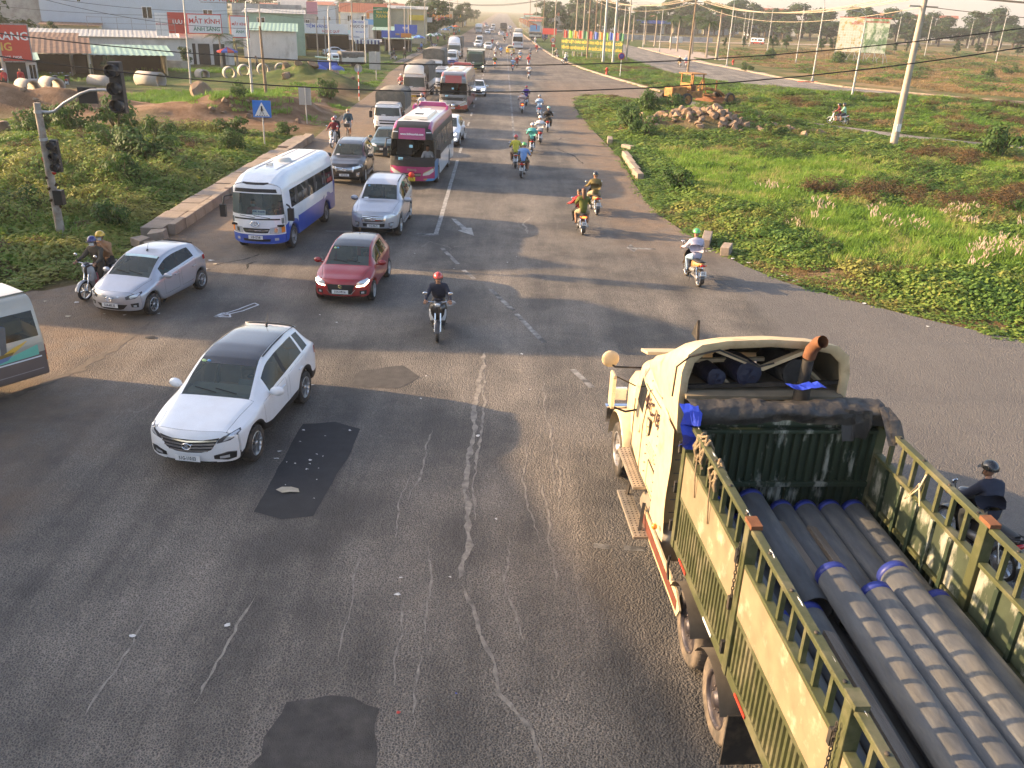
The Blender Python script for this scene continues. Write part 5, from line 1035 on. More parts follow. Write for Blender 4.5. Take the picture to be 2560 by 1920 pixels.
def big_mirror(root, D, x, d, z, drop, m, name='wing_mirror'):
 b = MB().tube([D(x * .92, d, z + drop), D(x * 1.1, d - .22, z + drop - .02), D(x * 1.16, d - .25, z + .2)], .03, 6); q = D(x * 1.16, d - .25, z); b.box(q, (.2, .12, .42)); b.build(name, m, root, bevel=.0)
M_blue = paint('bus_blue_paint', (.02, .08, .42)); M_mag = paint('magenta_paint', (.33, .012, .12)); M_cyan = paint('cyan_paint', (.02, .22, .50)); M_redbus = paint('coach_red_paint', (.36, .04, .026)); M_cream = paint('dusty_white_paint', (.62, .58, .50)); M_greycoach = paint('coach_grey_paint', (.16, .16, .17), .3)
# ---- white and blue minibus
def mb_paint(part, d, z, x, j, sd):
 lim = .62 if part == 'front' else .92 + .035 * d if d < 5.9 else 1.0 + (d - 5.9) * 1.0
 if part == 'front': return 'blue_panel' if z < .64 else None
 return 'blue_panel' if z < lim and j < 6 else ('window_band' if j == 6 and part == 'side' and 1.6 < d < 6.5 else None)
MBP = dict(wide=True, L=6.9, W=2.0, H=2.66, zb=.36, belt=1.34, wtop=2.2, fbelt=1.20, fwtop=2.16, r=.40, wheels=[1.2, 5.28], win=[(1.05, 1.6), (1.8, 3.0), (3.08, 3.95), (4.03, 5.2), (5.28, 6.3)], f0=.45, extra=[2.4, 4.6], paint=mb_paint, round=.26, tumble=.06, pw=2.6,
 roof=[(.45, 2.40), (.9, 2.58), (1.6, 2.66), (6.2, 2.66), (6.7, 2.6)], nose=[(.3, .38), (.7, .42), (1.3, .36), (2.1, .18), (2.5, .1)], taper=[(.4, .94), (1.0, 1.0), (6.2, 1.0), (6.7, .95)])
c, sh, D = bus('minibus', 'white and blue minibus turning beside the tall kerb', 'minibus', (-7.95, 32.75, 0), R(180 - 5.4), MBP, {'body': M_white, 'blue_panel': M_blue, 'window_band': M_black, 'side_window': M_dark}, level=2); both, mid = face_kit(c, sh, D, MBP, 1.0)
mid('grille', [(0, .04, .90), (.4, .07, .90), (.5, .09, .89)], [(0, .04, .74), (.35, .07, .74), (.42, .08, .75)], M_black); mid('grille_bar', [(0, .02, .845), (.46, .08, .845)], [(0, .02, .805), (.44, .08, .805)], M_chrome, .02)
both('headlamp', [(.50, .1, .92), (.72, .18, .95), (.92, .42, .98)], [(.46, .1, .72), (.72, .18, .70), (.93, .42, .72)], M_lens); both('headlamp_reflector', [(.62, .14, .90), (.74, .2, .90)], [(.62, .14, .76), (.74, .2, .76)], M_chrome, .014); both('indicator', [(.84, .3, .93), (.93, .42, .94)], [(.84, .3, .74), (.93, .42, .75)], M_amber, .012)
mid('bumper_slot', [(0, .03, .53), (.5, .08, .53)], [(0, .03, .44), (.48, .08, .44)], M_black); both('fog_lamp', [(.62, .14, .56), (.76, .22, .56)], [(.62, .14, .47), (.76, .22, .47)], M_lens); plate(c, 0, MBP['L'] / 2 + .0, .60, '51B-127.68', w=.5, h=.13)
badge(c, D(0, .02, 1.06), .14, 'H', rx=.12); mid('roof_scoop', [(0, .36, 2.44), (.3, .38, 2.44), (.44, .42, 2.42)], [(0, .33, 2.33), (.3, .35, 2.33), (.46, .4, 2.36)], M_black)
mid('windscreen_rubber', [(0, .15, 1.22), (.8, .3, 1.22)], [(0, .15, 1.17), (.82, .3, 1.17)], M_black, .012); mid('windscreen_header', [(0, .3, 2.2), (.7, .38, 2.2)], [(0, .28, 2.08), (.74, .36, 2.08)], M_black, .008)
wipers(c, sh, D, .12, 1.24, .9); big_mirror(c, D, 1.0, .5, 1.42, .5, M_black); big_mirror(c, D, -.98, .72, 1.35, .3, M_black)
for x in (-.38, .38): sh.strip('roof_rib', [D(x - .04, 1.5, 2.68), D(x - .04, 6.2, 2.68)], [D(x + .04, 1.5, 2.68), D(x + .04, 6.2, 2.68)], mat('roof_seam', (.32, .33, .36), .5), c, .01, 12)
MB().lathe([(.34, 0), (.3, .1), (.16, .14), (.001, .14)], axis='Z', n=16).build('roof_vent', M_cream, c).location = D(0, 3.3, 2.67)
MB().box((0, 0, .05), (.1, .16, .1)).box((.16, -.05, .04), (.08, .1, .08)).build('roof_bracket', M_cream, c).location = D(.05, 2.2, 2.67)
bd = sh.strip('route_card', [D(-.34, .2, 1.52), D(.12, .14, 1.52)], [D(-.34, .2, 1.23), D(.12, .14, 1.23)], M_paper, c, -.06);
text('route_lettering', 'SAIGON', .155, mat('blue_ink', (.02, .06, .3), .6, var=0), c, D(-.11, .16, 1.29), (R(90 - 14), 0, math.pi), .003, bold=.006, sx=.82); text('route_lettering', 'ĐỨC THẠNH', .07, MATS['blue_ink'], c, D(-.11, .195, 1.45), (R(90 - 14), 0, math.pi), .003, bold=.003)
row_seats(c, D, 2.0, 1.3, 6.3, .85, .62, M_seat); MB().box(D(0, .55, 1.14), (1.8, .4, .2)).build('dashboard', M_dash, c, bevel=.03)
MB().box(D(-.985, 5.75, 1.62), (.012, .55, .14)).build('side_notice', mat('red_notice', (.3, .03, .03), .6), c); o = MB().box((0, 0, 0), (.015, .02, .02)).build('door_sticker', M_blue, c); o.location = D(-.99, 1.75, 1.12); o.scale = (1, 7, 9)
# ---- coaches
def coach_paint(part, d, z, x, j, sd):
 if part == 'front':
  if z > 2.36: return 'crown_panel' if x < .62 else 'dark_panel'
  if z < .46 and x > .72: return 'corner_panel'
  return 'dark_panel' if .98 < z < 1.18 else ('face_panel' if z < 1.0 else 'dark_panel')
 if part == 'side':
  if j >= 10 and d > .95 and d < 99: return 'roof_panel'
  if j in (8, 9): return 'crown_panel' if d < .9 else 'roof_rail'
  if z > 1.2: return 'window_band'
  if d < 1.6: return 'corner_panel'
  return 'side_panel'
 return 'face_panel'
def coach(label, loc, rz, P, mats, site, logo, pl, plm, eye=None):
 c, sh, D = bus('coach', label, 'coach', loc, rz, P, mats, level=2); both, mid = face_kit(c, sh, D, P, P['W'] / 2); h = P['W'] / 2; L = P['L']; H = P['H']
 mid('grille', [(0, .03, .66), (.45, .08, .68)], [(0, .03, .52), (.40, .08, .52)], M_black); mid('grille_bar', [(0, .01, .615), (.44, .07, .625)], [(0, .01, .575), (.42, .07, .58)], M_chrome, .02)
 both('headlamp', [(h * .48, .12, .66), (h * .72, .2, .80), (h * .92, .34, .94)], [(h * .46, .12, .56), (h * .72, .2, .60), (h * .93, .34, .78)], M_lens); both('headlamp_trim', [(h * .48, .1, .69), (h * .72, .2, .83), (h * .93, .34, .97)], [(h * .48, .1, .655), (h * .72, .2, .795), (h * .92, .34, .935)], mat('gold_trim', (.7, .6, .25), .25, .6), .014)
 mid('front_blackout', [(0, .06, 1.22), (h * .9, .22, 1.22)], [(0, .05, 1.02), (h * .66, .14, .96)], M_black, .008)
 plate(c, 0, L / 2 + .012, .40, pl, m=plm, w=.34, h=.2 if '\n' in pl else .13)
 MB().lathe([(.001, .02), (.13, .012), (.14, -.01)], axis='Y', n=16).build('badge', eye or M_chrome, c).location = D(0, -.02, .6); c.children[-1].scale = (1, 1, .55); text('maker_lettering', logo, .13, M_chrome, c, D(0, .005, .83), (R(90), 0, math.pi), .006, bold=.004)
 both('fog_lamp', [(h * .5, .14, .42), (h * .64, .2, .42)], [(h * .5, .14, .36), (h * .64, .2, .36)], MATS['gold_trim']); wipers(c, sh, D, .1, 1.24, .9); mid('crown_slot', [(h * .62, .26, 2.5), (h * .84, .32, 2.5)], [(h * .62, .26, 2.46), (h * .82, .32, 2.46)], M_lens, .01) if False else both('crown_slot', [(h * .60, .26, H - .42), (h * .82, .32, H - .42)], [(h * .60, .26, H - .46), (h * .80, .32, H - .46)], M_lens)
 if site: text('site_lettering', site, .13, mat('white_letter', (.8, .8, .8), .5, var=0), c, tuple(sh.snap(D(0, .2, H - .53), .012)), (R(75), 0, math.pi), .003, bold=.003)
 big_mirror(c, D, h * .98, .42, 1.62, .62, M_black); big_mirror(c, D, -h * .98, .42, 1.62, .62, M_black)
 b = MB(); b.box((0, 0, .06), (h * 1.15, L * .42, .16), taper=.86); o = b.build('roof_air_unit', mats['roof_panel'], c, bevel=.04); o.location = D(0, L * .38, H)
 for k in range(6):
  for sx in (-1, 1): o = MB().box((0, 0, 0), (.02, .22, .01)).build('vent_slot', M_black, c); o.location = D(sx * (.22 + k * .07), 1.35, H + .025); o.rotation_euler = (0, 0, sx * .5)
 for k in range(3): o = MB().box((0, 0, 0), (.42, .07, .01)).build('vent_slot', M_black, c); o.location = D(0, L * .30 + k * .17, H + .146)
 MB().box(D(0, L * .62, H + .08), (.5, .5, .1)).build('roof_hatch', mats['roof_panel'], c, bevel=.02); MB().box(D(0, L - .55, H + .1), (h * 1.5, .5, .26), taper=.8).build('rear_fairing', mats['crown_panel'], c, bevel=.06)
 for sx in (-1, 1): MB().box(D(sx * (h - .22), L - 1.2, H + .06), (.16, 1.4, .2), taper=.5).build('rear_fin', mats['crown_panel'], c, bevel=.03)
 sh.strip('windscreen_card', [D(-.05, .1, 1.99), D(.12, .1, 1.99)], [D(-.05, .1, 1.86), D(.12, .1, 1.86)], mat('pale_blue_card', (.35, .65, .75), .6), c, .003); sh.strip('dash_card', [D(.42, .1, 1.4), D(.66, .1, 1.4)], [D(.42, .1, 1.27), D(.66, .1, 1.27)], MATS['pale_blue_card'], c, .003)
 MB().box(D(0, .62, 1.08), (P['W'] - .3, .5, .22)).build('dashboard', M_dash, c, bevel=.03); row_seats(c, D, P['W'], 2.0, L - 1, .9, .75, M_seatb)
 return c
CP = dict(wide=True, L=8.6, W=2.26, H=3.0, zb=.30, belt=1.35, wtop=2.5, fbelt=1.26, fwtop=2.32, r=.44, wheels=[1.7, 6.3], win=[(1.0, 1.5)] + [(1.6 + i * 1.3, 2.82 + i * 1.3) for i in range(5)], f0=.32, paint=coach_paint, round=.2, tumble=.06, pw=2.8, nose=[(.3, .26), (.7, .30), (1.2, .28), (2.3, .14), (2.9, .05)], taper=[(.3, .965), (1.0, 1.0), (9, 1.0)], roof=[(.3, 2.80), (.7, 2.94), (1.1, 3.0), (8.6, 3.0)])
coach('magenta and white coach with cyan corners and tall windscreen', (-3.95, 46.6, 0), R(180 - 3.2), CP, {'body': M_white, 'crown_panel': M_mag, 'face_panel': M_mag, 'corner_panel': M_cyan, 'dark_panel': M_black, 'roof_panel': M_cream, 'roof_rail': M_mag, 'window_band': M_black, 'side_panel': M_white}, 'www.linhtourist.com', 'THACO', '51B\n060.39', M_platey, mat('red_badge', (.6, .05, .03), .3, var=0))
RP = dict(CP); RP.update(L=10.8, W=2.4, H=3.2, wheels=[2.0, 8.0], win=[(1.0, 1.5)] + [(1.6 + i * 1.5, 3.0 + i * 1.5) for i in range(6)], fwtop=2.45, wtop=2.6, roof=[(.3, 2.98), (.7, 3.12), (1.1, 3.2), (11, 3.2)])
def red_paint(part, d, z, x, j, sd):
 q = coach_paint(part, d, z, x, j, sd)
 if part == 'front' and .72 < z < 1.0: return 'silver_panel'
 return q
RP['paint'] = red_paint
coach('dusty red coach with silver band below its windscreen', (-3.75, 80.4, 0), R(180 - 2), RP, {'body': M_redbus, 'crown_panel': M_redbus, 'face_panel': M_redbus, 'corner_panel': M_redbus, 'dark_panel': M_greycoach, 'silver_panel': M_silver, 'roof_panel': M_cream, 'roof_rail': M_greycoach, 'window_band': M_greycoach, 'side_panel': M_redbus}, '', 'THACO', '51B-264.77', M_plate)
WB = dict(RP); WB['paint'] = coach_paint
def plain_bus(label, x, y, rz, m, group=None):
 c, sh, D = bus('bus', label, 'bus', (x, y, 0), rz, WB, {'body': m, 'crown_panel': m, 'face_panel': m, 'corner_panel': m, 'dark_panel': m, 'roof_panel': m, 'roof_rail': m, 'window_band': M_greycoach, 'side_panel': m}, group)
 L = WB['L']; MB().box(D(0, L - .02, .62), (.5, .05, .14)).build('rear_plate', M_plate, c); MB().box(D(0, L - .03, 1.1), (1.6, .04, .5)).build('engine_grille', mat('grey_grille', (.35, .36, .37), .6), c)
 for sx in (-1, 1): MB().box(D(sx * .95, L - .12, .95), (.18, .12, .4)).build('tail_lamp', M_red, c)
 return c
plain_bus('white bus seen from behind ahead of the yellow taxi', 3.45, 212, 0.0, M_white); plain_bus('farther white bus ahead of the other on the carriageway', 4.4, 262, 0.0, M_cream)
# ---- lorries: a cab and a load bed under canvas
M_tarp = mat('grey_green_canvas', (.085, .085, .075), .9, var=.25, scale=2.5, c2=(.16, .145, .12), t2=.55, s2=1.6, bump=.4, bscale=6); M_tarpt = mat('sun_bleached_canvas', (.22, .19, .15), .9, var=.25, scale=2, c2=(.13, .12, .10), t2=.5, s2=1.2, bump=.4, bscale=6)  # canvas tops get a paler colour than the canvas sides
def lorry(label, x, y, rz, cabm, W=2.0, cabL=1.75, cabH=2.05, L=6.4, H=2.72, bed=.95, fair=False, tarpm=None, topm=None, group=None, lit=False, dump=False, r=.40, pl='', plm=None, door=None):
 CB = dict(L=cabL, W=W * .93, H=cabH, zb=.42, belt=1.22, wtop=cabH - .22, fbelt=1.18, fwtop=cabH - .22, r=r, wheels=[.95], win=[(.5, 1.25)], f0=.26, round=.16, tumble=.06, nose=[(.4, .2), (1.1, .22), (cabH, .06)], taper=[(.2, .96), (.7, 1.0)], pw=3.2, tail=[(0, .02), (4, .02)], rearwin=False)
 c, sh, D0 = bus('lorry', label, 'lorry', (x, y, 0), rz, CB, {'body': cabm}, group, level=1); both, mid = face_kit(c, sh, D0, CB, CB['W'] / 2); h = CB['W'] / 2
 for o in c.children: o.location.y += L / 2 - cabL / 2
 k0 = set(c.children)
 mid('grille', [(0, .04, .98), (h * .6, .1, .98)], [(0, .04, .72), (h * .55, .1, .72)], M_black); mid('grille_bar', [(0, .02, .90), (h * .58, .09, .90)], [(0, .02, .82), (h * .56, .09, .82)], cabm, .02)
 both('headlamp', [(h * .66, .12, .90), (h * .94, .28, .98)], [(h * .66, .12, .66), (h * .94, .28, .68)], M_lens); both('indicator', [(h * .88, .24, .96), (h * .97, .36, .98)], [(h * .88, .24, .72), (h * .97, .36, .72)], M_lamp_on if lit else M_amber, .012)
 mid('bumper', [(0, .03, .60), (h * .9, .2, .60)], [(0, .03, .40), (h * .9, .2, .40)], M_black, .015); wipers(c, sh, D0, .1, 1.24, .8)
 if pl: plate(c, 0, cabL / 2 + .03, .52, pl, m=plm)
 sh.strip('windscreen_papers', [D0(.1, .12, 1.34), D0(.4, .14, 1.34)], [D0(.1, .1, 1.24), D0(.4, .12, 1.24)], M_paper, c, .003); big_mirror(c, D0, h, .3, 1.35, .45, M_black); big_mirror(c, D0, -h, .3, 1.35, .45, M_black)
 MB().box(D0(0, .55, 1.05), (W * .8, .4, .2)).build('dashboard', M_dash, c)
 if fair: MB().grid([[(lerp(-1, 1, i / 8) * h * .86 * (1 - .12 * t), cabL / 2 - .28 - t * .95, cabH - .03 + (H - cabH + .05) * math.sin(t * 1.5) * (1 - .25 * abs(lerp(-1, 1, i / 8)) ** 3)) for i in range(9)] for t in (0, .25, .5, .75, 1)]).build('roof_deflector', cabm, c)
 for o in c.children:
  if o not in k0: o.location.y += L / 2 - cabL / 2
 bl = L - cabL - .12; y1 = L / 2 - cabL - .12; y0 = -L / 2; hw = W / 2
 MB().box((0, (y0 + y1) / 2, bed - .1), (W, bl, .12)).box((-.35, (y0 + y1) / 2, bed - .28), (.12, bl, .2)).box((.35, (y0 + y1) / 2, bed - .28), (.12, bl, .2)).build('bed_frame', mat('chassis_steel', (.04, .04, .042), .6, .3, var=.2), c)
 for sx in (-1, 1):
  MB().box((sx * (hw - .02), (y0 + y1) / 2, bed + .3), (.06, bl - .1, .62)).build('side_board', door or M_cream, c)
  for yy in (y0 + 1.1,) + ((y0 + 2.0,) if L > 8 else ()): wheel(c, sx * (hw - .2), yy, r, .3, sx, steel=True)
  b = MB()
  for zz in (.55, .78): b.bar((sx * (hw - .04), y1 - .3, zz), (sx * (hw - .04), y0 + 2.0, zz), .05)
  b.build('side_guard', M_rimd, c)
 if dump:
  MB().box((0, (y0 + y1) / 2, bed + .85), (W, bl, 1.5)).box((0, y1 + .2, H - .06), (W, .9, .08)).build('tipper_body', door, c, bevel=.02)
 else:
  q = random.Random(int(x * 10 + y)); n = 9; P = []
  for i in range(n):
   t = i / (n - 1); yy = lerp(y1, y0, t); sag = -.05 * math.sin(t * math.pi * 5) ** 2
   P.append([(sx_ * hw * 1.015 + q.uniform(-.015, .015), yy, zz + (sag if abs(sx_) < .99 else 0) + q.uniform(-.01, .01)) for sx_, zz in ((-1, bed + .5), (-1, bed + .95), (-1, H - .32), (-.93, H - .12), (-.5, H), (0, H + .04), (.5, H), (.93, H - .12), (1, H - .32), (1, bed + .95), (1, bed + .5))])
  cv = MB(); cv.grid(P, 0); pr = P[0]; cv.add(pr, [tuple(range(11))], 1); cv.add(P[-1], [tuple(range(11))[::-1]], 1)
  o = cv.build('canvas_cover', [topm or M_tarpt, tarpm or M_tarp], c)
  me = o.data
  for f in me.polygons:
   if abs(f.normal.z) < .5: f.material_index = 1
 for sx in (-1, 1): MB().box((sx * (hw - .25), y0 - .02, bed - .22), (.3, .06, .12)).build('tail_lamp', M_red, c)
 return c
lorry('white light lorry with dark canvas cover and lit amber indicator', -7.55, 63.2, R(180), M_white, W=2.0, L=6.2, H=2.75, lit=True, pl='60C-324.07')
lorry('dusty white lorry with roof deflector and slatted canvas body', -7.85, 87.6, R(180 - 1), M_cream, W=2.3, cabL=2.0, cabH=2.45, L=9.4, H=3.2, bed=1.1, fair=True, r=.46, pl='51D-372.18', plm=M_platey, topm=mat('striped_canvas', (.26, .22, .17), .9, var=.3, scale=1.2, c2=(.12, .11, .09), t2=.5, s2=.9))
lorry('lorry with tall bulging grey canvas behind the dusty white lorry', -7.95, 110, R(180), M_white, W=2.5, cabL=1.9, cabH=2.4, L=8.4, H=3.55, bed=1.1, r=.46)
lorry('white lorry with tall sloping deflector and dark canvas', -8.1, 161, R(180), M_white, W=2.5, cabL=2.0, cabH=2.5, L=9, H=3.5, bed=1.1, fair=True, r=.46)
lorry('dark green tipper lorry with lit headlamp behind the red coach', -3.6, 128.8, R(180), paint('tipper_green', (.03, .085, .04)), W=2.45, cabL=2.1, cabH=2.7, L=7.8, H=3.1, bed=1.15, dump=True, lit=True, r=.5, pl='60C-101.55', plm=M_platey, door=paint('dark_green_steel', (.02, .035, .02)))
lorry('far white box lorry on the crowded carriageway', -8.2, 323, R(180), M_white, W=2.3, cabL=1.9, cabH=2.4, L=7, H=3.1, bed=1.0, tarpm=M_white, topm=M_white)
lorry('brown canvas lorry far ahead of the white bus', .3, 345, 0, M_cream, W=2.4, cabL=1.9, cabH=2.4, L=8, H=3.4, bed=1.0)
lorry('small white lorry with grey canvas parked by the shops', -21.2, 125.2, R(118), M_white, W=1.8, cabL=1.5, cabH=1.85, L=4.9, H=2.1, bed=.8, r=.34)
lorry('dark blue lorry parked on the verge beyond the flags', 10.6, 273, R(-95), paint('lorry_blue', (.03, .07, .25)), W=2.2, cabL=1.9, cabH=2.3, L=5.5, H=2.3, bed=1.0)
lorry('long grey lorry parked by the yard beyond the flags', 20, 352, R(-90), M_cream, W=2.4, cabL=1.9, cabH=2.6, L=9, H=3.4, bed=1.1)
# ---- vans
def van(label, x, y, rz, m, lower=None, L=4.9, W=1.75, H=2.05, group=None):
 VP = dict(L=L, W=W, H=H, zb=.28, belt=1.08, wtop=H - .28, fbelt=1.05, fwtop=H - .3, r=.33, wheels=[.9, L - 1.1], win=[(.6, 1.3), (1.4, 2.5), (2.6, L - .6)], f0=.4, round=.22, tumble=.08, nose=[(.3, .36), (.8, .40), (1.05, .3), (H, .02)], pw=2.6, taper=[(.3, .92), (.8, 1.0), (9, 1.0)], paint=lambda p, d, z, x, j, sd: 'lower_panel' if z < .75 and lower else None)
 c, sh, D = bus('van', label, 'van', (x, y, 0), rz, VP, {'body': m, 'lower_panel': lower or m}, group); both, mid = face_kit(c, sh, D, VP, W / 2); h = W / 2
 both('headlamp', [(h * .55, .1, .82), (h * .9, .3, .86)], [(h * .55, .1, .66), (h * .9, .3, .68)], M_lens); mid('grille', [(0, .04, .74), (h * .5, .08, .74)], [(0, .04, .62), (h * .5, .08, .62)], M_black); mid('bumper', [(0, .03, .5), (h * .9, .25, .5)], [(0, .03, .36), (h * .9, .25, .36)], M_black); MB().box(D(0, .7, 1.0), (W * .8, .4, .15)).build('dashboard', M_dash, c); return c, sh, D
van('blue and white van waiting in front of the tall deflector lorry', -7.55, 141, R(180), M_white, M_blue)
van('white van between the dusty lorry and the tall grey canvas', -6.45, 99.5, R(180), paint('pale_silver_paint', (.55, .57, .62), .3))
van('red and white van parked far out on the empty lots', 87, 316, R(60), M_white, M_redbus)
# ---- beige van leaving the frame beside the dusty seam
M_beige = paint('beige_paint', (.42, .385, .31)); M_taupe = paint('taupe_paint', (.15, .115, .10))
VB = dict(L=5.4, W=1.9, H=2.2, zb=.42, belt=1.22, wtop=1.98, fbelt=1.2, fwtop=1.95, r=.36, wheels=[1.1, 3.3], win=[(.7, 1.4), (1.5, 2.6), (2.7, 3.8), (3.86, 5.16)], f0=.4, round=.34, tumble=.16, nose=[(.3, .36), (1.0, .36), (2.2, .05)], pw=2.6, taper=[(.3, .92), (.8, 1.0), (4.7, 1.0), (5.2, .97)], tail=[(.3, .24), (.9, .2), (1.3, .16), (2.0, .04), (2.3, .0)], paint=lambda p, d, z, x, j, sd: 'lower_panel' if z < .88 else None)
c, sh, D = bus('van', 'beige van with taupe skirt and painted swirls turning by the verge', 'van', (-11.93, 16.1, 0), R(143.1), VB, {'body': M_beige, 'lower_panel': M_taupe, 'side_window': glass('van_glass', (.5, .5, .45), .55)}, level=2)
for sx in (-1, 1):
 sh.strip('tail_lamp', [D(sx * .93, 5.2, 1.12), D(sx * .86, 5.34, 1.12)], [D(sx * .95, 5.2, .86), D(sx * .9, 5.36, .86)], M_red, c, .012); sh.strip('tail_indicator', [D(sx * .95, 5.2, .88), D(sx * .9, 5.36, .88)], [D(sx * .955, 5.2, .76), D(sx * .91, 5.36, .76)], M_amber, c, .012)
 sh.strip('belt_trim', [D(sx * .95, 1.0, .90), D(sx * .95, 5.1, .90)], [D(sx * .95, 1.0, .87), D(sx * .95, 5.1, .87)], M_white, c, .01, 16); sh.strip('skirt_line', [D(sx * .95, 1.0, .62), D(sx * .95, 5.1, .62)], [D(sx * .95, 1.0, .60), D(sx * .95, 5.1, .60)], mat('taupe_line', (.3, .26, .25), .5), c, .008, 16)
def swirl(nm, col, pts_u, pts_l, off=.008): sh.strip(nm, [D(-.95, d, z) for d, z in pts_u], [D(-.95, d, z) for d, z in pts_l], mat(nm, col, .4, var=.05), c, off)
swirl('yellow_leaf', (.65, .40, .06), [(4.25, 1.08), (4.5, 1.2), (4.85, 1.3)], [(4.25, 1.06), (4.5, 1.07), (4.85, 1.28)]); swirl('green_band', (.16, .48, .36), [(4.2, .98), (5.05, 1.16)], [(4.2, .92), (5.05, .93)]); swirl('blue_leaf', (.14, .2, .34), [(3.7, .96), (4.1, 1.12), (4.5, 1.06)], [(3.7, .93), (4.1, .93), (4.4, .98)], .011); swirl('lime_leaf', (.22, .45, .06), [(3.1, 1.0), (3.5, 1.14), (3.9, 1.2)], [(3.1, .97), (3.5, 1.02), (3.9, 1.16)], .011); swirl('brown_fleck', (.25, .16, .04), [(4.2, 1.12), (4.55, 1.13)], [(4.2, 1.04), (4.5, 1.07)], .013)
row_seats(c, D, 1.9, 1.6, 5.0, .85, .5, M_seatb)
MB().box((-.3, -2.0, 1.55), (.7, .5, .3)).build('luggage', mat('yellow_bag', (.55, .36, .06), .8), c, bevel=.05)
# ---- other cars in the stream
sedan('white sedan with lit headlamp half hidden by the red coach', (-2.35, 92, 0), R(180), M_white, lit=True)
sedan('white car following the tipper lorry', (-5.4, 207, 0), R(180), M_white); sedan('white car beside the line behind the tipper lorry', (-3.0, 199, 0), R(180), M_white); van('white people carrier behind the white cars', -5.5, 224, R(180), M_white)
tx = sedan('yellow taxi with roof sign behind the white bus', (1.65, 184, 0), 0, paint('taxi_yellow', (.65, .42, .02))); MB().box((0, .1, 1.52), (.7, .22, .16)).build('roof_sign', M_paper, tx)
sedan('white car far behind the box lorry', (-5.1, 318, 0), R(180), M_white); sedan('pale car in the far oncoming stream', (-4.2, 352, 0), R(180), M_silver); sedan('white car ahead on the far carriageway', (-.4, 304, 0), 0, M_white)
sedan('grey car far in the haze', (-7.5, 430, 0), R(180), M_silver); van('white van far in the haze', -4, 400, R(180), M_white); sedan('red car far in the haze', (-8.6, 470, 0), R(180), M_redp); sedan('white car farther ahead in the haze', (3.2, 410, 0), 0, M_white)
sedan('white car parked in front of the shop awnings', (-27.2, 152, 0), R(-75), M_white)
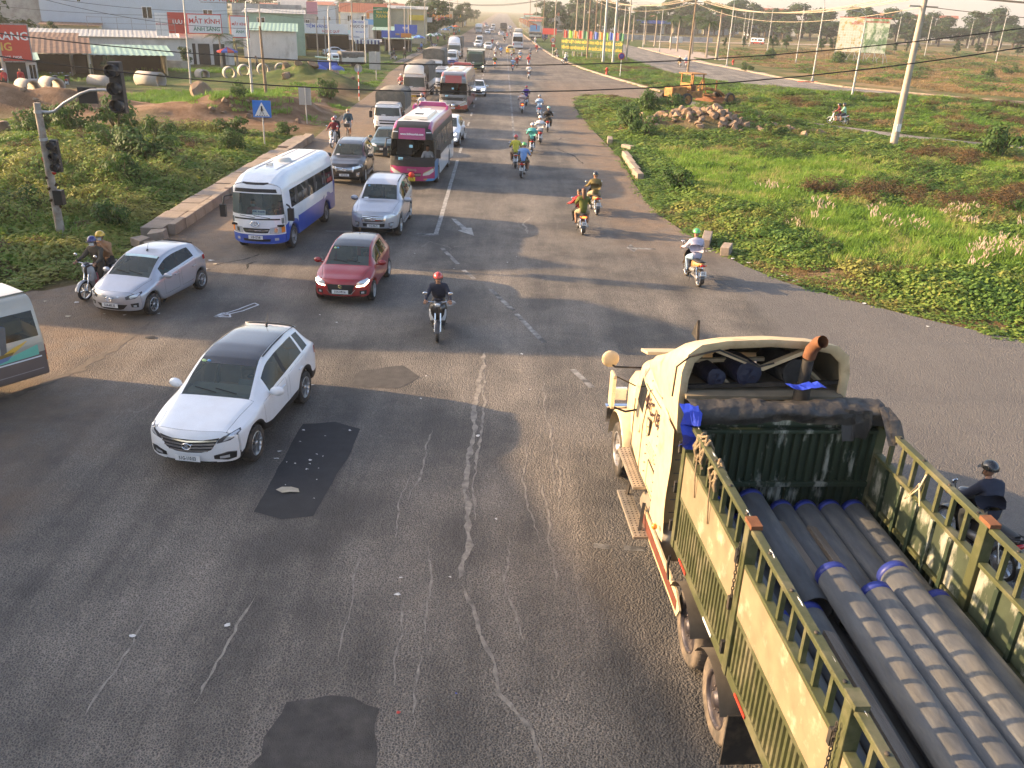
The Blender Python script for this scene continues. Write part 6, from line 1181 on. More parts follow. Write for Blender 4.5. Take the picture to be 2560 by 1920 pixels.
# ================================================================== people and two-wheelers
M_skin = mat('skin', (.36, .19, .115), .55, var=.06); M_shoe = mat('dark_shoe', (.03, .028, .026), .6, var=.1); M_hair = mat('dark_hair', (.018, .012, .009), .5, var=.2, scale=30); M_hairb = mat('brown_hair', (.11, .045, .02), .5, var=.2, scale=30)
M_mask = mat('face_mask', (.62, .66, .68), .8, var=.04); M_shirt = mat('shirt', (.6, .6, .6), .85, var=.1, scale=10, bump=.25, bscale=14); M_trous = mat('trousers', (.04, .045, .06), .85, var=.12, scale=10, bump=.2, bscale=14); M_helm = mat('helmet', (.5, .03, .03), .25, coat=.6, var=.03)
def cloth(n, c): return mat(n, c, .85, var=.12, scale=10, bump=.25, bscale=14)
def body_mesh(name, J, bones, hands, head, root='pelvis', feet=()):
 """J: joint -> (x, y, z, radius); bones: (a, b, material slot). Skin surface grown over the skeleton, one continuous body"""
 names = list(J); bm = bmesh.new(); sl = bm.verts.layers.skin.verify(); vs = {}
 for n in names:
  v = bm.verts.new(J[n][:3]); vs[n] = v; r = J[n][3]; v[sl].radius = (r, r) if not isinstance(r, tuple) else r
  v[sl].use_root = n == root
 for a, b, _ in bones: bm.edges.new((vs[a], vs[b]))
 me = bpy.data.meshes.new(name); bm.to_mesh(me); bm.free(); o = bpy.data.objects.new(name, me); COL.objects.link(o)
 m = o.modifiers.new('s', 'SKIN'); m.use_smooth_shade = True; m2 = o.modifiers.new('u', 'SUBSURF'); m2.levels = 1; m2.render_levels = 1
 dg = bpy.context.evaluated_depsgraph_get(); ev = bpy.data.meshes.new_from_object(o.evaluated_get(dg)); bpy.data.objects.remove(o)
 out = MB(); P = [v.co.copy() for v in ev.vertices]; A = np.array([J[a][:3] for a, b, _ in bones]); B = np.array([J[b][:3] for a, b, _ in bones]); S_ = [s for _, _, s in bones]
 Rr = np.array([np.mean([np.max(J[a][3]), np.max(J[b][3])]) for a, b, _ in bones])
 for f in ev.polygons:
  c = np.array(f.center); d = B - A; t = np.clip(((c - A) * d).sum(1) / ((d * d).sum(1) + 1e-9), 0, 1); k = int(np.argmin(np.linalg.norm(A + d * t[:, None] - c, axis=1) - Rr * .7));
  out.f.append(tuple(f.vertices)); out.m.append(S_[k]); out.sm.append(True)
 out.v = [tuple(p) for p in P]
 for (hx, hy, hz), (dx, dy, dz), sx in hands:                    # four unequal fingers closing round the grip, thumb from the side of the palm
  d = Vector((dx, dy, dz)).normalized(); side = d.cross(Vector((0, 0, 1))).normalized(); dn = d.cross(side).normalized(); dn = dn if dn.z < 0 else -dn; c = Vector((hx, hy, hz))
  for i, ln in enumerate((.062, .075, .07, .062)):
   a = c + side * (i - 1.5) * .021 + d * .02; out.tube([a, a + d * ln * .55, a + d * ln * .75 + dn * ln * .45, a + d * ln * .35 + dn * ln * .85], [.0105, .0105, .0095, .008], 6, 2)
  a = c - side * .035 * sx - d * .02; out.tube([a, a - side * .03 * sx + d * .03, a - side * .022 * sx + d * .055 + dn * .03], [.013, .012, .009], 6, 2)
 hx, hy, hz = head
 H = MB(); n = 16; rows = [(-.125, .045, .02), (-.10, .062, .022), (-.06, .075, .012), (-.015, .083, .004), (.03, .086, 0), (.075, .08, -.006), (.11, .056, -.01), (.128, .02, -.012)]
 G_ = []
 for z, r, fy in rows: G_.append([(hx + r * .9 * math.cos(k / n * 6.2832), hy + fy + r * 1.12 * math.sin(k / n * 6.2832), hz + z) for k in range(n + 1)])
 out.grid(G_, 2); out.add(G_[-1][:-1], [tuple(range(n))], 2)
 out.add([(hx - .014, hy + .088, hz - .035), (hx + .014, hy + .088, hz - .035), (hx, hy + .118, hz - .038), (hx, hy + .09, hz + .02)], [(0, 2, 3), (2, 1, 3), (0, 1, 2)], 2)
 for sx in (-1, 1):
  out.ball((hx + sx * .031, hy + .083, hz + .012), .011, 6, 3); out.ball((hx + sx * .079, hy - .005, hz - .01), .022, 6, 2, (.45, .8, 1.3))
 out.box((hx, hy + .092, hz - .07), (.045, .008, .009), mi=3)
 return out.mesh(name)
def rider_joints(lean=0.0, arms='bars', legs='foot', dy=0.0, dz=0.0, w=1.0):
 J = {'pelvis': (0, -.14 + dy, .88 + dz, (.175 * w, .14)), 'waist': (0, -.12 + dy + lean * .2, 1.03 + dz, (.175 * w, .135)), 'chest': (0, -.05 + dy + lean * .5, 1.22 + dz, (.205 * w, .145)), 'collar': (0, -.01 + dy + lean * .8, 1.36 + dz, (.11, .085)), 'neck': (0, .02 + dy + lean, 1.44 + dz, .062), 'skull': (0, .035 + dy + lean, 1.50 + dz, .05)}
 for s, n in ((-1, 'l'), (1, 'r')):
  sh = (s * .185 * w, -.02 + dy + lean * .75, 1.345 + dz)
  J['sho' + n] = (*sh, .09)
  if arms == 'bars': e, h, p = (s * .29, .17, 1.13, .062), (s * .32, .39, 1.07, .042), (s * .325, .445, 1.055, .034)
  elif arms == 'lap': e, h, p = (s * .27, .02 + dy, 1.08 + dz, .062), (s * .17, .2 + dy, 1.0 + dz, .036), (s * .14, .26 + dy, .99 + dz, .034)
  elif arms == 'face': e, h, p = ((s * .25, .06 + dy, 1.1 + dz, .062), (s * .08, .16 + dy, 1.33 + dz, .036), (s * .05, .17 + dy, 1.39 + dz, .034)) if s < 0 else ((s * .27, .02 + dy, 1.08 + dz, .062), (s * .17, .2 + dy, 1.0 + dz, .036), (s * .14, .26 + dy, .99 + dz, .034))
  elif arms == 'down': e, h, p = (s * .25, -.02 + dy, 1.08 + dz, .05), (s * .25, .08 + dy, .86 + dz, .036), (s * .25, .1 + dy, .79 + dz, .034)
  else: e, h, p = (s * .28, .14 + dy, 1.12 + dz, .062), (s * .2, .36 + dy, 1.08 + dz, .036), (s * .19, .42 + dy, 1.07 + dz, .034)
  J['elb' + n] = e; J['wri' + n] = h; J['palm' + n] = p
  hp = (s * .095, -.12 + dy, .86 + dz); J['hip' + n] = (*hp, .125)
  if legs == 'foot': k, a, t = (s * .17, .26 + dy, .77 + dz, .09), (s * .155, .13 + dy, .38, .05), (s * .16, .29 + dy, .325, .04)
  elif legs == 'peg': k, a, t = (s * .24, .2 + dy, .78 + dz, .09), (s * .22, .06 + dy, .40 + dz, .05), (s * .23, .2 + dy, .345 + dz, .04)
  elif legs == 'ground': k, a, t = ((s * .2, .2 + dy, .66, .09), (s * .24, .06 + dy, .14, .05), (s * .26, .2 + dy, .05, .04)) if s < 0 else ((s * .17, .26 + dy, .77 + dz, .09), (s * .155, .13 + dy, .38, .05), (s * .16, .29 + dy, .325, .04))
  elif legs == 'stand': k, a, t = (s * .1, .0 + dy + s * .08, .48, .075), (s * .1, -.04 + dy + s * .18, .09, .048), (s * .1, .1 + dy + s * .18, .04, .04)
  elif legs == 'pedal': k, a, t = (s * .12, .2 + s * .08, .80 + s * .1, .075), (s * .11, .06 + s * .1, .42 + s * .13, .048), (s * .12, .2 + s * .1, .37 + s * .13, .04)
  else: k, a, t = (s * .14, .28 + dy, .84 + dz, .09), (s * .14, .3 + dy, .48 + dz, .05), (s * .14, .44 + dy, .42 + dz, .04)
  J['kne' + n] = k; J['ank' + n] = a; J['toe' + n] = t
 return J
BONES = [('pelvis', 'waist', 0), ('waist', 'chest', 0), ('chest', 'collar', 0), ('collar', 'neck', 2), ('neck', 'skull', 2)]
for n in 'lr': BONES += [('collar', 'sho' + n, 0), ('sho' + n, 'elb' + n, 0), ('elb' + n, 'wri' + n, 0), ('wri' + n, 'palm' + n, 2), ('pelvis', 'hip' + n, 1), ('hip' + n, 'kne' + n, 1), ('kne' + n, 'ank' + n, 1), ('ank' + n, 'toe' + n, 3)]
def shorts(b): return [(a, c, 2 if (a[:3] in ('kne',) or (a[:3] == 'ank')) else m) for a, c, m in b]
def tshirt(b): return [(a, c, 2 if a[:3] == 'elb' else m) for a, c, m in b]
def pose(name, bones=BONES, **k):
 J = rider_joints(**k); hands = [(J['palm' + n][:3], tuple(np.subtract(J['palm' + n][:3], J['wri' + n][:3])), s) for n, s in (('l', -1), ('r', 1))]; s = J['skull']
 return body_mesh(name, J, bones, hands, (s[0], s[1] + .02, s[2] + .09)), (s[0], s[1] + .02, s[2] + .09)
POSES = {'ride': pose('rider_body', lean=.06), 'ride_t': pose('rider_body', tshirt(BONES), lean=.04), 'ride_s': pose('rider_body', shorts(tshirt(BONES)), lean=.04, legs='peg'), 'peg': pose('rider_body', lean=.05, legs='peg'), 'stopped': pose('rider_body', legs='ground'), 'pillion': pose('passenger_body', dy=-.34, dz=.06, arms='lap', legs='peg'), 'pillion_face': pose('passenger_body', dy=-.36, dz=.07, arms='face', legs='peg'), 'pillion_s': pose('passenger_body', shorts(tshirt(BONES)), dy=-.36, dz=.05, arms='hold', legs='peg'), 'sit': pose('seated_body', legs='seat', arms='hold', dz=-.38), 'sit_lap': pose('seated_body', legs='seat', arms='lap', dz=-.38), 'stand': pose('standing_body', legs='stand', arms='down', dz=.02), 'cycle': pose('cyclist_body', shorts(tshirt(BONES)), legs='pedal', arms='bars', lean=.02, dz=.1)}
def helmet_mesh():
 b = MB(); n = 18; P = []
 for t, rr in ((0, .001), (.35, .6), (.7, .86), (1.05, 1.0), (1.35, 1.06), (1.62, 1.05)): P.append([(.128 * math.sin(t) * math.cos(k / n * 6.2832) * 1.0, .148 * math.sin(t) * math.sin(k / n * 6.2832), .135 * math.cos(t)) for k in range(n + 1)])
 b.grid(P, 0); b.grid([[(x * s, (y + (.035 if s > 1 else 0)) * 1.0, -.012 - (s - 1) * .05) for x, y in [(.128 * math.cos(a), .148 * math.sin(a)) for a in np.linspace(.5, 2.64, 9)]] for s in (1.0, 1.3)], 1)
 b.tube([(-.115, .0, -.02), (-.08, .05, -.12), (0, .07, -.145), (.08, .05, -.12), (.115, 0, -.02)], .008, 5, 1)
 return b.mesh('helmet')
HELM = helmet_mesh(); HELM.materials.append(M_helm); HELM.materials.append(M_black)
def hair_mesh(long):
 b = MB(); n = 16; P = []
 for t in (.0, .5, .9, 1.3, 1.7): P.append([(.092 * math.sin(t) * math.cos(k / n * 6.2832), -.01 + .112 * math.sin(t) * math.sin(k / n * 6.2832) * (.9 if math.sin(k / n * 6.2832) > 0 else 1), .05 + .09 * math.cos(t) + (.05 if math.sin(k / n * 6.2832) > .3 and t > 1.2 else 0)) for k in range(n + 1)])
 b.grid(P)
 if long: b.tube([(0, -.09, .02), (0, -.12, -.12), (0, -.13, -.3), (.01, -.12, -.46)], [.07, .075, .06, .02], 8)
 return b.mesh('hair')
HAIR = [hair_mesh(0), hair_mesh(1)]; MASK = MB().grid([[(x, .098 - abs(x) * abs(x) * 9 + (.014 if abs(z + .05) < .02 else 0), z) for x in np.linspace(-.07, .07, 7)] for z in (-.105, -.075, -.05, -.02)]).mesh('face_mask')
for h in HAIR: h.materials.append(M_hair)
MASK.materials.append(M_mask)
for me, _ in POSES.values():
 for m in (M_shirt, M_trous, M_skin, M_shoe): me.materials.append(m)
def bind(o, slot, m): o.material_slots[slot].link = 'OBJECT'; o.material_slots[slot].material = m
def person(label, loc, rz, ps='ride', shirt=None, trous=None, helm=None, hair=None, long=False, mask=False, group=None, scale=1.0, hat=None, turn=0.0, skirt=None):
 me, hd = POSES[ps]; o = bpy.data.objects.new('person', me); COL.objects.link(o); o.location = loc; o.rotation_euler = (0, 0, rz); o.scale = (scale,) * 3; tag(o, label, 'person', group)
 for i, m in enumerate((shirt, trous)):
  if m: bind(o, i, m)
 def kid(nm, me_, m=None, dz=0, k=1.0):
  c = bpy.data.objects.new(nm, me_); COL.objects.link(c); c.parent = o; c.location = (hd[0], hd[1], hd[2] + dz); c.rotation_euler = (0, 0, turn); c.scale = (k,) * 3
  if m: bind(c, 0, m)
 if helm: kid('helmet', HELM, helm, .03)
 elif hat: kid('cap', HELM, hat, .02, .9)
 else: kid('hair', HAIR[1 if long else 0], hair)
 if helm and long: kid('hair', HAIR[1], hair, -.02)
 if mask: kid('face_mask', MASK)
 return o
# ---- motorbike
M_bikeb = paint('bike_black', (.014, .014, .016)); M_bikew = paint('bike_panel', (.014, .014, .016)); M_spoke = M_rim; M_exh = mat('exhaust_steel', (.32, .30, .28), .35, .8, var=.2); M_seatv = mat('vinyl_seat', (.02, .019, .018), .55, var=.15)
def loft(rings, cap=True):
 n = len(rings[0]); b = MB(); b.grid([r + [r[0]] for r in rings])
 if cap: b.add(rings[0], [tuple(range(n))]); b.add(rings[-1], [tuple(range(n))[::-1]])
 return b
def ell(y, z, rx, rz_, n=12, sq=1.0): return [(math.copysign(abs(math.cos(k / n * 6.2832)) ** sq, math.cos(k / n * 6.2832)) * rx, y, z + math.copysign(abs(math.sin(k / n * 6.2832)) ** sq, math.sin(k / n * 6.2832)) * rz_) for k in range(n)]
def bike_wheel(root, y, r=.285, w=.085):
 key = ('bike', r)
 if key not in _wh:
  t = MB().lathe([(r - .055, -w / 2), (r - .02, -w / 2), (r, -w * .2), (r, w * .2), (r - .02, w / 2), (r - .055, w / 2)], n=28, closed=True); b = MB().lathe([(r - .05, -w * .4), (r - .07, -w * .3), (r - .07, w * .3), (r - .05, w * .4)], n=24, closed=True)
  for k in range(5): a = k * 1.2566; b.bar((0, math.cos(a) * .04, math.sin(a) * .04), (0, math.cos(a) * (r - .06), math.sin(a) * (r - .06)), .05, .035)
  b.lathe([(.001, -.06), (.055, -.06), (.055, .06), (.001, .06)], n=12); _wh[key] = (t.mesh('tyre'), b.mesh('rim')); _wh[key][0].materials.append(M_tyre); _wh[key][1].materials.append(M_rim)
 o = bpy.data.objects.new('wheel', _wh[key][0]); COL.objects.link(o); o.parent = root; o.location = (0, y, r); c = bpy.data.objects.new('rim', _wh[key][1]); COL.objects.link(c); c.parent = o
def make_bike():
 r = thing('motorbike', 'x', 'motorbike'); bike_wheel(r, .63); bike_wheel(r, -.62)
 for sx in (-1, 1): MB().tube([(sx * .075, .63, .285), (sx * .07, .46, .74)], [.022, .026], 8).build('fork', M_chrome, r)
 P = [[(x, .63 + math.sin(a) * .325, .285 + math.cos(a) * .325) for x in (-.065, -.04, 0, .04, .065)] for a in np.linspace(-1.2, 1.35, 12)]; MB().grid([[(x, y, z - abs(x) * .5) for x, y, z in row] for row in P]).build('front_mudguard', M_bikew, r)
 ap = [];
 for z, y, w, bow in ((1.0, .43, .10, .03), (.93, .47, .19, .06), (.80, .50, .23, .08), (.64, .47, .215, .09), (.48, .42, .19, .08), (.33, .36, .15, .05)): ap.append([(lerp(-w, w, i / 8), y - bow * abs(lerp(-1, 1, i / 8)) ** 2 * 1.6, z) for i in range(9)])
 MB().grid(ap).build('leg_shield', M_bikew, r); MB().grid([[(x * .94, y - .03, z) for x, y, z in row] for row in ap]).build('inner_shield', M_bikeb, r)
 MB().grid([[(x * .55, y + .016, z) for x, y, z in row] for row in ap[1:4]]).build('front_badge_panel', M_bikeb, r)
 for sx in (-1, 1): MB().grid([[(sx * a, b, c), (sx * a2, b2, c2)] for a, b, c, a2, b2, c2 in ((.19, .455, .86, .225, .425, .84), (.17, .50, .72, .228, .435, .68), (.07, .54, .57, .19, .45, .54))]).build('front_indicator', M_lens, r)
 loft([ell(.30, .99, .10, .05), ell(.40, 1.0, .13, .075), ell(.50, .99, .115, .07), ell(.55, .985, .07, .045)]).build('handlebar_cowl', M_bikeb, r); MB().ball((0, .545, .985), .07, 10, sc=(1.1, .35, .75)).build('headlamp', M_lens, r)
 MB().tube([(-.36, .40, 1.045), (-.22, .42, 1.04), (0, .40, 1.01), (.22, .42, 1.04), (.36, .40, 1.045)], .014, 8).build('handlebar', M_chrome, r)
 for sx in (-1, 1):
  g = MB().tube([(sx * .25, .41, 1.043), (sx * .37, .40, 1.045)], .02, 8).tube([(sx * .22, .46, 1.03), (sx * .36, .47, 1.02)], .007, 5); g.build('grip', M_black, r)
  m = MB().tube([(sx * .24, .41, 1.05), (sx * .28, .42, 1.16), (sx * .31, .41, 1.22)], .007, 5); mo = m.build('mirror', M_black, r); o = MB().ball((sx * .33, .40, 1.255), .065, 10, sc=(1, .22, .72)).build('mirror_glass', M_chrome, mo)
 loft([ell(.28, .42, .12, .09), ell(.1, .40, .13, .09), ell(-.15, .42, .13, .1), ell(-.32, .45, .1, .09)]).build('engine', M_rimd, r); MB().box((0, .14, .325), (.34, .42, .03)).build('floor_board', M_bikeb, r, bevel=.01)
 loft([ell(.12, .56, .06, .16, sq=.8), ell(-.05, .62, .115, .13, sq=.8), ell(-.3, .66, .15, .11, sq=.8), ell(-.6, .72, .13, .085, sq=.8), ell(-.82, .79, .06, .045)]).build('side_panel', M_bikew, r)
 loft([ell(.14, .74, .07, .03), ell(0, .765, .12, .05), ell(-.3, .78, .14, .055), ell(-.6, .81, .125, .05), ell(-.72, .83, .08, .03)]).build('seat', M_seatv, r)
 MB().tube([(-.1, -.5, .8), (-.12, -.74, .84), (0, -.84, .855), (.12, -.74, .84), (.1, -.5, .8)], .015, 6).build('grab_rail', M_black, r)
 MB().ball((0, -.83, .74), .075, 10, sc=(1.35, .5, .6)).build('tail_lamp', M_red, r)
 for sx in (-1, 1): MB().ball((sx * .12, -.78, .74), .04, 8, sc=(1.1, .8, .7)).build('rear_indicator', M_amber, r)
 MB().grid([[(x, -.62 - math.sin(a) * .33, .285 + math.cos(a) * .33) for x in (-.07, 0, .07)] for a in np.linspace(.2, 2.0, 9)]).build('rear_mudguard', M_bikeb, r)
 p = MB().box((0, 0, 0), (.19, .012, .14)).build('number_plate', M_plate, r); p.location = (0, -.955, .52); p.rotation_euler = (-.25, 0, 0); text('lettering', '60-B5\n123.45', .05, M_ink, p, (0, -.008, 0), (R(90), 0, 0), .001, bold=.002)
 MB().tube([(.09, .12, .30), (.13, -.2, .27), (.14, -.4, .32)], .02, 6).tube([(.14, -.36, .31), (.155, -.8, .40)], [.042, .05], 10).build('exhaust', M_exh, r)
 for sx in (-1, 1): MB().tube([(sx * .1, -.5, .66), (sx * .1, -.62, .3)], .024, 6).build('rear_shock', M_chrome, r)
 MB().box((-.08, -.4, .30), (.05, .5, .07)).lathe([(.001, -.11), (.11, -.11), (.11, -.09)], (0, -.62, .285), n=14).build('chain_case', M_rimd, r)
 for sx in (-1, 1): MB().tube([(sx * .1, .05, .30), (sx * .24, .05, .31)], .014, 6).build('footrest', M_black, r)
 MB().tube([(-.1, -.05, .3), (-.17, -.15, .06)], .012, 6).build('side_stand', M_black, r)
 return r
BIKE = make_bike(); bike_used = []
def bike(label, x, y, hdg, panel=None, group=None, z=0.0, on=False):
 """hdg: heading in degrees, 0 = away along the road, positive turns left"""
 sw = {}
 if panel: sw[M_bikew.name] = panel
 if on: sw[M_red.name] = M_lamp_red
 if not bike_used: bike_used.append(1)
 b = dup(BIKE, (x, y, z), R(hdg), label, group, swap=sw); return b
M_lamp_red = mat('lit_tail_lamp', (.8, .1, .03), .3, emit=(1, .12, .02), estr=2.5, var=0)
PB = {k: paint('bike_' + k, v) for k, v in dict(red=(.35, .02, .02), blue=(.03, .07, .28), white=(.7, .7, .7), silver=(.4, .41, .42), gold=(.42, .26, .09), green=(.02, .09, .05)).items()}
C = {k: cloth('cloth_' + k, v) for k, v in dict(white=(.62, .62, .63), yellow=(.55, .50, .06), blue=(.16, .30, .58), skyblue=(.35, .48, .66), teal=(.10, .42, .38), mint=(.30, .55, .42), olive=(.16, .12, .04), green=(.10, .11, .015), navy=(.022, .026, .045), black=(.014, .014, .016), grey=(.30, .30, .32), pink=(.55, .42, .40), purple=(.06, .02, .24), red=(.42, .03, .035), maroon=(.20, .02, .035), tan=(.42, .22, .11), khaki=(.30, .24, .15), brown=(.06, .045, .03), cream=(.55, .48, .36), jeans=(.22, .32, .45), lilac=(.46, .43, .52), rose=(.55, .16, .18)).items()}
Hm = {k: mat('helmet_' + k, v, .25, coat=.6, var=.03) for k, v in dict(white=(.7, .7, .7), red=(.5, .05, .04), green=(.10, .42, .12), black=(.02, .02, .02), yellow=(.65, .38, .02), orange=(.5, .2, .05), mint=(.3, .55, .42), navy=(.03, .03, .15), grey=(.2, .2, .21)).items()}
AWAY = 'riders heading away along the road'
def ride(rl, bl, x, y, hdg, ps='ride', panel=None, on=False, z=0.0, **k):
 b = bike(bl, x, y, hdg, panel, 'motorbikes on the road', z, on); p = person(rl, (x, y, z), R(hdg), ps, **k); return b, p
# the rider coming towards the footbridge, and the near riders going away
ride('rider in dark navy jacket, red helmet and lowered mask', 'black scooter with white front lamps coming towards the crossing', -1.5, 21.95, 180 + 2, 'ride', shirt=C['navy'], trous=C['brown'], helm=Hm['red'])
ride('rider in lilac jacket with green and white helmet', 'black motorbike with gold side panels rounding the bend by the weeds', 6.55, 27.75, 7, 'ride', PB['gold'], shirt=C['lilac'], trous=C['jeans'], helm=Hm['green'])
ride('rider in olive jacket and dark helmet', 'gold motorbike with two mirrors near the island kerb', 4.25, 38.1, 6, 'peg', PB['gold'], shirt=C['olive'], trous=C['khaki'], helm=Hm['black'])
ride('bareheaded woman in green top riding with a child', 'black scooter with lit tail lamp carrying a woman and child', 3.35, 34.35, 3, 'pillion_s', on=True, shirt=C['green'], trous=C['khaki'], hair=M_hairb, long=True)
person('child in red shirt in front of the woman in green', (3.28, 34.6, .04), R(25), 'ride', shirt=C['red'], trous=C['black'], scale=.92)
ride('rider in yellow shirt with red helmet', 'motorbike of the yellow-shirted rider', .92, 49.3, 0, 'ride_s', PB['silver'], shirt=C['yellow'], trous=C['khaki'], helm=Hm['red'])
ride('rider in sky blue shirt with green helmet', 'motorbike of the sky-blue-shirted rider', 1.3, 46.4, -8, 'ride_s', PB['red'], shirt=C['blue'], trous=C['brown'], helm=Hm['green'])
ride('rider in teal and mint top with white helmet', 'motorbike of the rider in teal', 2.0, 55.0, 0, 'ride', shirt=C['teal'], trous=C['black'], helm=Hm['white'])
ride('rider in white jacket beside the rider in teal', 'red motorbike of the white-jacketed rider', 2.65, 59.1, 2, 'ride', PB['red'], shirt=C['white'], trous=C['grey'], helm=Hm['white'])
ride('rider in mint hood with black pack on the back', 'motorbike of the rider in mint hood', 3.5, 65.4, -3, 'peg', PB['red'], shirt=C['black'], trous=C['black'], helm=Hm['mint'])
ride('rider in pale grey shirt and grey cap', 'motorbike of the rider in pale grey', 3.2, 74.4, 0, 'ride', PB['blue'], shirt=C['skyblue'], trous=C['jeans'], helm=Hm['grey'])
ride('rider in pinkish shirt with white helmet', 'motorbike with orange tail of the rider in pink', 1.85, 77.2, 0, 'ride', on=True, shirt=C['pink'], trous=C['pink'], helm=Hm['white'])
ride('rider in purple shirt with red helmet', 'motorbike of the rider in purple', 2.35, 83.3, 0, 'ride', shirt=C['purple'], trous=C['navy'], helm=Hm['red'])
far = [(3.5, 117, 'white', 'white', 0), (4.15, 142.5, 'red', 'red', 0), (1.6, 131.7, 'skyblue', 'white', 1), (2.3, 138.7, 'maroon', 'black', 0), (-1.0, 136.2, 'green', 'white', 1), (-1.2, 167.7, 'white', 'white', 0), (-.2, 172.7, 'blue', 'navy', 0), (1.7, 163, 'cream', 'mint', 0), (3.1, 157.5, 'jeans', 'white', 1), (5.2, 170.3, 'grey', 'grey', 0), (-2.3, 217, 'red', 'white', 0), (-1.0, 199.3, 'white', 'white', 0), (1.4, 281.6, 'rose', 'red', 1), (2.6, 300, 'navy', 'white', 0), (.6, 243, 'black', 'black', 0)]
for i, (x, y, s, h, on) in enumerate(far):
 where = ('far ahead of the white buses' if y > 240 else 'ahead of the taxi') if y > 185 else ('abreast of the tipper lorry' if y < 145 else 'behind the yellow taxi')
 ride('distant rider in %s top and %s helmet %s' % (s, h, where), 'distant motorbike under the rider in %s %s' % (s, where), x, y, 0, ('ride', 'ride_t', 'peg')[i % 3], (None, PB['red'], PB['blue'])[i % 3], bool(on), shirt=C[s], trous=C[('black', 'jeans', 'khaki')[i % 3]], helm=Hm[h])
# verge of the bend, side road, lane
ride('rider in white stopped on the verge below the board', 'motorbike stopped on the verge below the slogan board', 10.7, 155.3, -40, 'ride', shirt=C['white'], trous=C['jeans'], helm=Hm['white']); ride('rider in cream stopped on the bend kerb', 'motorbike stopped against the bend kerb', 10.2, 173, 20, 'ride', shirt=C['cream'], trous=C['black'], helm=Hm['orange'])
ride('rider in red turning off beside the bend kerb', 'red motorbike turning off beside the bend kerb', 7.2, 192, 10, 'ride', PB['red'], shirt=C['red'], trous=C['black'], helm=Hm['white']); ride('rider in white by the kerb near the speed sign', 'motorbike by the kerb near the speed sign', 8.6, 242, 0, 'ride', shirt=C['white'], trous=C['jeans'], helm=Hm['white'])
ride('rider in black on the side road', 'yellow motorbike on the side road', 30.7, 158.6, 5, 'ride', PB['gold'], shirt=C['black'], trous=C['khaki'], helm=Hm['white']); ride('rider in pale blue beside the leaning wooden pole', 'red motorbike beside the leaning wooden pole', 32.1, 160.4, 5, 'ride', PB['red'], shirt=C['skyblue'], trous=C['grey'], helm=Hm['white'])
person('person in black walking on the far end of the side road', (34.7, 255, .03), R(180), 'stand', shirt=C['black'], trous=C['brown'])
ride('rider in maroon shirt on the lane through the weeds', 'white scooter with red tail on the lane through the weeds', 28.8, 76.3, 62, 'ride_s', PB['white'], shirt=C['maroon'], trous=C['navy'], helm=Hm['black'], z=.03); person('passenger in mint top behind the rider in maroon', (28.8, 76.3, .03), R(62), 'pillion_s', shirt=C['mint'], trous=C['navy'], helm=Hm['black'])
# left side: stopped scooter pair, pair in hoods, cyclist, rider hidden by the minibus
ride('woman in brown blazer, blue and white helmet and mask', 'black and silver scooter stopped at the grass verge', -11.55, 24.45, 180 - 16, 'stopped', PB['silver'], shirt=cloth('cloth_blazer', (.075, .06, .042)), trous=C['brown'], helm=Hm['navy'], hair=M_hairb, long=True, mask=True, turn=.25); person('passenger in tan top and yellow helmet with hand at the face', (-11.55, 24.45, 0), R(180 - 16), 'pillion_face', shirt=C['tan'], trous=C['black'], helm=Hm['yellow'], mask=True)
o = MB().ball((0, 0, 0), .13, 10, sc=(.7, .9, 1.5)).jitter(.012, 3).build('carrier_bag', C['rose']); o.location = (-11.5, 24.18, .55); tag(o, 'pink carrier bag hanging inside the stopped scooter', 'bag')
ride('rider in maroon hooded jacket and mask', 'black scooter with white nose on the dirt shoulder', -10.05, 54.4, 180 - 6, 'ride', PB['white'], shirt=C['maroon'], trous=C['black'], helm=Hm['red'], mask=True); person('passenger in black hood and mask behind the maroon rider', (-10.05, 54.4, 0), R(174), 'pillion', shirt=C['black'], trous=C['black'], helm=Hm['grey'], mask=True)
ride('rider in white shirt between the magenta coach and the lorries', 'motorbike between the magenta coach and the lorries', -6.25, 72, 180, 'ride_t', shirt=C['white'], trous=C['jeans'], helm=Hm['grey']); ride('rider in red with scarf beside the dusty white lorry', 'motorbike squeezing past the dusty white lorry', -10.1, 92.5, 180, 'ride', PB['red'], shirt=C['rose'], trous=C['red'], helm=Hm['white'])
ride('child in red jacket riding behind the minibus kerb', 'motorbike hidden behind the white and blue minibus', -10.0, 37.0, 178, 'ride', PB['red'], shirt=C['red'], trous=C['navy'], hair=M_hair, mask=True, scale=.95)
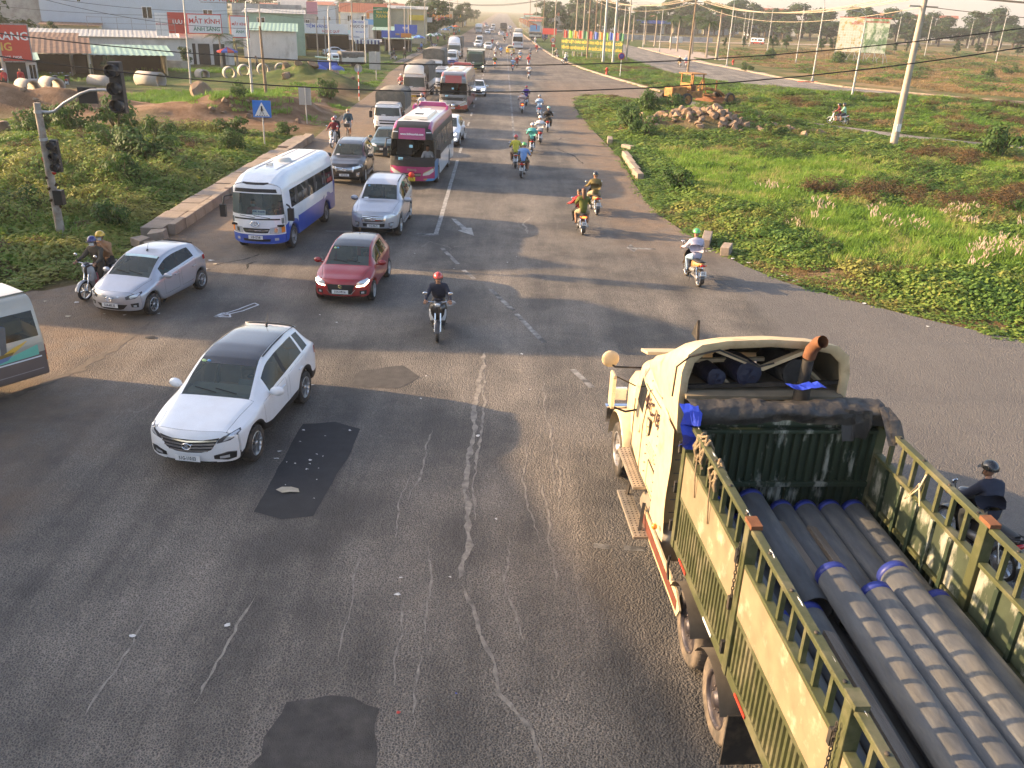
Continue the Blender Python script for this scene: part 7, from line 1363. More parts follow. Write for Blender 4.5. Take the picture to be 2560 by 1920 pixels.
def bicycle(label, x, y, hdg):
 r = thing('bicycle', label, 'bicycle', (x, y, 0), R(hdg))
 for yy in (.5, -.5):
  b = MB().tube([(0, yy + .32 * math.cos(a), .33 + .32 * math.sin(a)) for a in np.linspace(0, 6.2832, 25)], .02, 6, cap=False); w = b.build('wheel', M_tyre, r); s = MB()
  for k in range(12): a = k * .5236; s.bar((0, yy, .33), (0, yy + .31 * math.cos(a), .33 + .31 * math.sin(a)), .006)
  s.build('rim', M_rim, w)
 f = MB().tube([(0, -.5, .33), (0, -.1, .33), (0, .34, .85)], .018, 6).tube([(0, -.1, .33), (0, -.2, .86)], .016, 6).tube([(0, -.5, .33), (0, -.18, .72)], .012, 6).tube([(0, .5, .33), (0, .36, .8), (0, .34, 1.0)], .016, 6); f.build('frame', M_rimd, r)
 MB().tube([(-.3, .36, 1.12), (-.12, .38, 1.05), (0, .34, 1.0), (.12, .38, 1.05), (.3, .36, 1.12)], .012, 6).build('handlebar', M_chrome, r); MB().box((0, -.22, .9), (.2, .26, .06)).build('saddle', M_black, r, bevel=.02)
 MB().box((0, .56, .86), (.32, .24, .22), taper=1.15).build('basket', mat('basket_grey', (.09, .075, .06), .8), r); MB().bar((-.14, -.02, .26), (-.06, -.1, .33), .03).bar((.06, -.1, .33), (.14, -.18, .42), .03).build('pedal', M_black, r); return r
bicycle('old bicycle with front basket on the dirt shoulder', -9.85, 58.4, 180); person('cyclist in white sleeves and dark vest with orange cap', (-9.85, 58.4, 0), R(180), 'cycle', shirt=cloth('cloth_vest', (.03, .075, .11)), trous=C['grey'], hat=Hm['orange'], mask=True)
# people seen through the glass
person('passenger in pink shirt and mask behind the minibus windscreen', (-8.65, 30.75, .28), R(175), 'sit_lap', shirt=C['rose'], trous=C['black'], mask=True); person('driver in dark shirt at the minibus wheel', (-7.65, 30.7, .28), R(175), 'sit', shirt=C['navy'], trous=C['black'])
person('driver in white shirt at the magenta coach wheel', (-3.5, 43.55, .5), R(177), 'sit', shirt=C['white'], trous=C['black']); person('driver of the white SUV with the black glass roof', (-4.82, 16.0, .02), R(172), 'sit', shirt=C['jeans'], trous=C['black'], scale=.9); person('driver in teal shirt in the silver hatchback', (-9.6, 24.3, -.06), R(167), 'sit', shirt=C['teal'], trous=C['black'], scale=.88)
person('driver of the red hatchback', (-4.0, 26.05, -.02), R(177), 'sit', shirt=C['maroon'], trous=C['black'], scale=.88); person('driver of the white light lorry', (-7.1, 65.0, .35), R(180), 'sit', shirt=C['blue'], trous=C['black']); person('passenger in red in the white light lorry', (-8.0, 65.0, .35), R(180), 'sit_lap', shirt=C['red'], trous=C['black'])
# ================================================================== the lorry with the pipes (local axes: x right of the left wall, y forward of the headboard)
TO, TR = (2.58, 9.98, 0), .055
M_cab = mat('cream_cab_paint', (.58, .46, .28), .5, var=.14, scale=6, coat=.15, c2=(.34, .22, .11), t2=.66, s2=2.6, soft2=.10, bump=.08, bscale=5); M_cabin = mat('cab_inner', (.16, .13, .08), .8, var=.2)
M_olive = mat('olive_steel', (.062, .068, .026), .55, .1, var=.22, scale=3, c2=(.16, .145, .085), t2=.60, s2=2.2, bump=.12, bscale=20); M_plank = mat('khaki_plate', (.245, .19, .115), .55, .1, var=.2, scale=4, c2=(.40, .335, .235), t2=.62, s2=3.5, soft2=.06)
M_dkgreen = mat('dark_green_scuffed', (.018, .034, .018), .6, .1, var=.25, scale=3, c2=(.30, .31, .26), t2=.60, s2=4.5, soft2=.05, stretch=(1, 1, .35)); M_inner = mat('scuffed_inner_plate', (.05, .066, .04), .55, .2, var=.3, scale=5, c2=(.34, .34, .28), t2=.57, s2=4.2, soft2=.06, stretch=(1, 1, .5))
M_rust = mat('rusty_steel', (.17, .07, .03), .85, .2, var=.3, scale=8); M_chas = mat('black_chassis', (.02, .019, .018), .7, .2, var=.25, c2=(.09, .07, .05), t2=.58, s2=4); M_dustyre = mat('dusty_tyre', (.17, .135, .10), .95, var=.2, scale=6, c2=(.07, .06, .05), t2=.5, s2=4)
TRL = thing('semi_trailer', 'open green slat-sided trailer loaded with grey pipes', 'trailer', TO, TR)
ZB, ZT, PL, TW = 1.42, 3.34, 2.46, 2.53
def wall(x, out):
 """one long side: three drop panels between posts; out = -1 left wall, +1 right wall"""
 for k in range(4):
  y1, y0 = -k * PL - .07, -(k + 1) * PL + .07; ym = (y0 + y1) / 2; ln = y1 - y0
  n = int(ln / .11); P0 = []
  for i in range(n + 1):
   for t, dx in ((0, 0), (.28, .0), (.42, .035), (.86, .035)):
    yy = y1 - (i + t) * ln / (n + 1); P0.append((x + out * (.005 + dx), yy))
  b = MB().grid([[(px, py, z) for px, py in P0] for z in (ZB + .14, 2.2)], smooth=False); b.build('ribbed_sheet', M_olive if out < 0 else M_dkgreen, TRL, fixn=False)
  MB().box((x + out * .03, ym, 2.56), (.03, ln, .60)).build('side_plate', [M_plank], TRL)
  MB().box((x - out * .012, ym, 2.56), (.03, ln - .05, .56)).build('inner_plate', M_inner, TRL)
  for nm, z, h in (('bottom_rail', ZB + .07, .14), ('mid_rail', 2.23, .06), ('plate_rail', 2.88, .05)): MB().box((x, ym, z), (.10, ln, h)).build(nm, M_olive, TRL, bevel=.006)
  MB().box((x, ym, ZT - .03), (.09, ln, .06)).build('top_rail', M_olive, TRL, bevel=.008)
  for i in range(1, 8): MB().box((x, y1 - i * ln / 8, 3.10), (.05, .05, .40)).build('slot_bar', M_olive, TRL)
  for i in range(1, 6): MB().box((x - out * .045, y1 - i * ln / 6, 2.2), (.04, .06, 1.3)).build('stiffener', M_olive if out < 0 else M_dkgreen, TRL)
  for i in (1, 3, 5, 7): MB().lathe([(.001, .012), (.02, .012), (.02, 0)], (x, y1 - i * ln / 8 - .15, ZT), 'Z', 8).build('bolt', M_chas, TRL)
  for yy in (y1 - .5, y1 - 1.7): MB().box((x + out * .062, yy, ZB + .06), (.01, .34, .035)).build('reflector_strip', mat('red_white_reflector', (.5, .05, .03), .4, var=.1) if yy > y1 - 1 else M_plate, TRL)
 for k in range(5):
  y = -k * PL; MB().box((x, y, (ZB + ZT) / 2), (.13, .13, ZT - ZB)).build('post', M_olive, TRL, bevel=.01); MB().box((x, y, ZT + .02), (.12, .2, .05)).build('post_cap', M_rust if k % 2 else M_olive, TRL)
  for z in (1.7, 2.3, 2.9): MB().box((x + out * .075, y + .09, z), (.05, .05, .16)).build('hinge', M_chas, TRL)
  for j in range(14):                                             # hanging chain, link by link
   if k in (1, 2): MB().tube([(x + out * .1 + .014 * math.cos(a) * (j % 2), y + .02 + .014 * math.cos(a) * (1 - j % 2), ZT - .25 - j * .05 + .032 * math.sin(a)) for a in np.linspace(0, 6.2832, 9)], .006, 5, cap=False).build('chain_link', M_chas, TRL)
wall(0, -1); wall(TW, 1)
MB().box((TW / 2, -2 * PL, ZB - .04), (TW, 4 * PL, .08)).build('bed', M_dkgreen, TRL); MB().box((TW / 2 - .45, -2 * PL, ZB - .22), (.14, 4 * PL, .3)).box((TW / 2 + .45, -2 * PL, ZB - .22), (.14, 4 * PL, .3)).build('chassis_rail', M_chas, TRL)
b = []; n = 20
for i in range(n + 1):
 for t, dy in ((0, 0), (.3, 0), (.42, -.04), (.86, -.04)): b.append((.05 + (i + t) * (TW - .1) / (n + 1), dy))
MB().grid([[(px, -.02 + py, z) for px, py in b] for z in (ZB, 3.2)], smooth=False).build('headboard_sheet', M_dkgreen, TRL, fixn=False); MB().box((TW / 2, .03, (ZB + 3.3) / 2), (TW, .04, 3.3 - ZB)).build('headboard_back', M_dkgreen, TRL)
for z, h in ((2.44, .07), (3.22, .05), (3.38, .12)): MB().box((TW / 2, -.06, z), (TW - .14, .09, h)).build('headboard_rail', M_dkgreen, TRL, bevel=.01)
M_strap = mat('old_rope', (.20, .15, .09), .9, var=.3, scale=20)
for k, (y, s) in enumerate(((-.55, 1.0), (-1.15, .8))):
 q = random.Random(k + 3); r = MB()
 for i in range(7): a0 = q.random() * 6; r.tube([(.02 + .07 * math.cos(a0 + j * .9), y + .16 * s * math.sin(j * .8 + i) + q.uniform(-.05, .05), ZT - .16 + .2 * s * math.sin(a0 + j * .9) + q.uniform(-.04, .04)) for j in range(8)], q.uniform(.012, .022), 6)
 r.tube([(-.05, y, ZT - .2), (-.08, y - .1, ZT - .45), (-.06, y - .12, ZT - .75)], .01, 5).build('rope_bundle', M_strap, TRL)
MB().tube([(.02, y, ZT - .02 - .03 * math.sin(y * 9)) for y in np.linspace(-.2, -8.5, 34)], .006, 4).build('tarp_cord', M_plate, TRL)
MB().tube([(TW - .03, -1.25, ZT - .1), (TW - .06, -1.22, ZT - .3), (TW - .1, -1.05, ZT - .55), (TW - .06, -1.2, ZT - .25), (TW - .05, -1.3, ZT - .5)], .012, 5).build('loose_strap', mat('pale_strap', (.55, .45, .3), .8), TRL)
def world(x, y, z): c, s = math.cos(TR), math.sin(TR); return (TO[0] + x * c - y * s, TO[1] + x * s + y * c, z)
# ---- canvas bunched on the headboard
M_canv = mat('black_canvas', (.03, .029, .028), .6, var=.35, scale=4, c2=(.15, .12, .085), t2=.60, s2=2.2, bump=.9, bscale=9); M_bluet = mat('blue_tarpaulin', (.02, .05, .46), .45, var=.2, scale=5, bump=.5, bscale=12)
def crumple(name, prof, x0, x1, n, amp, seed, m, mi=None):
 q = random.Random(seed); P = []; ph = [q.random() * 6 for _ in range(6)]
 for i in range(n + 1):
  x = lerp(x0, x1, i / n); row = []
  for j, (y, z) in enumerate(prof): row.append((x + q.uniform(-.02, .02) * (1 if n > 20 else 2.5), y + amp * 3 * hnoise(x * 2.1 + ph[0], j * .8, 1, seed) + amp * 1.4 * hnoise(x * 7, j * 1.9 + ph[1], 1, seed + 1), z + amp * 2.6 * hnoise(x * 1.7 + ph[2], j * .5, 1, seed + 2) + amp * 1.5 * hnoise(x * 8, j * 1.7, 1, seed + 3)))
  P.append(row)
 return MB().grid(P, smooth=n > 20).build(name, m, None, fixn=False)
cv = crumple('tarpaulin', [(-.13, 3.36), (-.15, 3.43), (-.17, 3.49), (-.15, 3.54), (-.09, 3.57), (0, 3.59), (.1, 3.58), (.2, 3.54), (.24, 3.46), (.22, 3.37)], -.06, 2.5, 80, .022, 4, M_canv); cv.location = TO; cv.rotation_euler = (0, 0, TR); tag(cv, 'black canvas bunched over the trailer headboard', 'tarpaulin')
for nm, pr, lab, m, x0, x1 in (('tarpaulin', [(.0, 3.62), (-.14, 3.55), (-.22, 3.42), (-.2, 3.3), (-.26, 3.2), (-.2, 3.08), (-.16, 2.98)], 'blue tarpaulin corner hanging off the headboard', M_bluet, -.16, .02), ('tarpaulin', [(-.16, 3.55), (-.2, 3.3), (-.19, 3.12)], 'dark canvas flap hanging inside the headboard', M_canv, 1.95, 2.25), ('tarpaulin', [(.1, 3.78), (.25, 3.76), (.34, 3.68)], 'blue tarpaulin fold under the black canvas', M_bluet, 1.3, 1.7), ('tarpaulin', [(-.1, 3.6), (-.35, 3.5), (-.6, 3.3)], 'black canvas end trailing down the side rail', M_canv, 2.42, 2.58)):
 o = crumple(nm, pr, x0, x1, 9, .045, len(lab), m); o.location = TO; o.rotation_euler = (0, 0, TR); tag(o, lab, 'tarpaulin')
# ---- the pipes: hollow, blue-rimmed
M_pipe = mat('grey_pipe', (.09, .094, .097), .55, var=.28, scale=11, bump=.15, bscale=30, c2=(.14, .135, .12), t2=.55, s2=3.5, soft2=.07, stretch=(1, .25, 1)); M_bluer = mat('blue_pipe_rim', (.02, .035, .22), .5, var=.1)
def pipe(x, z, y1, y0, r, label, dx=0.0):
 o = thing('pipe', label, 'pipe', world(x, 0, z), TR, 'grey pipes on the trailer')
 MB().lathe([(r * .93, y0), (r, y0 + .002), (r, y1 - .09), (r, y1 - .09), (r * .93, y1 - .09)], axis='Y', n=22).lathe([(r * .93, y1 - .09), (r * .93, y0)], axis='Y', n=22).build('barrel', M_pipe, o, fixn=False)
 MB().lathe([(r * .92, y1 - .1), (r * 1.012, y1 - .1), (r * 1.012, y1), (r * .9, y1), (r * .9, y1 - .12)], axis='Y', n=22).build('rim', M_bluer, o, fixn=False); o.rotation_euler = (0, 0, TR + dx); return o
lb = 'grey pipe with blue rim in the %s of the load'
for i, x in enumerate((.22, .56, .90, 1.24, 1.58, 1.92, 2.26)): pipe(x, 1.59, -.12, -8.6, .165, lb % 'bottom layer')
for i, x in enumerate((.4, .74, 1.08, 1.42, 1.76, 2.10)): pipe(x, 1.875, -.14 - .02 * i, -8.4, .165, lb % 'second layer')
for x, z, r, lab in ((.36, 2.17, .16, 'pale short pipe against the slatted wall near the headboard'), (.86, 2.235, .185, 'thickest short pipe in the front half of the load'), (1.30, 2.09, .16, 'short front pipe beside the thickest pipe, timber along it'), (1.63, 2.09, .16, 'short front pipe between the two old timbers'), (1.96, 2.09, .16, 'short front pipe second from the far wall'), (2.29, 2.09, .16, 'short front pipe against the far slatted wall')): pipe(x, z, -.16, -2.45, r, 'grey ' + lab)
for x, z, y1, r, lab in ((.38, 2.17, -2.5, .165, 'long rear pipe against the slatted wall'), (.76, 2.20, -2.46, .17, 'long rear pipe with the loose timber on it'), (1.13, 2.45, -2.1, .18, 'long raised rear pipe nearest the timber'), (1.49, 2.42, -2.42, .18, 'long raised rear pipe in the middle of the load'), (1.87, 2.42, -2.05, .18, 'long raised rear pipe starting farthest forward'), (2.24, 2.26, -2.35, .17, 'long rear pipe against the far wall')): pipe(x, z, y1, -8.8, r, 'grey ' + lab)
for x, z in ((1.0, 2.03), (1.5, 2.03), (2.05, 2.03)): pass
M_timber = mat('old_timber', (.27, .22, .17), .9, var=.3, scale=3, c2=(.14, .11, .08), t2=.5, s2=3, bump=.5, bscale=20, stretch=(4, .5, 4))
for x, y, z, ln, rz, lab in ((1.07, -1.55, 2.27, 1.6, .02, 'dark timber between the front pipes beside the thickest one'), (1.47, -1.65, 2.22, 1.7, .01, 'worn timber lying between two front pipes'), (.70, -4.4, 2.43, 2.7, -.012, 'long grey timber lying on the rear pipes')):
 o = MB().box((0, 0, 0), (.12, ln, .07)).jitter(.008, 2).build('timber', M_timber, bevel=.006); o.location = world(x, y, z); o.rotation_euler = (0, .25, TR + rz); tag(o, lab, 'timber')
# ---- tractor unit
TU = thing('tractor_unit', 'cream long-nose tractor unit with open roof fairing', 'truck', TO, TR)
CX_ = 1.2
CBP = dict(L=3.15, W=2.3, H=3.05, zb=1.05, belt=1.95, wtop=2.55, fbelt=2.0, fwtop=2.55, r=.5, wheels=[], win=[(.5, 1.25)], f0=.22, round=.2, tumble=.05, extra=[1.6, 2.2], nose=[(1, .1), (2, .12), (3.3, .0)], tail=[(0, .02), (4, .02)], taper=[(.2, .93), (1.2, 1.0), (4, 1.0)], roof=[(.2, 2.66), (.7, 2.78), (1.3, 2.9), (1.9, 3.0), (3.2, 3.05)], rearwin=False, pw=3.5)
cb, sh, D = bus('cab_unit', 'x', 'truck', (0, 0, 0), 0, CBP, {'body': M_cab}, level=2)
for o in list(cb.children):
 o.parent = TU; o.location = (CX_, .95 + CBP['L'] / 2, 0)
 if o.name.startswith('underbody'): bpy.data.objects.remove(o)
bpy.data.objects.remove(cb)
OFF = Vector((CX_, .95 + CBP['L'] / 2, 0))
# roof fairing: open at the back
ARCH = [(.06, 2.75), (.03, 3.2), (.03, 3.66), (.09, 3.92), (.26, 4.06), (.6, 4.12), (1.2, 4.15), (1.8, 4.12), (2.14, 4.06), (2.31, 3.92), (2.37, 3.66), (2.37, 3.2), (2.34, 2.75)]
def arch(y, k, zs, ins=0.0): return [(CX_ + (x - CX_) * (k - ins), y, 2.75 + (z - 2.75) * zs - ins * 1.2 * (z > 3)) for x, z in ARCH]
rows = [arch(.82, 1.0, 1.0), arch(1.15, .995, .95), arch(1.7, .97, .76), arch(2.3, .93, .5), arch(2.9, .90, .28), arch(3.3, .86, .08)]
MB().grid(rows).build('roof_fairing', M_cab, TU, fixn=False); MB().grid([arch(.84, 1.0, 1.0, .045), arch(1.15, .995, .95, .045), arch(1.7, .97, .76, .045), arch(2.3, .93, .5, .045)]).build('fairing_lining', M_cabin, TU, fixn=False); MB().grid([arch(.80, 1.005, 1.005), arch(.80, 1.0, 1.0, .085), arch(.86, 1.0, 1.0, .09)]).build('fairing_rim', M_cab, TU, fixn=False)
for a, c_ in (((.45, .9, 3.98), (1.2, 1.0, 3.66)), ((1.2, 1.0, 3.66), (1.85, .9, 4.02))): MB().bar(a, c_, .11, .05).build('fairing_brace', M_cab, TU)
MB().box((1.2, 1.2, 3.34), (2.2, 1.0, .05)).build('fairing_floor', mat('weathered_board', (.22, .18, .12), .9, var=.3, scale=3), TU);
for a, c_ in (((.1, .9, 3.42), (2.3, .9, 3.5)), ((.1, 1.35, 3.62), (1.35, 1.35, 3.66)), ((.5, 1.3, 3.6), (.75, .95, 3.42)), ((1.9, 1.3, 3.6), (2.1, .95, 3.42))): MB().bar(a, c_, .06, .05).build('rack_bar', M_cab if a[1] > 1 else M_chas, TU)
for x, z, r, m, lab in ((.95, 3.56, .18, mat('dark_blue_tarpaulin', (.008, .011, .035), .5, var=.2, bump=.5, bscale=12), 'rolled blue tarpaulin inside the cab roof fairing'), (1.62, 3.58, .2, mat('dark_canvas', (.02, .02, .02), .75, var=.3, bump=.8, bscale=9), 'rolled black canvas inside the cab roof fairing'), (.5, 3.5, .13, MATS.get('dark_blue_tarpaulin') or M_canv, 'folded blue sheet inside the cab roof fairing')):
 o = MB().tube([(0, -.38, 0), (0, 0, .02), (.0, .45, 0)], r, 14).lathe([(r * k_, -.385 - .012 * (i % 2)) for i, k_ in enumerate((1, .85, .7, .55, .4, .25, .1))], axis='Y', n=14).jitter(.014, 5).build('tarpaulin_roll', m); o.location = world(x, 1.28, z); o.rotation_euler = (-.12, 0, TR + .12); tag(o, lab, 'tarpaulin')
for sx, x in ((-1, .02), (1, 2.38)): P = [[(x + sx * .008 * math.sin(z * 5), .80 + .02 * math.sin(z * 4.3), z), (x, 1.6, z)] for z in np.linspace(.95, 2.8, 12)]; MB().grid(P).build('side_fairing', M_cab, TU, fixn=False)
# back wall details and exhaust stack
for z in (1.45, 2.05): MB().tube([(.3, .93, z), (.3, .86, z), (.55, .86, z), (.55, .93, z)], .018, 6).build('grab_handle', M_cab, TU)
for k in range(9): MB().box((.42, .935, 1.15 + k * .22), (.6, .012, .012)).build('rivet_row', M_rimd, TU)
MB().box((.42, .93, 1.62), (.14, .03, .4)).build('vent_slot', M_chas, TU); MB().tube([(1.62, .62, 1.2), (1.64, .6, 3.4), (1.66, .6, 3.95)], .075, 12).build('exhaust_pipe', M_chas, TU); MB().tube([(1.66, .6, 3.98), (1.67, .58, 4.1), (1.70, .48, 4.24), (1.72, .40, 4.28)], .085, 12, cap=False).build('exhaust_stack', M_rust, TU); MB().tube([(1.64, .6, 2.2), (1.655, .6, 3.6)], .11, 12).build('heat_shield', M_chas, TU)
# bonnet and wings in front of the screen
rows = []
for y, w, z0, z1 in ((3.7, 1.06, 1.2, 2.12), (4.2, 1.0, 1.1, 2.05), (5.0, .86, .9, 1.92), (5.6, .78, .8, 1.75), (5.85, .7, .8, 1.55)): rows.append([(CX_ - w, y, z0), (CX_ - w, y, z1 - .25), (CX_ - w * .86, y, z1 - .06), (CX_, y, z1), (CX_ + w * .86, y, z1 - .06), (CX_ + w, y, z1 - .25), (CX_ + w, y, z0)])
MB().grid(rows).add(rows[-1], [tuple(range(7))]).build('bonnet', M_cab, TU, fixn=False)
for sx in (-1, 1):
 P = [[(CX_ + sx * x, 4.55 + math.sin(a) * .74, .55 + math.cos(a) * .74) for x in (1.18, 1.15, .95, .62)] for a in np.linspace(-1.55, 1.6, 14)]; MB().grid([[(x, y, z - (.05 if i == 0 else 0)) for i, (x, y, z) in enumerate(r_)] for r_ in P]).build('wing', M_cab, TU, fixn=False)
 MB().box((CX_ + sx * .95, 5.72, 1.15), (.34, .1, .26)).build('headlamp', M_lens, TU, bevel=.02)
MB().box((CX_, 5.95, .62), (2.3, .16, .36)).build('bumper', M_chrome, TU, bevel=.03); MB().box((CX_, 3.75, 2.82), (2.0, .5, .05), rx=-.25).build('sun_visor', M_cab, TU, bevel=.01); MB().prism([(3.0, 3.3), (3.35, 3.3), (3.1, 3.62)], .86, .9, axis='X').build('roof_fin', M_chas, TU)
# wheels, mudguards, steps, tanks
for y in (-.62, -1.95):
 for x, sx in ((.25, -1), (TW - .25, 1)):
  w = wheel(TU, x, y, .54, .30, sx, rimm=mat('dark_truck_rim', (.05, .045, .055), .5, .5, var=.3, c2=(.16, .13, .11), t2=.6, s2=6), steel=True); w.material_slots[0].link = 'OBJECT'; w.material_slots[0].material = M_dustyre; w2 = wheel(TU, x - sx * .33, y, .52, .28, sx, steel=True)
for x, sx in ((.2, -1), (2.2, 1)): wheel(TU, x, 4.55, .52, .30, sx, steel=True)
for x in (.27, TW - .27):
 for y in (-.62, -1.95): MB().grid([[(x + dx, y + math.sin(a) * .62, .52 + math.cos(a) * .62) for dx in (-.3, .3)] for a in np.linspace(-1.1, 1.1, 10)], smooth=True).build('mudguard', mat('dusty_mudguard', (.11, .09, .065), .8, var=.3, scale=4), TU, fixn=False)
 MB().box((x, -2.72, .68), (.6, .03, .72)).build('mud_flap', M_chas, TU)
 MB().tube([(x - .3, .1, 1.18), (x - .3, .16, .98), (x - .3, .05, .82)], .02, 6).build('mudguard_stay', M_chas, TU)
for x in (.85, 1.65): MB().box((x, 1.0, .92), (.12, 9.0, .26)).build('frame_rail', M_chas, TU)
MB().box((1.25, .35, 1.12), (1.5, .8, .08)).build('deck_plate', mat('chequer_plate', (.33, .25, .12), .6, .3, var=.25), TU); MB().lathe([(.001, .05), (.30, .05), (.30, 1.35), (.001, 1.35)], (.34, 1.0, .72), 'Y', 18).build('fuel_tank', mat('dusty_alloy', (.42, .36, .28), .45, .6, var=.2), TU, fixn=False)
def tread(x, y0, y1, z, w):
 s = MB().box((x, (y0 + y1) / 2, z), (w, y1 - y0, .05)).build('step', MATS['dusty_alloy'], TU, bevel=.008); m = MB()
 for i in range(int((y1 - y0) / .07)):
  for j in (-.3, 0, .3): m.lathe([(.001, .028), (.014, .028), (.014, .02)], (x + j * w, y0 + .04 + i * .07, z), 'Z', 6)
 m.build('tread_holes', M_chas, s)
tread(.0, 2.3, 3.7, .98, .22); tread(-.1, 1.5, 2.95, .55, .24); MB().bar((.0, 2.9, .95), (-.08, 2.8, .57), .05).bar((0, 1.9, .95), (-.08, 1.7, .57), .05).build('step_bracket', M_chas, TU)
sk = [(2.05, .52), (-.35, .50), (-.45, .68), (-.2, .82), (2.05, .84)]; MB().prism(sk, .02, .05, axis='X').build('side_skirt', M_cab, TU); MB().prism([(2.0, .58), (-.3, .56), (-.3, .72), (2.0, .76)], .012, .018, axis='X').build('skirt_stripe', mat('brown_red_stripe', (.13, .035, .02), .6, var=.2), TU)
# mirrors, lettering, hatches on the near side
for z, h in ((2.25, .62),): MB().box((-.36, 3.42, z), (.07, .28, h)).build('wing_mirror', M_cab, TU, bevel=.04); MB().box((-.36, 3.275, z), (.05, .012, h - .1)).build('mirror_glass', M_chrome, TU)
MB().ball((-.42, 3.5, 2.78), .15, 14, sc=(1, .35, 1)).build('round_mirror', M_cab, TU); MB().tube([(.12, 3.5, 2.62), (-.34, 3.44, 2.66), (-.42, 3.5, 2.7)], .016, 6).build('mirror_arm', M_chas, TU); MB().tube([(.1, 3.45, 1.86), (-.1, 3.42, 1.84), (-.36, 3.42, 1.94)], .018, 6).build('mirror_arm', M_chas, TU); MB().tube([(.1, 3.7, 2.2), (-.34, 3.44, 2.5)], .012, 6).build('mirror_arm', M_chas, TU)
text('registration_lettering', '49C-187.29', .30, mat('dark_red_letter', (.035, .014, .014), .6, var=0), TU, (.078, 2.1, 2.36), (R(84), 0, R(-90)), .003, bold=.006)
for y0, y1, z0, z1, lab in ((1.6, 2.1, 1.2, 1.62, 'locker_door'), (2.25, 2.4, 1.98, 2.22, 'small_hatch')):
 MB().tube([(.045, y, z) for y, z in ((y0, z0), (y1, z0), (y1, z1), (y0, z1), (y0, z0))], .016, 6).build(lab + '_seal', M_chas, TU); MB().box((.045, (y0 + y1) / 2, (z0 + z1) / 2), (.02, y1 - y0, z1 - z0)).build(lab, M_cab, TU, bevel=.008)
for k in range(4): MB().box((.045, 2.05, 1.72 + k * .055), (.012, .55 - .06 * k, .02)).build('faded_lettering', mat('faded_paint', (.50, .41, .26), .6, var=.1), TU)
[MB().box((.03, yy, zz), (.02, .02, .02)).build('rivet', M_rimd, TU) for yy in (1.65, 2.3) for zz in np.linspace(1.15, 2.9, 12)]; MB().tube([(.035, 1.0, 2.75), (.035, 2.7, 2.68)], .008, 5).build('panel_seam', M_chas, TU); MB().tube([(.05, 2.72, 1.1), (.05, 2.72, 1.95), (.115, 2.72, 2.55)], .008, 5).build('door_seam', M_chas, TU); MB().tube([(.1, 3.62, 1.1), (.1, 3.62, 2.0)], .008, 5).build('door_seam', M_chas, TU); MB().lathe([(.001, 0), (.07, 0), (.07, .01)], (.045, 2.95, 1.75), 'X', 14).build('door_badge', MATS['faded_paint'], TU); MB().ball((-.06, .95, 1.12), .05, 8).build('side_marker', M_amber, TU)
MB().tube([(-.06, .83, 3.3), (-.05, .81, 3.75), (.1, .79, 3.9), (.5, .79, 4.0), (1.1, .84, 3.74), (1.3, .84, 3.8)], .014, 5).build('hose', M_chas, TU)
# rider passing on the far side of the lorry
ride('rider in dark jacket and black helmet passing the lorry', 'dark motorbike passing the far side of the lorry', 8.05, 12.0, 14, 'ride', shirt=C['navy'], trous=C['khaki'], helm=Hm['black'])
# ================================================================== shops, signs, lamps and pipes along the plot
M_wall = mat('white_render', (.58, .57, .53), .9, var=.12, scale=.6, c2=(.36, .34, .30), t2=.62, s2=.7, stretch=(1, 1, .4)); M_bluew = mat('pale_blue_render', (.46, .52, .57), .9, var=.08, scale=.5, c2=(.36, .40, .43), t2=.66, s2=.5); M_greyw = mat('grey_render', (.36, .35, .33), .9, var=.15, scale=.7, c2=(.22, .21, .2), t2=.56, s2=.8); M_cream2 = mat('cream_render', (.50, .43, .28), .9, var=.12, scale=.8)
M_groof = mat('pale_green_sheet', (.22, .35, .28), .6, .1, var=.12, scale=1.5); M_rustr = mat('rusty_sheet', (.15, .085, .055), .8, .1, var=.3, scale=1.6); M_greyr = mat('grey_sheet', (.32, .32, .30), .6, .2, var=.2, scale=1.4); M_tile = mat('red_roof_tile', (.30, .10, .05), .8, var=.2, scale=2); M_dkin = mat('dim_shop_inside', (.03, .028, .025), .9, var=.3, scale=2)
SG = {k: mat('sign_' + k, v, .5, var=.05) for k, v in dict(red=(.50, .045, .03), white=(.70, .70, .68), blue=(.04, .10, .42), green=(.02, .16, .06), orange=(.6, .22, .04), yellow=(.62, .44, .03), navy=(.03, .04, .16), pink=(.6, .25, .28), gold=(.62, .40, .08), sky=(.16, .36, .6), dgreen=(.03, .075, .01)).items()}
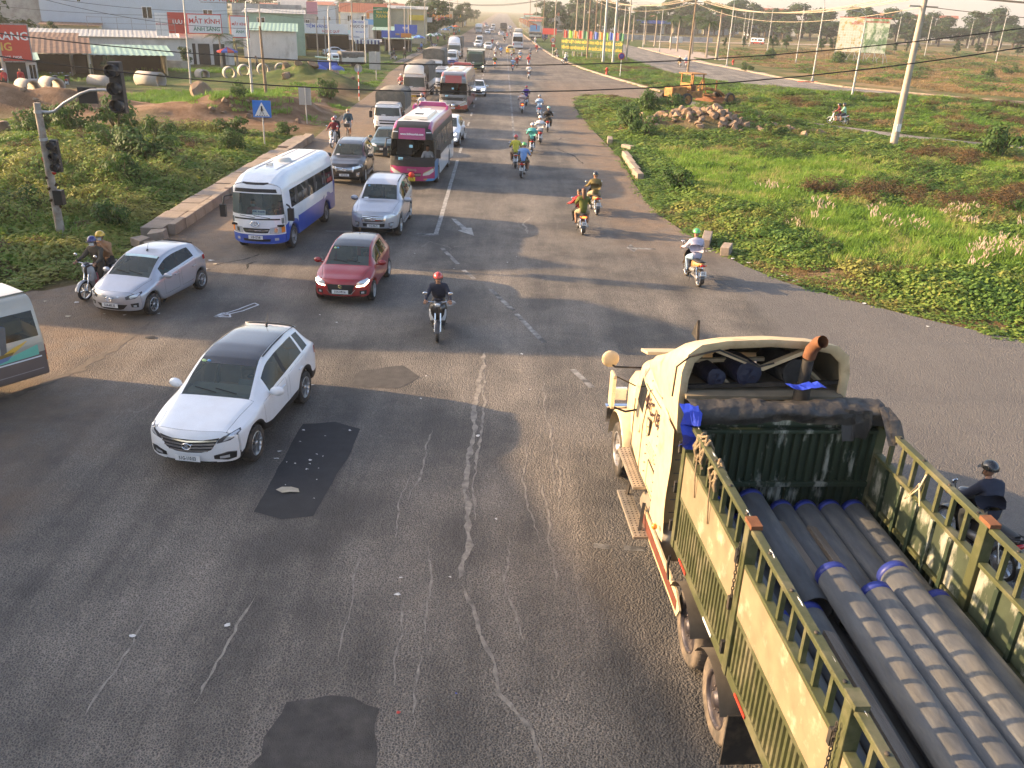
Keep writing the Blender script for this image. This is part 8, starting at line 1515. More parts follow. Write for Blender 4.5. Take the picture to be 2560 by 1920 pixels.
def house(name, label, x, y, w, d, h, rz, wallm, roofm=None, pitch=0.0, wins=(), doors=(), open_=False, eave=.3, group=None, parapet=0.0):
 """front on local -Y. wins / doors: (x, z, w, h) on the front"""
 r = thing(name, label, 'building', (x, y, 0), rz, group); t = .12
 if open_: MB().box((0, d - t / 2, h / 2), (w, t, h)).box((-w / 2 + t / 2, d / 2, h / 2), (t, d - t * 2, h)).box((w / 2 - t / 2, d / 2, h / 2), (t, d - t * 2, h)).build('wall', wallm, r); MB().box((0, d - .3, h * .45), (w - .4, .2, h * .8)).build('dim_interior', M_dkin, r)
 else: MB().box((0, d / 2, h / 2), (w, d, h)).build('wall', wallm, r)
 if roofm:
  n = max(3, int(w / .5)); P = []
  for i in range(n + 1):
   for dx, dz in ((0, 0), (.5, .035)): P.append((-w / 2 - eave + (i + dx) * (w + 2 * eave) / (n + .5), dz))
  if pitch >= 0: MB().grid([[(px, yy, h + .04 + pz + pitch * f) for px, pz in P] for yy, f in ((-eave * 2, 0), (d + eave, 1))], smooth=False).build('roof', roofm, r, fixn=False)
  else: MB().grid([[(px, yy, h + .04 + pz - pitch * f) for px, pz in P] for yy, f in ((-eave, 0), (d / 2, 1), (d + eave, 0))], smooth=False).build('roof', roofm, r, fixn=False)
 if parapet: MB().box((0, .1, h + parapet / 2), (w, .2, parapet)).build('parapet', wallm, r)
 for a, z, ww, hh in wins:
  o = MB().box((a, -.03, z), (ww, .06, hh)).build('window', SG['white'], r)
  for k in (-1, 1): MB().box((a + k * ww * .235, -.066, z), (ww * .4, .012, hh * .86)).build('pane', M_dark, o)
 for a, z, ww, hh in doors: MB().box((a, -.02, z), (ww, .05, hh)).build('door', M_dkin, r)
 return r
def board(label, x, y, z, w, h, m, lines, rz=0.0, legs=0.0, cat='sign', frame=None, name='sign_board', th=.08):
 """lines: (text, size, material, dx, dz)"""
 r = thing(name, label, cat, (x, y, 0), rz); MB().box((0, 0, z), (w, th, h)).build('panel', m, r)
 if frame: MB().box((0, .02, z + h / 2 + .06), (w + .2, th, .12)).box((0, .02, z - h / 2 - .06), (w + .2, th, .12)).box((-w / 2 - .05, .02, z), (.1, th, h)).box((w / 2 + .05, .02, z), (.1, th, h)).build('frame', frame, r)
 if legs:
  for k in (-.4, .4): MB().bar((k * w, .06, 0), (k * w, .06, z), .09).build('leg', M_rimd, r)
 for s, sz, mt, dx, dz in lines: text('lettering', s, sz, mt, r, (dx, -th / 2 - .006, z + dz), (R(90), 0, 0), .004, bold=sz * .02)
 return r
def facing(x, y): return math.atan2(x, y) * -1 * .9
a8 = lambda d: R(d)
# shops from the red optician on
house('shop', 'white shop under the red optician board', -44.6, 83.6, 4.6, 5, 2.3, R(28), M_wall, M_groof, .3, doors=((-1.3, 1.1, 1.5, 2.0), (.6, 1.1, 1.6, 2.0)), wins=((1.9, 1.3, .6, 1.4),))
board('red optician board with white and gold lettering', -44.1, 83.3, 3.75, 3.4, 3.0, SG['red'], [('TRANG', .95, SG['white'], .1, .55), ('ÁNG', .95, SG['gold'], -.75, -.35), ('POLICE  DIOR', .3, SG['white'], .0, -1.2)], R(20), frame=M_rimd)
house('shed', 'brown rusty-roofed shed beside the optician', -44, 92, 5.5, 6, 2.5, R(24), M_cream2, M_rustr, 1.2, open_=True); house('shed', 'shed with long pale green sheet roof', -39.6, 98.4, 7.5, 7, 2.2, R(24), M_cream2, M_groof, .6, open_=True, eave=.7); house('shed', 'low grey and green sheet-roofed lean-to', -46.8, 93.5, 6, 7, 2.3, R(20), M_greyw, M_greyr, .9, open_=True, eave=.6)
house('shed', 'shed with old rust-brown roof behind the lean-to', -51.5, 101, 9, 7, 2.7, R(20), M_greyw, M_rustr, 1.0);
house('warehouse', 'long low white warehouse with corrugated wall', -48, 112.5, 20, 8, 3.3, R(22), M_wall, M_greyr, .5); MB().box((-41, 108.2, .6), (9, .25, 1.2)).build('boundary_wall', M_greyw).rotation_euler = (0, 0, 0); tag(COL.objects[-1], 'low grey boundary wall before the warehouse', 'wall')
b = thing('scaffold_frame', 'bare steel frame on the warehouse roof', 'frame', (-44, 112, 3.7), R(22))
for i in range(7): MB().bar((-5 + i * 1.6, 0, 0), (-5 + i * 1.6, 0, 1.9), .05).build('upright', M_rimd, b)
for z in (.6, 1.2, 1.85): MB().bar((-5, 0, z), (4.6, 0, z), .04).build('rail', M_rimd, b)
house('house', 'big pale blue house with grilled windows and parapet', -57, 147, 27, 12, 7.2, R(20), M_bluew, None, 0, wins=((1.5, 5.6, 1.5, 1.8), (10.5, 5.6, 1.5, 1.5), (-8, 7.0, .5, .3)), parapet=.8); house('house', 'grey-white house with stained wall beside the blue one', -72, 143, 8.5, 10, 7.6, R(20), M_greyw, None, 0); house('house', 'pale green-roofed house far behind the trees', -90, 150, 16, 10, 5.2, R(20), M_wall, M_groof, 1.5, wins=((2, 4, 3, .8),)); house('house', 'low brown brick annex below the blue house', -64, 139, 8, 6, 3.6, R(20), M_cream2, M_rustr, .3)
MKX, MKY, MKR = -37.2, 117.3, R(24)
house('shop', 'optician shop with red frame and glass front', MKX, MKY, 6.4, 8, 3.7, MKR, M_wall, None, 0, doors=((-2.2, 1.4, 1.6, 2.7), (-.4, 1.4, 1.4, 2.7), (1.4, 1.4, 1.4, 2.7)), parapet=.2)
board('white optician fascia with red and green lettering', MKX + .1, MKY - .4, 5.05, 3.9, 2.1, SG['white'], [('MẮT KÍNH', .78, SG['red'], 0, .3), ('ÁNH SÁNG', .62, SG['green'], .2, -.6)], MKR, frame=SG['red']); board('red panel with pale letters beside the optician fascia', -39.9, 115.3, 5.1, 2.2, 2.4, SG['red'], [('LƯU', .6, SG['white'], 0, .1)], MKR); board('small white board with red name beside the red panel', -41.6, 114.6, 4.9, 1.4, 2.6, SG['white'], [('ĐỨC HUY', .3, SG['red'], 0, 0)], MKR); board('second white optician sign with red frame', -33.6, 119.8, 4.8, 2.2, 2.4, SG['white'], [('MẮT KÍNH', .42, SG['red'], 0, .3), ('ÁNH', .5, SG['green'], 0, -.6)], R(30), frame=SG['red']); board('red cut-out optician letters standing on the roof', -35.6, 118.6, 7.55, 4.4, .1, M_rimd, [('MẮT KÍNH', 1.0, SG['red'], 0, .5)], MKR)
house('shop', 'plain white gabled shop by the frontage road', -33.4, 134, 7.4, 7, 4.0, R(12), M_wall, M_groof, .9); house('shop', 'tall shop with pale green sheet wall', -35.5, 146, 9, 8, 6.2, R(12), M_groof, M_greyr, .5, wins=((-2, 5.2, 1.2, .8),)); house('shop', 'open jewellery shop under green roof', -30.5, 165.5, 9, 7, 2.9, R(10), M_cream2, M_groof, .5, open_=True, eave=.7)
board('long white jeweller fascia with blue and red words', -31, 164.5, 3.8, 7.6, 1.7, SG['white'], [('TIỆM VÀNG', .7, SG['blue'], -1.6, .35), ('NGỌC QUÝ', .55, SG['red'], .8, -.45)], R(10)); board('tall white jeweller board with blue and brown words', -25.3, 165, 3.95, 3.2, 2.9, SG['white'], [('TIỆM VÀNG', .48, SG['blue'], -.2, 1.1), ('NGỌC QUÝ', .58, MATS['rusty_steel'], 0, .4), ('0931 868 379', .3, SG['blue'], .2, -.5)], R(8)); board('small white egg-store board with navy words', -25.9, 163.2, 2.65, 1.95, .95, SG['white'], [('VỰA TRỨNG', .31, SG['navy'], 0, 0)], R(8), legs=.3)
board('dark green grocery pylon with yellow words', -23.8, 185, 5.75, 3.4, 3.6, SG['green'], [('Bách hóa', .6, SG['yellow'], 0, .9), ('XANH', .85, SG['yellow'], 0, .15)], R(6), legs=.3); board('orange pennant board beside the grocery pylon', -26.4, 184, 5.9, .6, 1.0, SG['orange'], [], R(6), legs=.2); board('blue advertisement board above the stalls', -20.1, 171.5, 3.1, 4.2, 1.25, SG['blue'], [('SIM', .5, SG['yellow'], .8, 0)], R(5)); board('orange cloth banner below the blue board', -17.6, 170.5, 3.0, 1.9, .75, SG['orange'], [], R(5)); board('second blue advertisement board on the next roof', -18.4, 178, 4.05, 4.3, 1.3, SG['blue'], [('TIGER', .5, SG['white'], 0, 0)], R(5)); board('small pale blue lightbox above the jeweller', -24.3, 170, 5.05, 1.7, .9, SG['sky'], [], R(5)); board('pink and yellow shop banner high on a facade', -32, 158, 7.1, 1.8, 1.9, SG['pink'], [], R(10))
house('house', 'house with red tiled roof behind the jeweller', -30.7, 207, 10, 8, 6.2, R(8), M_wall, M_tile, -1.9, wins=((-3, 5, 1, 1.3), (0, 5, 1, 1.3), (3, 5, 1, 1.3))); house('house', 'white narrow house with balcony beside the red roof', -22, 214, 4.5, 8, 7.2, R(6), M_wall, None, 0, wins=((0, 5.6, 1.2, 1.4), (0, 2.6, 2.4, 1.8)), parapet=.5); house('house', 'grey flat-roofed house behind the green sheet shop', -42, 168, 12, 9, 6.8, R(10), M_greyw, None, 0, wins=((-3, 5.4, 1.2, 1.2), (2, 5.4, 1.2, 1.2)), parapet=.6)
house('stall', 'market stall with blue and white striped awning', -23.3, 161.5, 4.2, 4, 2.0, R(8), M_greyw, M_greyr, .3, open_=True); house('stall', 'dim open stall under the blue boards', -19.3, 172.5, 5, 5, 2.3, R(6), M_greyw, M_groof, .4, open_=True)
aw = thing('awning', 'scalloped blue and white striped awning', 'awning', (-23.3, 161.0, 0), R(8))
for i in range(14): MB().box((-2.0 + i * .3, 0, 2.0), (.29, .04, .62)).build('stripe', SG['navy'] if i % 2 else SG['white'], aw)
q = random.Random(31)
for i in range(16):
 y = 196 + i * 17; hh = q.uniform(3, 7.5); cc = q.choice(['blue', 'red', 'green', 'orange', 'yellow', 'white']); nm = ('white', 'cream', 'grey')[i % 3]
 house('shop', 'distant %s shophouse with %s fascia in the row' % (nm, cc), -21.5 - q.random() * 3, y, q.uniform(6, 11), 9, hh, R(4), (M_wall, M_cream2, M_greyw)[i % 3], (M_groof, M_greyr, M_tile, None)[i % 4], .6, open_=i % 2 == 0, group='distant shophouses along the road'); board('small %s fascia on a distant shophouse' % cc, -19.5, y - .8, hh * .6 + 1.2, q.uniform(3, 5), 1.1, SG[cc], [], R(4))['group'] = 'fascias of the distant shophouses'
for i in range(14): house('house', 'distant pale house behind the shop row', q.uniform(-110, -40), q.uniform(190, 420), q.uniform(7, 13), 9, q.uniform(4, 8), R(q.uniform(0, 20)), (M_wall, M_bluew, M_greyw)[i % 3], (M_groof, M_tile, M_greyr)[i % 3], (-1.4, 1.0)[i % 2], wins=((-2, 3, 1, 1.2), (2, 3, 1, 1.2)), group='distant houses behind the shops')
board('tall dark blue shop pylon far along the row', -21.6, 330, 7.2, 2.0, 3.7, SG['blue'], [], 0, legs=.2)
def umbrella(label, x, y, m1, m2, r=1.3, h=2.2):
 t = thing('parasol', label, 'parasol', (x, y, 0)); n = 10
 for k in range(n): a, b = 6.2832 * k / n, 6.2832 * (k + 1) / n; MB().add([(0, 0, h + .45), (r * math.cos(a), r * math.sin(a), h), (r * math.cos(b), r * math.sin(b), h), (r * .98 * math.cos(b), r * .98 * math.sin(b), h - .18), (r * .98 * math.cos(a), r * .98 * math.sin(a), h - .18)], [(0, 1, 2), (1, 4, 3, 2)]).build('panel', m1 if k % 2 else m2, t, fixn=False)
 MB().tube([(0, 0, 0), (0, 0, h + .4)], .025, 6).build('pole', M_rimd, t)
for i, (x, y, a, b, l) in enumerate(((-33.6, 113.5, 'blue', 'red', 'red and blue parasol before the optician'), (-17, 190, 'sky', 'blue', 'pale blue parasol by the stalls'), (-15.8, 205, 'green', 'white', 'green and white parasol before the broad tree'), (-15.0, 212, 'white', 'green', 'white parasol beside the green one'), (-16, 262, 'sky', 'navy', 'blue parasol far along the row'), (-16, 290, 'green', 'sky', 'green parasol far along the row'), (-15.5, 310, 'red', 'orange', 'red parasol far along the row'))): umbrella(l, x, y, SG[a], SG[b])
for i, (x, y, s, hd) in enumerate(((-17.3, 148, 'black', 40), (-15.9, 151, 'brown', 150), (-15.3, 176, 'blue', -30), (-43.5, 80.5, 'red', 60), (-42.6, 81.6, 'red', 200), (-15.4, 222, 'rose', 20), (-14.6, 235, 'navy', 0), (-13.6, 262, 'red', 0), (-14.2, 285, 'grey', 0), (-13.9, 300, 'teal', 10), (-30, 113, 'khaki', 90))):
 person('shopper in %s by the stalls, %s' % (s, ('standing', 'waiting', 'walking')[i % 3]), (x, y, .03), R(hd), 'stand', shirt=C[s], trous=C['black'], helm=Hm['white'] if i % 2 else None, group='people by the shops')
for i, (x, y, hd) in enumerate(((-17.3, 147.2, 40), (-15.5, 175.6, -40), (-44.6, 79.8, 70), (-40.8, 84, 20), (-40, 84.6, 20), (-14.6, 196, 30), (-14.9, 200, 60), (-15.3, 246, 20))): bike('parked motorbike in front of the shops', x, y, hd, (None, PB['red'], PB['blue'])[i % 3], 'motorbikes parked by the shops')
# ---- concrete pipes, boulder, rocks, sheeted heaps
M_cpipe = mat('pale_concrete', (.34, .31, .27), .9, var=.15, scale=1.5, bump=.2, bscale=12, c2=(.30, .26, .22), t2=.62, s2=1.2)
for x, y, z, r, ln, rz, lab in ((-33.4, 87.3, .85, .85, 3.2, 95, 'long pale concrete pipe lying below the green shed'), (-38, 77.5, .75, .8, 2.6, 78, 'concrete pipe half buried by the earth bank'), (-40.6, 78.5, .5, .75, 2.6, 80, 'second half-buried pipe beside the earth bank'), (-37.2, 85.8, .5, .7, 3.4, 100, 'chalky pipe behind the traffic light arm'), (-32, 98.3, .5, .65, 1.8, 70, 'short concrete pipe tilted in the weeds'), (-28.8, 97.4, .75, .78, 1.5, 55, 'upright-mouthed concrete ring by the lamp post'), (-28.0, 100.2, .75, .78, 1.5, 55, 'second concrete ring behind the first'), (-26.8, 103.6, .75, .78, 1.5, 50, 'concrete ring behind the street lamp'), (-25.0, 104.2, .7, .75, 1.5, 45, 'last concrete ring of the row')):
 o = MB().lathe([(r * .8, -ln / 2), (r, -ln / 2), (r, ln / 2), (r * .8, ln / 2)], axis='Y', n=26, closed=True).build('concrete_pipe', M_cpipe); o.scale = (.85, .85, .85); o.location = (x, y, z * .72 + float(ground_h([x], [y])[0]) - .1); o.rotation_euler = (0, .05, R(rz) - math.pi / 2 + R(60)); tag(o, lab, 'pipe')
M_rock = mat('rubble_stone', (.25, .18, .12), .9, var=.25, scale=2, bump=.6, bscale=8, c2=(.22, .13, .08), t2=.55, s2=1.5, irand=.3)
def rock_mesh(seed):
 q = random.Random(seed); bm = bmesh.new(); bmesh.ops.create_icosphere(bm, subdivisions=3, radius=1)
 pl = [(Vector((q.gauss(0, 1), q.gauss(0, 1), q.gauss(0, 1))).normalized(), q.uniform(.42, .8)) for _ in range(12)]
 for v in bm.verts:
  for n, d in pl:
   k = v.co.dot(n) - d
   if k > 0: v.co -= n * k
  v.co *= 1 + q.uniform(-.025, .025)
 me = bpy.data.meshes.new('rock'); bm.to_mesh(me); bm.free(); me.materials.append(M_rock); return me
ROCKS = [rock_mesh(i) for i in range(7)]
def rock(x, y, s, lab, grp, i, z=None, sc=(1, 1, .8)):
 o = bpy.data.objects.new('rock', ROCKS[i % 7]); COL.objects.link(o); q = random.Random(i * 17 + 3); o.location = (x, y, (float(ground_h([x], [y])[0]) if z is None else z) + s * .3); o.rotation_euler = (q.uniform(-.5, .5), q.uniform(-.5, .5), q.random() * 6.28); o.scale = tuple(s * k for k in sc); return tag(o, lab, 'rock', grp)
rock(-25.2, 76.2, 1.15, 'big squarish boulder alone on the worked earth', None, 2, sc=(1.1, .9, 1.0)); q = random.Random(8)
for i in range(120): rock(q.gauss(14.9, 2.3), q.gauss(66.8, 1.5), q.uniform(.14, .46), 'broken stone in the rubble heap below the grader', 'stones of the rubble heap', i, None)
for i in range(8): rock(20.2 + i * .55 + q.uniform(-.3, .3), 66.5 + q.uniform(-.6, .8), q.uniform(.25, .5), 'loose stone trailing from the rubble heap along the lane', 'stones trailing from the heap', i)
for i in range(16): rock(-21 + q.gauss(0, 1.8), 98.5 + q.gauss(0, 1.6), q.uniform(.25, .7), 'earth-stained stone on the bank by the blue sheets', 'stones on the bank', i)
for i in range(22): rock(q.uniform(-46, -28), q.uniform(62, 71), q.uniform(.12, .4), 'small stone on the red earth bank', 'stones on the earth bank', i)
for i in range(24): rock(q.gauss(-22.5, 3), q.gauss(71, 1.0), q.uniform(.07, .2), 'grey stone in the strewn gravel patch', 'gravel stones on the plot', i)
for i in range(12): rock(q.gauss(-17.8, 1.6), q.gauss(47.5, 1.1), q.uniform(.12, .3), 'pale stone showing through the creepers', 'stones in the creepers', i)
for i in range(14): rock(q.gauss(-17.5, 1.5), q.gauss(64, .8), q.uniform(.1, .3), 'grey stone on the spoil heap by the sign', 'stones on the spoil heap', i)
rock(-29.5, 52.5, .9, 'grey boulder at the edge of the bushes', None, 4)
for x, y, s, m, l in ((-24.2, 111.5, .9, M_bluet if 'blue_tarpaulin' in MATS else SG['blue'], 'heap under a blue sheet'), (-22.6, 112.5, 1.0, SG['blue'], 'second heap under a blue sheet'), (-25.6, 110.2, .7, SG['red'], 'red sacks beside the sheeted heap'), (-20.4, 114, .8, SG['blue'], 'covered cart under blue plastic')):
 o = MB().ball((0, 0, 0), 1, 12, sc=(1.3, .9, .8)).jitter(.09, int(x * -3)).build('sheeted_heap', m); o.location = (x, y, .3); o.scale = (s,) * 3; tag(o, l, 'heap')
u = thing('market_cart', 'cart with pale green sheet roof among the sheeted heaps', 'cart', (-21.8, 115.5, 0), .2); MB().box((0, 0, 1.7), (3, 1.8, .06), ry=.08).build('roof', M_groof, u); MB().box((0, 0, .9), (2.4, 1.3, .9)).build('body', SG['blue'], u)
for sx in (-1.1, 1.1): MB().tube([(sx, .6, 0), (sx, .6, 1.7)], .03, 6).build('post', M_rimd, u)
# ---- street furniture
M_galv = mat('galvanised', (.42, .42, .41), .45, .5, var=.1, scale=3); M_cpole = mat('concrete_pole', (.40, .34, .27), .9, var=.15, scale=2, bump=.2, bscale=20); M_wood = mat('weathered_pole', (.24, .17, .11), .9, var=.25, scale=3)
def lamp(label, x, y, h, ax, ay, reach=2.0, group='street lamps'):
 t = thing('street_lamp', label, 'street lamp', (x, y, 0), 0, group); MB().tube([(0, 0, 0), (0, 0, h * .55), (0, 0, h - .8)], [.11, .085, .06], 10).build('pole', M_galv, t); MB().tube([(0, 0, h - .8), (ax * .05, ay * .05, h - .3), (ax * .25 * reach, ay * .25 * reach, h), (ax * reach, ay * reach, h + .25)], .035, 8).build('arm', M_galv, t); o = MB().box((0, 0, 0), (.28, .62, .1)).build('lamp_head', M_galv, t, bevel=.03); o.location = (ax * (reach + .3), ay * (reach + .3), h + .27); o.rotation_euler = (0, 0, math.atan2(-ax, ay)); MB().box((0, 0, .25), (.3, .3, .5)).build('base', M_galv, t); return t
lamp('street lamp with creeper at its foot behind the crossing sign', -19.0, 69.7, 8.2, .9, .3); lamp('street lamp beside the sheeted heaps', -18.9, 101.7, 7.9, .9, .3); lamp('street lamp before the striped awning', -19.0, 129, 7.2, .9, .3)
for i in range(7): lamp('street lamp in the far row along the shops', -19.4, 160 + i * 38, 9, .9, .3)
def upole(label, x, y, h, m=None, lean=0.0, r=.16, cross=True, group='utility poles'):
 t = thing('utility_pole', label, 'utility pole', (x, y, 0), 0, group); t.rotation_euler = (0, lean, 0); MB().tube([(0, 0, -.3), (0, 0, h)], [r, r * .62], 10).build('pole', m or M_cpole, t)
 if cross:
  for z in (.3, 1.1): MB().box((0, 0, h - z), (1.9, .1, .1)).build('crossarm', m or M_cpole, t)
  for k in (-.85, -.4, .4, .85): MB().lathe([(.03, 0), (.05, .05), (.03, .1), (.045, .14), (.001, .18)], (k, 0, h - .25), 'Z', 8).build('insulator', M_plate, t)
 return t
upole('brown wooden pole behind the crossing sign', -20.7, 80.4, 6, M_wood, -.02, .15, False); upole('thin pole before the blue house', -30.5, 90, 10, M_galv, .02, .09, False)
for i, (x, y, h) in enumerate(((-44.5, 82.5, 9), (-31.5, 122, 7.5), (-29, 146, 6), (-28.5, 150, 6), (-20.5, 168, 7), (-18, 172, 7.5), (-17.4, 173, 7.5), (-22.5, 140, 9), (-21, 175, 11), (-17.5, 210, 10), (-17.5, 250, 10), (-17, 300, 11), (-17, 350, 11))): upole('concrete pole among the shop signs', x, y, h, M_cpole, 0, .12, i > 7)
t = thing('traffic_light', 'old traffic light post with overhanging arm and two dark signal heads', 'traffic light', (-15.4, 30.3, 0)); t.rotation_euler = (0, -.012, 0)
MB().tube([(.0, 0, 0), (.0, 0, 2.4), (0, 0, 4.68)], [.15, .13, .11], 12).build('post', mat('stained_post', (.34, .30, .25), .85, var=.2, scale=4, c2=(.18, .11, .07), t2=.58, s2=2.5), t); MB().tube([(.08, 0, 4.4), (.35, 0, 4.38), (.55, 0, 4.42), (.9, 0, 4.68), (1.5, 0, 5.0), (1.85, 0, 5.12), (2.3, 0, 5.14), (2.75, 0, 5.08)], .05, 10).build('arm', M_galv, t)
for z in (4.4, 3.5): MB().lathe([(.14, 0), (.14, .1)], (0, 0, z - .05), 'Z', 12).build('clamp', M_galv, t)
def head(x, z, n, r, face):
 o = MB().box((x, 0, z), (r * 1.7, r * 1.2, r * 2.25 * n)).build('signal_head', M_black, t, bevel=.03)
 for k in range(n):
  zz = z + (n / 2 - .5 - k) * r * 2.25; MB().lathe([(r * .82, -r * .6), (r * .86, -r * 1.9), (r * .8, -r * 1.9), (r * .78, -r * .62)], (x, 0, zz), 'Y', 14).build('hood', M_black, o); MB().lathe([(r * .76, -r * .64), (.001, -r * .7)], (x, 0, zz), 'Y', 14).build('lens', M_lensd, o)
head(2.78, 5.22, 3, .24, 0); head(.32, 2.95, 3, .16, 0); MB().box((1.72, .05, 4.95), (.62, .06, .52)).build('sign_back', M_black, t); MB().box((.2, -.05, 1.55), (.3, .25, .5)).build('control_box', M_black, t); MB().bar((-.16, 0, 2.9), (-.02, 0, 2.5), .06).build('red_flap', SG['red'], t); MB().lathe([(.001, 0), (.07, 0), (.07, .03)], (.25, -.22, 2.42), 'Y', 10).build('red_signal', M_red, t); MB().tube([(.17 * math.cos(a * 2.1), .17 * math.sin(a * 2.1), 1.2 + a * .13) for a in range(9)], .05, 6).build('vine', MATS['dead_leaf'], t)
def post_sign(label, x, y, h, pm=None): t = thing('road_sign', label, 'road sign', (x, y, 0)); MB().tube([(0, 0, 0), (0, 0, h)], .045, 8).build('post', pm or M_galv, t); return t
t = post_sign('blue pedestrian crossing sign with white triangle', -13.9, 52.8, 2.75); MB().box((0, -.06, 2.25), (1.06, .03, .95)).build('panel', mat('sign_azure', (.02, .16, .55), .4, var=.08), t); MB().prism([(-.44, 1.84), (.44, 1.84), (0, 2.62)], -.082, -.078, axis='Y').build('triangle', SG['white'], t); f = MB()
f.ball((.0, -.088, 2.36), .055, 8, sc=(1, .1, 1)).bar((0, -.088, 2.31), (.0, -.088, 2.12), .1, .01).bar((0, -.088, 2.14), (.12, -.088, 1.93), .055, .01).bar((-.01, -.088, 2.14), (-.13, -.088, 1.93), .055, .01).bar((.02, -.088, 2.28), (.14, -.088, 2.14), .04, .01).bar((-.02, -.088, 2.28), (-.12, -.088, 2.17), .04, .01).build('walking_figure', M_ink, t)
for k in range(5): MB().box((-.28 + k * .14, -.086, 1.88), (.07, .008, .035)).build('crossing_bar', M_ink, t)
t = post_sign('grey back of a rectangular sign on a white post', -13.8, 64.3, 2.6); MB().box((-.05, .05, 1.95), (.86, .03, 1.2)).build('panel', M_galv, t); t = post_sign('large grey sign back beyond the striped post', -14.5, 106.4, 3.1); MB().box((0, .05, 2.1), (1.0, .03, 1.95)).build('panel', M_galv, t); MB().box((-.55, .04, 2.1), (.5, .03, 1.9)).build('side_panel', M_galv, t)
t = post_sign('round sign on a red and white striped post', -12.8, 82.2, 3.0, SG['white']); MB().lathe([(.001, .04), (.36, .04), (.36, .0)], (0, .02, 2.75), 'Y', 20).build('disc', M_galv, t)
for k in range(4): MB().lathe([(.05, 0), (.05, .3)], (0, 0, .35 + k * .62), 'Z', 8).build('red_band', SG['red'], t)
# ---- unseen houses added off the edge, sized to cast shade bands on the road
for x0, x1, y0, y1, h, l in ((-33, -23, 0, 19.6, 7.2, 'long white house at the corner of the crossing'), (-33, -23.5, 25.4, 29.6, 8.2, 'narrow cream house beside the plot'), (-40, -30, 33.5, 36, 9.2, 'narrow grey house beyond the creepers')):
 house('house', l, (x0 + x1) / 2, y0, x1 - x0, y1 - y0, h, 0, (M_wall, M_cream2, M_greyw)[int(h * 5) % 3], M_tile, -1.2, wins=((-2, 2.0, 1.2, 1.4), (2, 2.0, 1.2, 1.4), (-2, 5, 1.2, 1.4), (2, 5, 1.2, 1.4)), doors=((0, 1.1, 1.1, 2.2),))
# ================================================================== poles, boards and plant on the far side
t = upole('leaning concrete pole standing in the green island', 27.2, 61.1, 10.3, M_cpole, .014, .27); MB().box((0, -.27, 1.6), (.3, .05, .5)).build('notice', M_plate, t)
upole('stout steel-grey pole beside the slogan board', 17.1, 155.5, 11.5, M_galv, 0, .24, False); upole('second stout grey pole beside the slogan board', 18.9, 156.6, 11.5, M_galv, 0, .22, False); upole('brown wooden pole behind the grader', 27.1, 133.3, 11, M_wood, .012, .17)
for i, (x, y) in enumerate(((14, 178), (15.5, 168), (16.2, 187), (20.4, 205), (13.4, 240), (12.6, 290), (12, 340), (11.5, 400), (23, 170), (24, 230))): upole('tall pole along the verge beyond the board', x, y, 12 + i % 3, (M_cpole, M_wood)[i % 2], 0, .17)
for x, y, h, ax, ay, l in ((44.4, 130.1, 11, -.9, .2, 'slim street lamp with a red cloth at its foot'), (35.1, 90.4, 9, -.9, .2, 'street lamp standing in the weeds by the lane'), (39.7, 162, 11, -.9, .2, 'street lamp at the kerb of the side road'), (60.1, 187.7, 11, -.9, .2, 'street lamp in the dry lot'), (125, 232, 13, -.9, .2, 'tall street lamp far out in the lots'), (37.2, 218.7, 10, -.9, .1, 'street lamp in the pavement row'), (37.2, 245, 10, -.9, .1, 'street lamp in the pavement row'), (26, 200, 10, .9, .1, 'street lamp on the verge of the side road')): lamp(l, x, y, h, ax, ay)
q = random.Random(77)
for i in range(26): lamp('distant street lamp on the unfinished estate', 70 + i * 9 + q.uniform(-3, 3), 250 + (i % 5) * 42, 11, -.8, .1, 1.5, 'estate street lamps')
for i in range(30): x, y = 66 + i * 6.2, 236 + i * 3.6 + q.uniform(-6, 6); tag(MB().tube([(x, y, 0), (x, y, q.uniform(1.6, 2.6))], .05, 6).build('stake', M_wood), 'thin tree stake on the empty lots', 'stake', 'tree stakes on the lots')
# billboard
b = thing('billboard', 'large two-part estate billboard on a steel trestle', 'billboard', (76, 196, 0), R(-62) + R(38)); M_map = mat('estate_plan', (.58, .56, .46), .6, var=.1, c2=(.42, .36, .15), t2=.55, s2=.9, soft2=.03); M_map2 = mat('estate_view', (.50, .54, .44), .6, var=.2, c2=(.14, .24, .12), t2=.5, s2=.6, soft2=.06)
MB().box((-2.55, 0, 5.6), (4.9, .12, 6.7)).build('plan_panel', M_map, b); MB().box((2.55, 0, 5.6), (4.9, .12, 6.7)).build('view_panel', M_map2, b); MB().box((0, .02, 9.05), (10.3, .16, .14)).build('top_rail', SG['red'], b); text('lettering', 'KHU DÂN CƯ ĐÔ THỊ DẦU GIÂY', .42, SG['red'], b, (2.55, -.07, 8.3), (R(90), 0, 0), bold=.01, sx=.72); text('lettering', 'BẢNG KHU\nĐÔ THỊ DẦU GIÂY', .34, SG['red'], b, (-1.4, -.07, 8.0), (R(90), 0, 0), bold=.01, sx=.8)
for i in range(9): MB().box((-4.7 + i * .5, -.066, 4.6), (.05, .01, 4.0)).build('plan_street', SG['white'], b); MB().box((-2.6, -.067, 2.8 + i * .5), (4.4, .01, .05)).build('plan_street', SG['white'], b)
for i in range(5): MB().bar((.4 + i * .8, -.07, 2.5), (2.4 + i * .55, -.07, 6.8), .1, .01).build('view_street', SG['white'], b)
for i in range(6): MB().bar((-5 + i * 2, 0, 2.3), (-4 + i * 2, .9, .0), .09).build('strut', M_galv, b); MB().bar((-5 + i * 2, 0, 2.3), (-5 + i * 2, 0, 0), .1).build('leg', M_galv, b); MB().bar((-5 + i * 2, .2, 0), (-3.6 + i * 2 if i < 5 else 4.6, .1, 2.3), .08).build('brace', M_galv, b)
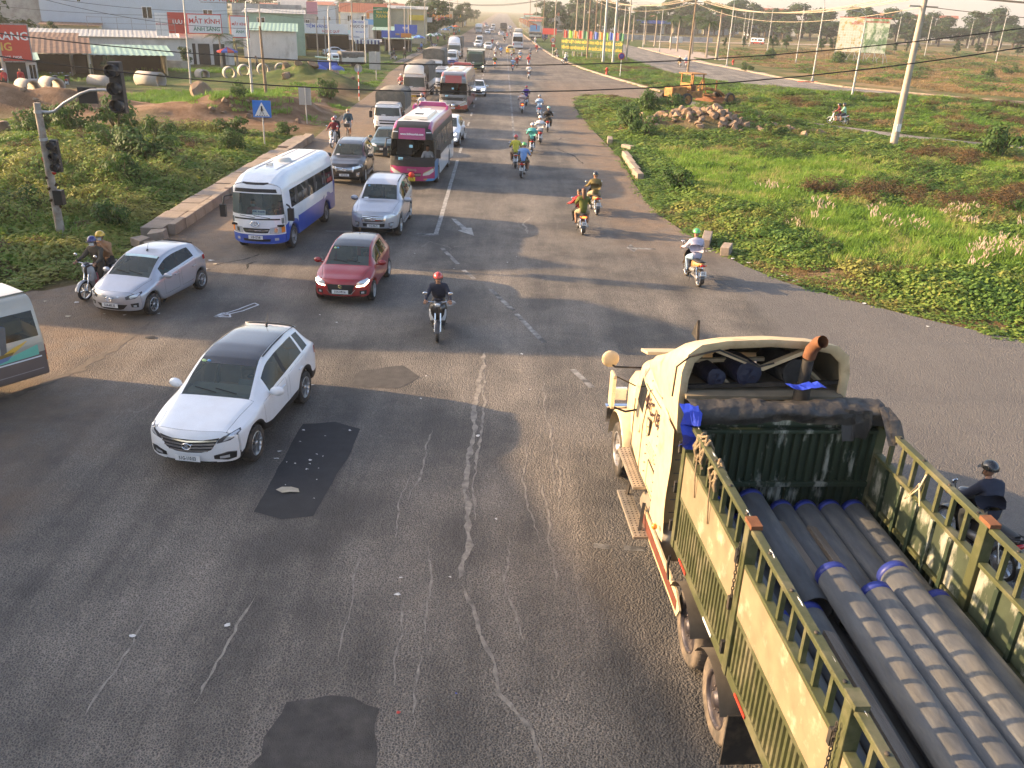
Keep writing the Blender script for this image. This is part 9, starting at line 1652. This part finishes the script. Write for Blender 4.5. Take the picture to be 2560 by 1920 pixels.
# slogan board and flags
sb_ = thing('slogan_board', 'long green slogan board with two lines of yellow lettering', 'billboard', (16.6, 172.5, 0), R(-68) + R(30)); MB().box((0, 0, 2.35), (13.5, .12, 2.3)).build('panel', SG['dgreen'], sb_); text('lettering', 'NHIỆT LIỆT CHÀO MỪNG ĐẠI HỘI ĐẢNG BỘ CÁC CẤP', .62, SG['yellow'], sb_, (0, -.07, 2.85), (R(90), 0, 0), bold=.02, sx=.86); text('lettering', 'TIẾN TỚI ĐẠI HỘI ĐẠI BIỂU TOÀN QUỐC LẦN THỨ XIII CỦA ĐẢNG', .62, SG['yellow'], sb_, (0, -.07, 1.8), (R(90), 0, 0), bold=.02, sx=.70)
for i in range(7): MB().bar((-6.3 + i * 2.1, .08, 0), (-6.3 + i * 2.1, .08, 2), .1).build('leg', M_rimd, sb_)
for i, k in enumerate(('red', 'lime', 'orange', 'red', 'green', 'red', 'blue', 'orange', 'lime', 'blue', 'red', 'green')):
 a = -6.3 + i * 1.13; c_, s_ = math.cos(R(-38)), math.sin(R(-38)); x, y = 16.6 + a * c_, 172.8 + a * s_; f = thing('flag', '%s flag planted behind the slogan board' % k, 'flag', (x, y, 0), R(-38), 'coloured flags behind the board'); MB().tube([(0, 0, 0), (0, 0, 5.0)], .03, 6).build('staff', M_galv, f); mt = SG.get(k) or mat('sign_lime', (.25, .5, .04), .6); MB().grid([[(j * .13, .08 * math.sin(j * 1.3 + i), 4.9 - t_ * 1.5 - j * .04) for j in range(7)] for t_ in (0, .33, .66, 1)]).build('cloth', mt, f, fixn=False)
for i in range(22): y = 300 + i * 9; f = thing('flag', 'orange-red banner far along the verge', 'flag', (9.5 - i * .05, y, 0), 0, 'far banners along the verge'); MB().tube([(0, 0, 0), (0, 0, 4)], .04, 5).build('staff', M_galv, f); MB().grid([[(x, .1 * math.sin(x * 3 + i), z) for x in (0, .5, 1.0, 1.5)] for z in (3.9, 3.2, 2.4)]).build('cloth', SG['orange' if i % 3 else 'red'], f, fixn=False)
board('red cloth notice on two legs beyond the flags', 13.5, 268, 2.6, 4.2, 1.6, SG['red'], [], R(-20), legs=.3); board('blue panel board beyond the flags', 10.4, 300, 2.6, 3.2, 2.0, SG['sky'], [], 0, legs=.3)
t = post_sign('round purple-blue no-stopping sign', 16.3, 125.6, 2.75, SG['white']); MB().lathe([(.001, -.05), (.42, -.05), (.42, -.02)], (0, 0, 2.75), 'Y', 20).build('disc', mat('faded_blue', (.10, .06, .30), .5), t); MB().tube([(.4 * math.cos(a), -.055, 2.75 + .4 * math.sin(a)) for a in np.linspace(0, 6.2832, 21)], .045, 6, cap=False).build('ring', SG['red'], t)
t = post_sign('speed limit sign over a small red plate', 9.6, 176, 3.0, SG['white']); MB().lathe([(.001, -.05), (.45, -.05), (.45, -.02)], (0, 0, 3.0), 'Y', 20).build('disc', SG['white'], t); MB().tube([(.42 * math.cos(a), -.055, 3.0 + .42 * math.sin(a)) for a in np.linspace(0, 6.2832, 21)], .06, 6, cap=False).build('ring', SG['red'], t); text('lettering', '60', .5, M_ink, t, (0, -.06, 3.0), (R(90), 0, 0), .002); MB().box((.1, -.05, 2.0), (.7, .03, .5)).build('plate', SG['red'], t)
for x, y, l in ((15.0, 130.5, 'red hydrant in the grass by the no-stopping sign'), (42.8, 170, 'red hydrant on the pale pavement')): h = MB().lathe([(.14, 0), (.14, .08), (.1, .1), (.1, .55), (.15, .58), (.13, .7), (.001, .8)], axis='Z', n=12).tube([(-.2, 0, .45), (.2, 0, .45)], .06, 8).build('hydrant', SG['red']); h.location = (x, y, 0); h.scale = (1.3,) * 3; tag(h, l, 'hydrant')
o = MB().grid([[(i * .35, .12 * math.sin(i * 2 + j), .08 + .08 * math.sin(i + j * 2)) for i in range(9)] for j in range(3)]).build('cloth_banner', SG['red'], fixn=False); o.location = (42.0, 129, .06); tag(o, 'red and white cloth fallen at the lamp foot', 'cloth')
# rusting motor grader
g = thing('motor_grader', 'rusty yellow motor grader abandoned on the rubble', 'machine', (18.6, 88.8, .1), R(-62)); M_yel = mat('rusty_yellow', (.42, .20, .05), .8, var=.25, scale=3, c2=(.20, .085, .03), t2=.52, s2=2.5)
for x in (-.75, .75):
 for y in (-.7, .75): MB().box((x, y, 2.0), (.1, .1, 1.7)).build('cab_post', M_yel, g)
MB().box((0, 0, 2.9), (1.9, 1.9, .1)).build('cab_roof', M_yel, g, bevel=.02); MB().box((0, 0, 1.0), (1.6, 1.7, .6)).build('cab_base', M_yel, g, bevel=.03); MB().box((0, -.75, 1.75), (1.4, .06, .6)).build('cab_panel', M_yel, g); MB().box((0, -1.9, 1.25), (1.2, 1.8, .9)).build('engine_hood', M_yel, g, bevel=.05); MB().box((0, .1, 1.5), (.5, .5, .5)).build('seat', M_rust, g)
MB().tube([(0, .9, 1.35), (0, 2.2, 1.5), (0, 3.6, 1.2), (0, 4.4, .75)], .14, 8).build('main_beam', M_yel, g); MB().grid([[(x, 2.3 + .25 * math.sin(z * 2.2) + x * .25, .25 + z * .55) for x in (-1.6, 0, 1.6)] for z in (0, .5, 1)]).build('blade', M_rust, g, fixn=False); MB().bar((-.5, 1.2, 1.5), (-.9, 2.2, 2.4), .1).bar((-.9, 2.2, 2.4), (-.7, 2.5, .9), .09).build('lift_arm', M_yel, g); MB().bar((.6, 2.6, 1.4), (.6, 2.6, 2.3), .12).build('cylinder', M_yel, g); MB().lathe([(.55, .1), (.7, .0), (.6, -.12)], (0, 2.3, .9), 'Z', 16).build('turntable', M_yel, g)
for x in (-.95, .95):
 for y in (-2.4, -1.2, 4.2): wheel(g, x, y, .58, .35, 1 if x > 0 else -1, rimm=M_yel, steel=True)
# fuel station, yards and houses beyond
st = thing('fuel_station', 'fuel station with blue canopy beyond the palms', 'building', (68, 430, 0)); MB().box((0, 0, 5.0), (17, 8, 1.3)).build('canopy', SG['blue'], st)
for x in (-6, 6): MB().box((x, 0, 2.2), (.7, .7, 4.4)).build('pillar', M_wall, st)
MB().box((0, 5, 2), (15, 3, 4)).build('shop', M_cream2, st); MB().box((0, 3.45, 1.8), (12, .1, 3.2)).build('shop_front', M_dkin, st)
for i in range(14): house('house', 'distant house among the trees beyond the flags', 22 + i * 9.5 + q.uniform(-3, 3), 470 + q.uniform(-20, 25), q.uniform(6, 11), 8, q.uniform(4, 8), R(q.uniform(-10, 10)), (M_wall, M_cream2, M_bluew)[i % 3], (M_tile, M_groof, M_rustr)[i % 3], -1.6, wins=((-1.5, 3, 1, 1.2), (1.5, 3, 1, 1.2)), group='distant houses beyond the flags')
for i in range(8): house('shop', 'far roadside shop beyond the banners', 12.5 + q.random() * 3, 360 + i * 26, 6, 8, q.uniform(3, 6), R(-4), (M_wall, M_cream2)[i % 2], (M_tile, M_groof)[i % 2], .6, group='far roadside shops')
for i, (x, y, w) in enumerate(((118, 500, 16), (150, 510, 20), (210, 530, 24), (250, 540, 24))): house('house', 'white terrace of houses behind the lot trees', x, y, w, 9, 12, R(-18), M_wall, M_tile, -1.5, wins=((-w / 4, 4, 1, 1.4), (0, 4, 1, 1.4), (w / 4, 4, 1, 1.4)), group='terraces behind the lot trees')
MB().box((52, 318, .8), (40, .3, 1.6)).build('yard_wall', M_greyw); tag(COL.objects[-1], 'long grey yard wall behind the palms', 'wall')
tw = thing('radio_mast', 'steel lattice radio mast beyond the fuel station', 'mast', (89, 470, 0))
for sx in (-1, 1):
 for sy in (-1, 1): MB().bar((sx * 1.6, sy * 1.6, 0), (sx * .5, sy * .5, 30), .18).build('leg', M_rust, tw)
for k in range(10): w0, w1 = 1.6 - k * .11, 1.6 - (k + 1) * .11; MB().bar((-w0, -w0, k * 3), (w1, -w1, k * 3 + 3), .1).build('brace', M_rust, tw); MB().bar((w0, -w0, k * 3), (-w1, -w1, k * 3 + 3), .1).build('brace', M_rust, tw)
for i, (x, y) in enumerate(((54, 292), (57, 300))): tag(MB().box((x, y, .9), (2.4, 1.6, 1.8)).build('storage_tank', M_wall, bevel=.2), 'white tank beside the yard wall', 'tank', 'white tanks by the yard')
# ---- overhead wires
M_wire = mat('black_cable', (.012, .012, .012), .6, var=0); M_wirel = mat('pale_cable', (.40, .33, .24), .6, var=0)
def wire(label, a, b, sag, r=.018, m=None, n=22): o = MB().tube([(lerp(a[0], b[0], i / n), lerp(a[1], b[1], i / n), lerp(a[2], b[2], i / n) - sag * 4 * (i / n) * (1 - i / n)) for i in range(n + 1)], r, 5).build('overhead_cable', m or M_wire); return tag(o, label, 'cable', 'overhead cables')
wire('black cable strung across the road, the higher of the pair', (-24, 26, 8.3), (22, 26, 9.6), 2.35, .015); wire('black cable strung across the road, the lower of the pair', (-20, 22, 7.9), (20, 22, 9.5), 2.45, .015)
for k, (dx, z) in enumerate(((-.85, 10.0), (-.4, 10.0), (.4, 10.0), (.85, 10.0), (0, 9.2))): wire('pale line between the island pole and the wooden pole', (27.4 + dx, 61, z), (27.2 + dx * .8, 133, z + .6), 1.6, .022, M_wirel); wire('line running on from the island pole past the lots', (27.4 + dx, 61, z), (52 + dx, 18, z + .5), 1.2, .022); wire('far line from the wooden pole to the verge poles', (27.2 + dx, 133, z + .6), (16.2 + dx, 187, z + 1.8), 1.8, .025, M_wirel)
for k in range(4): wire('line sagging between the verge poles', (15.5, 168 - k * .3, 12 + k * .3), (13.4, 240, 12 + k * .3), 1.2, .03); wire('line along the far verge poles', (13.4, 240, 12 + k * .3), (12, 340, 12 + k * .3), 1.6, .035)
for k, (x0, y0, z0, x1, y1, z1) in enumerate(((-44.5, 82.5, 8.6, -20.7, 80.4, 5.8), (-44.5, 82.5, 8.2, -31.5, 122, 7), (-31.5, 122, 7.2, -22.5, 140, 8), (-20.7, 80.4, 5.7, -31.5, 122, 7.0), (-22.5, 140, 8.5, -21, 175, 10), (-60, 100, 7, -31.5, 122, 6.6), (-31.5, 122, 6.6, -20.5, 168, 6.5), (-21, 175, 10.5, -17.5, 250, 9.5))): wire('sagging service cable between the shop poles', (x0, y0, z0), (x1, y1, z1), .9, .02)
for k in range(3): wire('cable crossing the far carriageway', (-17.5, 210 + k * 40, 9.5), (14, 214 + k * 40, 11.5), 1.6, .03)
# ---- the hazy air
hz = MB().box((0, 1700, 59), (5200, 4400, 120)).build('haze', mat('unused_surface', (.5, .5, .5))); hz.data.materials.clear(); hm = bpy.data.materials.new('evening_haze'); hm.use_nodes = True; hm.node_tree.nodes.clear(); pv_ = hm.node_tree.nodes.new('ShaderNodeVolumePrincipled'); mo = hm.node_tree.nodes.new('ShaderNodeOutputMaterial'); hm.node_tree.links.new(pv_.outputs[0], mo.inputs['Volume']); pv_.inputs['Color'].default_value = (.93, .92, .89, 1); pv_.inputs['Density'].default_value = .00033; pv_.inputs['Anisotropy'].default_value = .3; hz.data.materials.append(hm); kind(hz, 'stuff', 'pale evening haze')
for o in [BIKE] + list(BIKE.children_recursive): bpy.data.objects.remove(o)
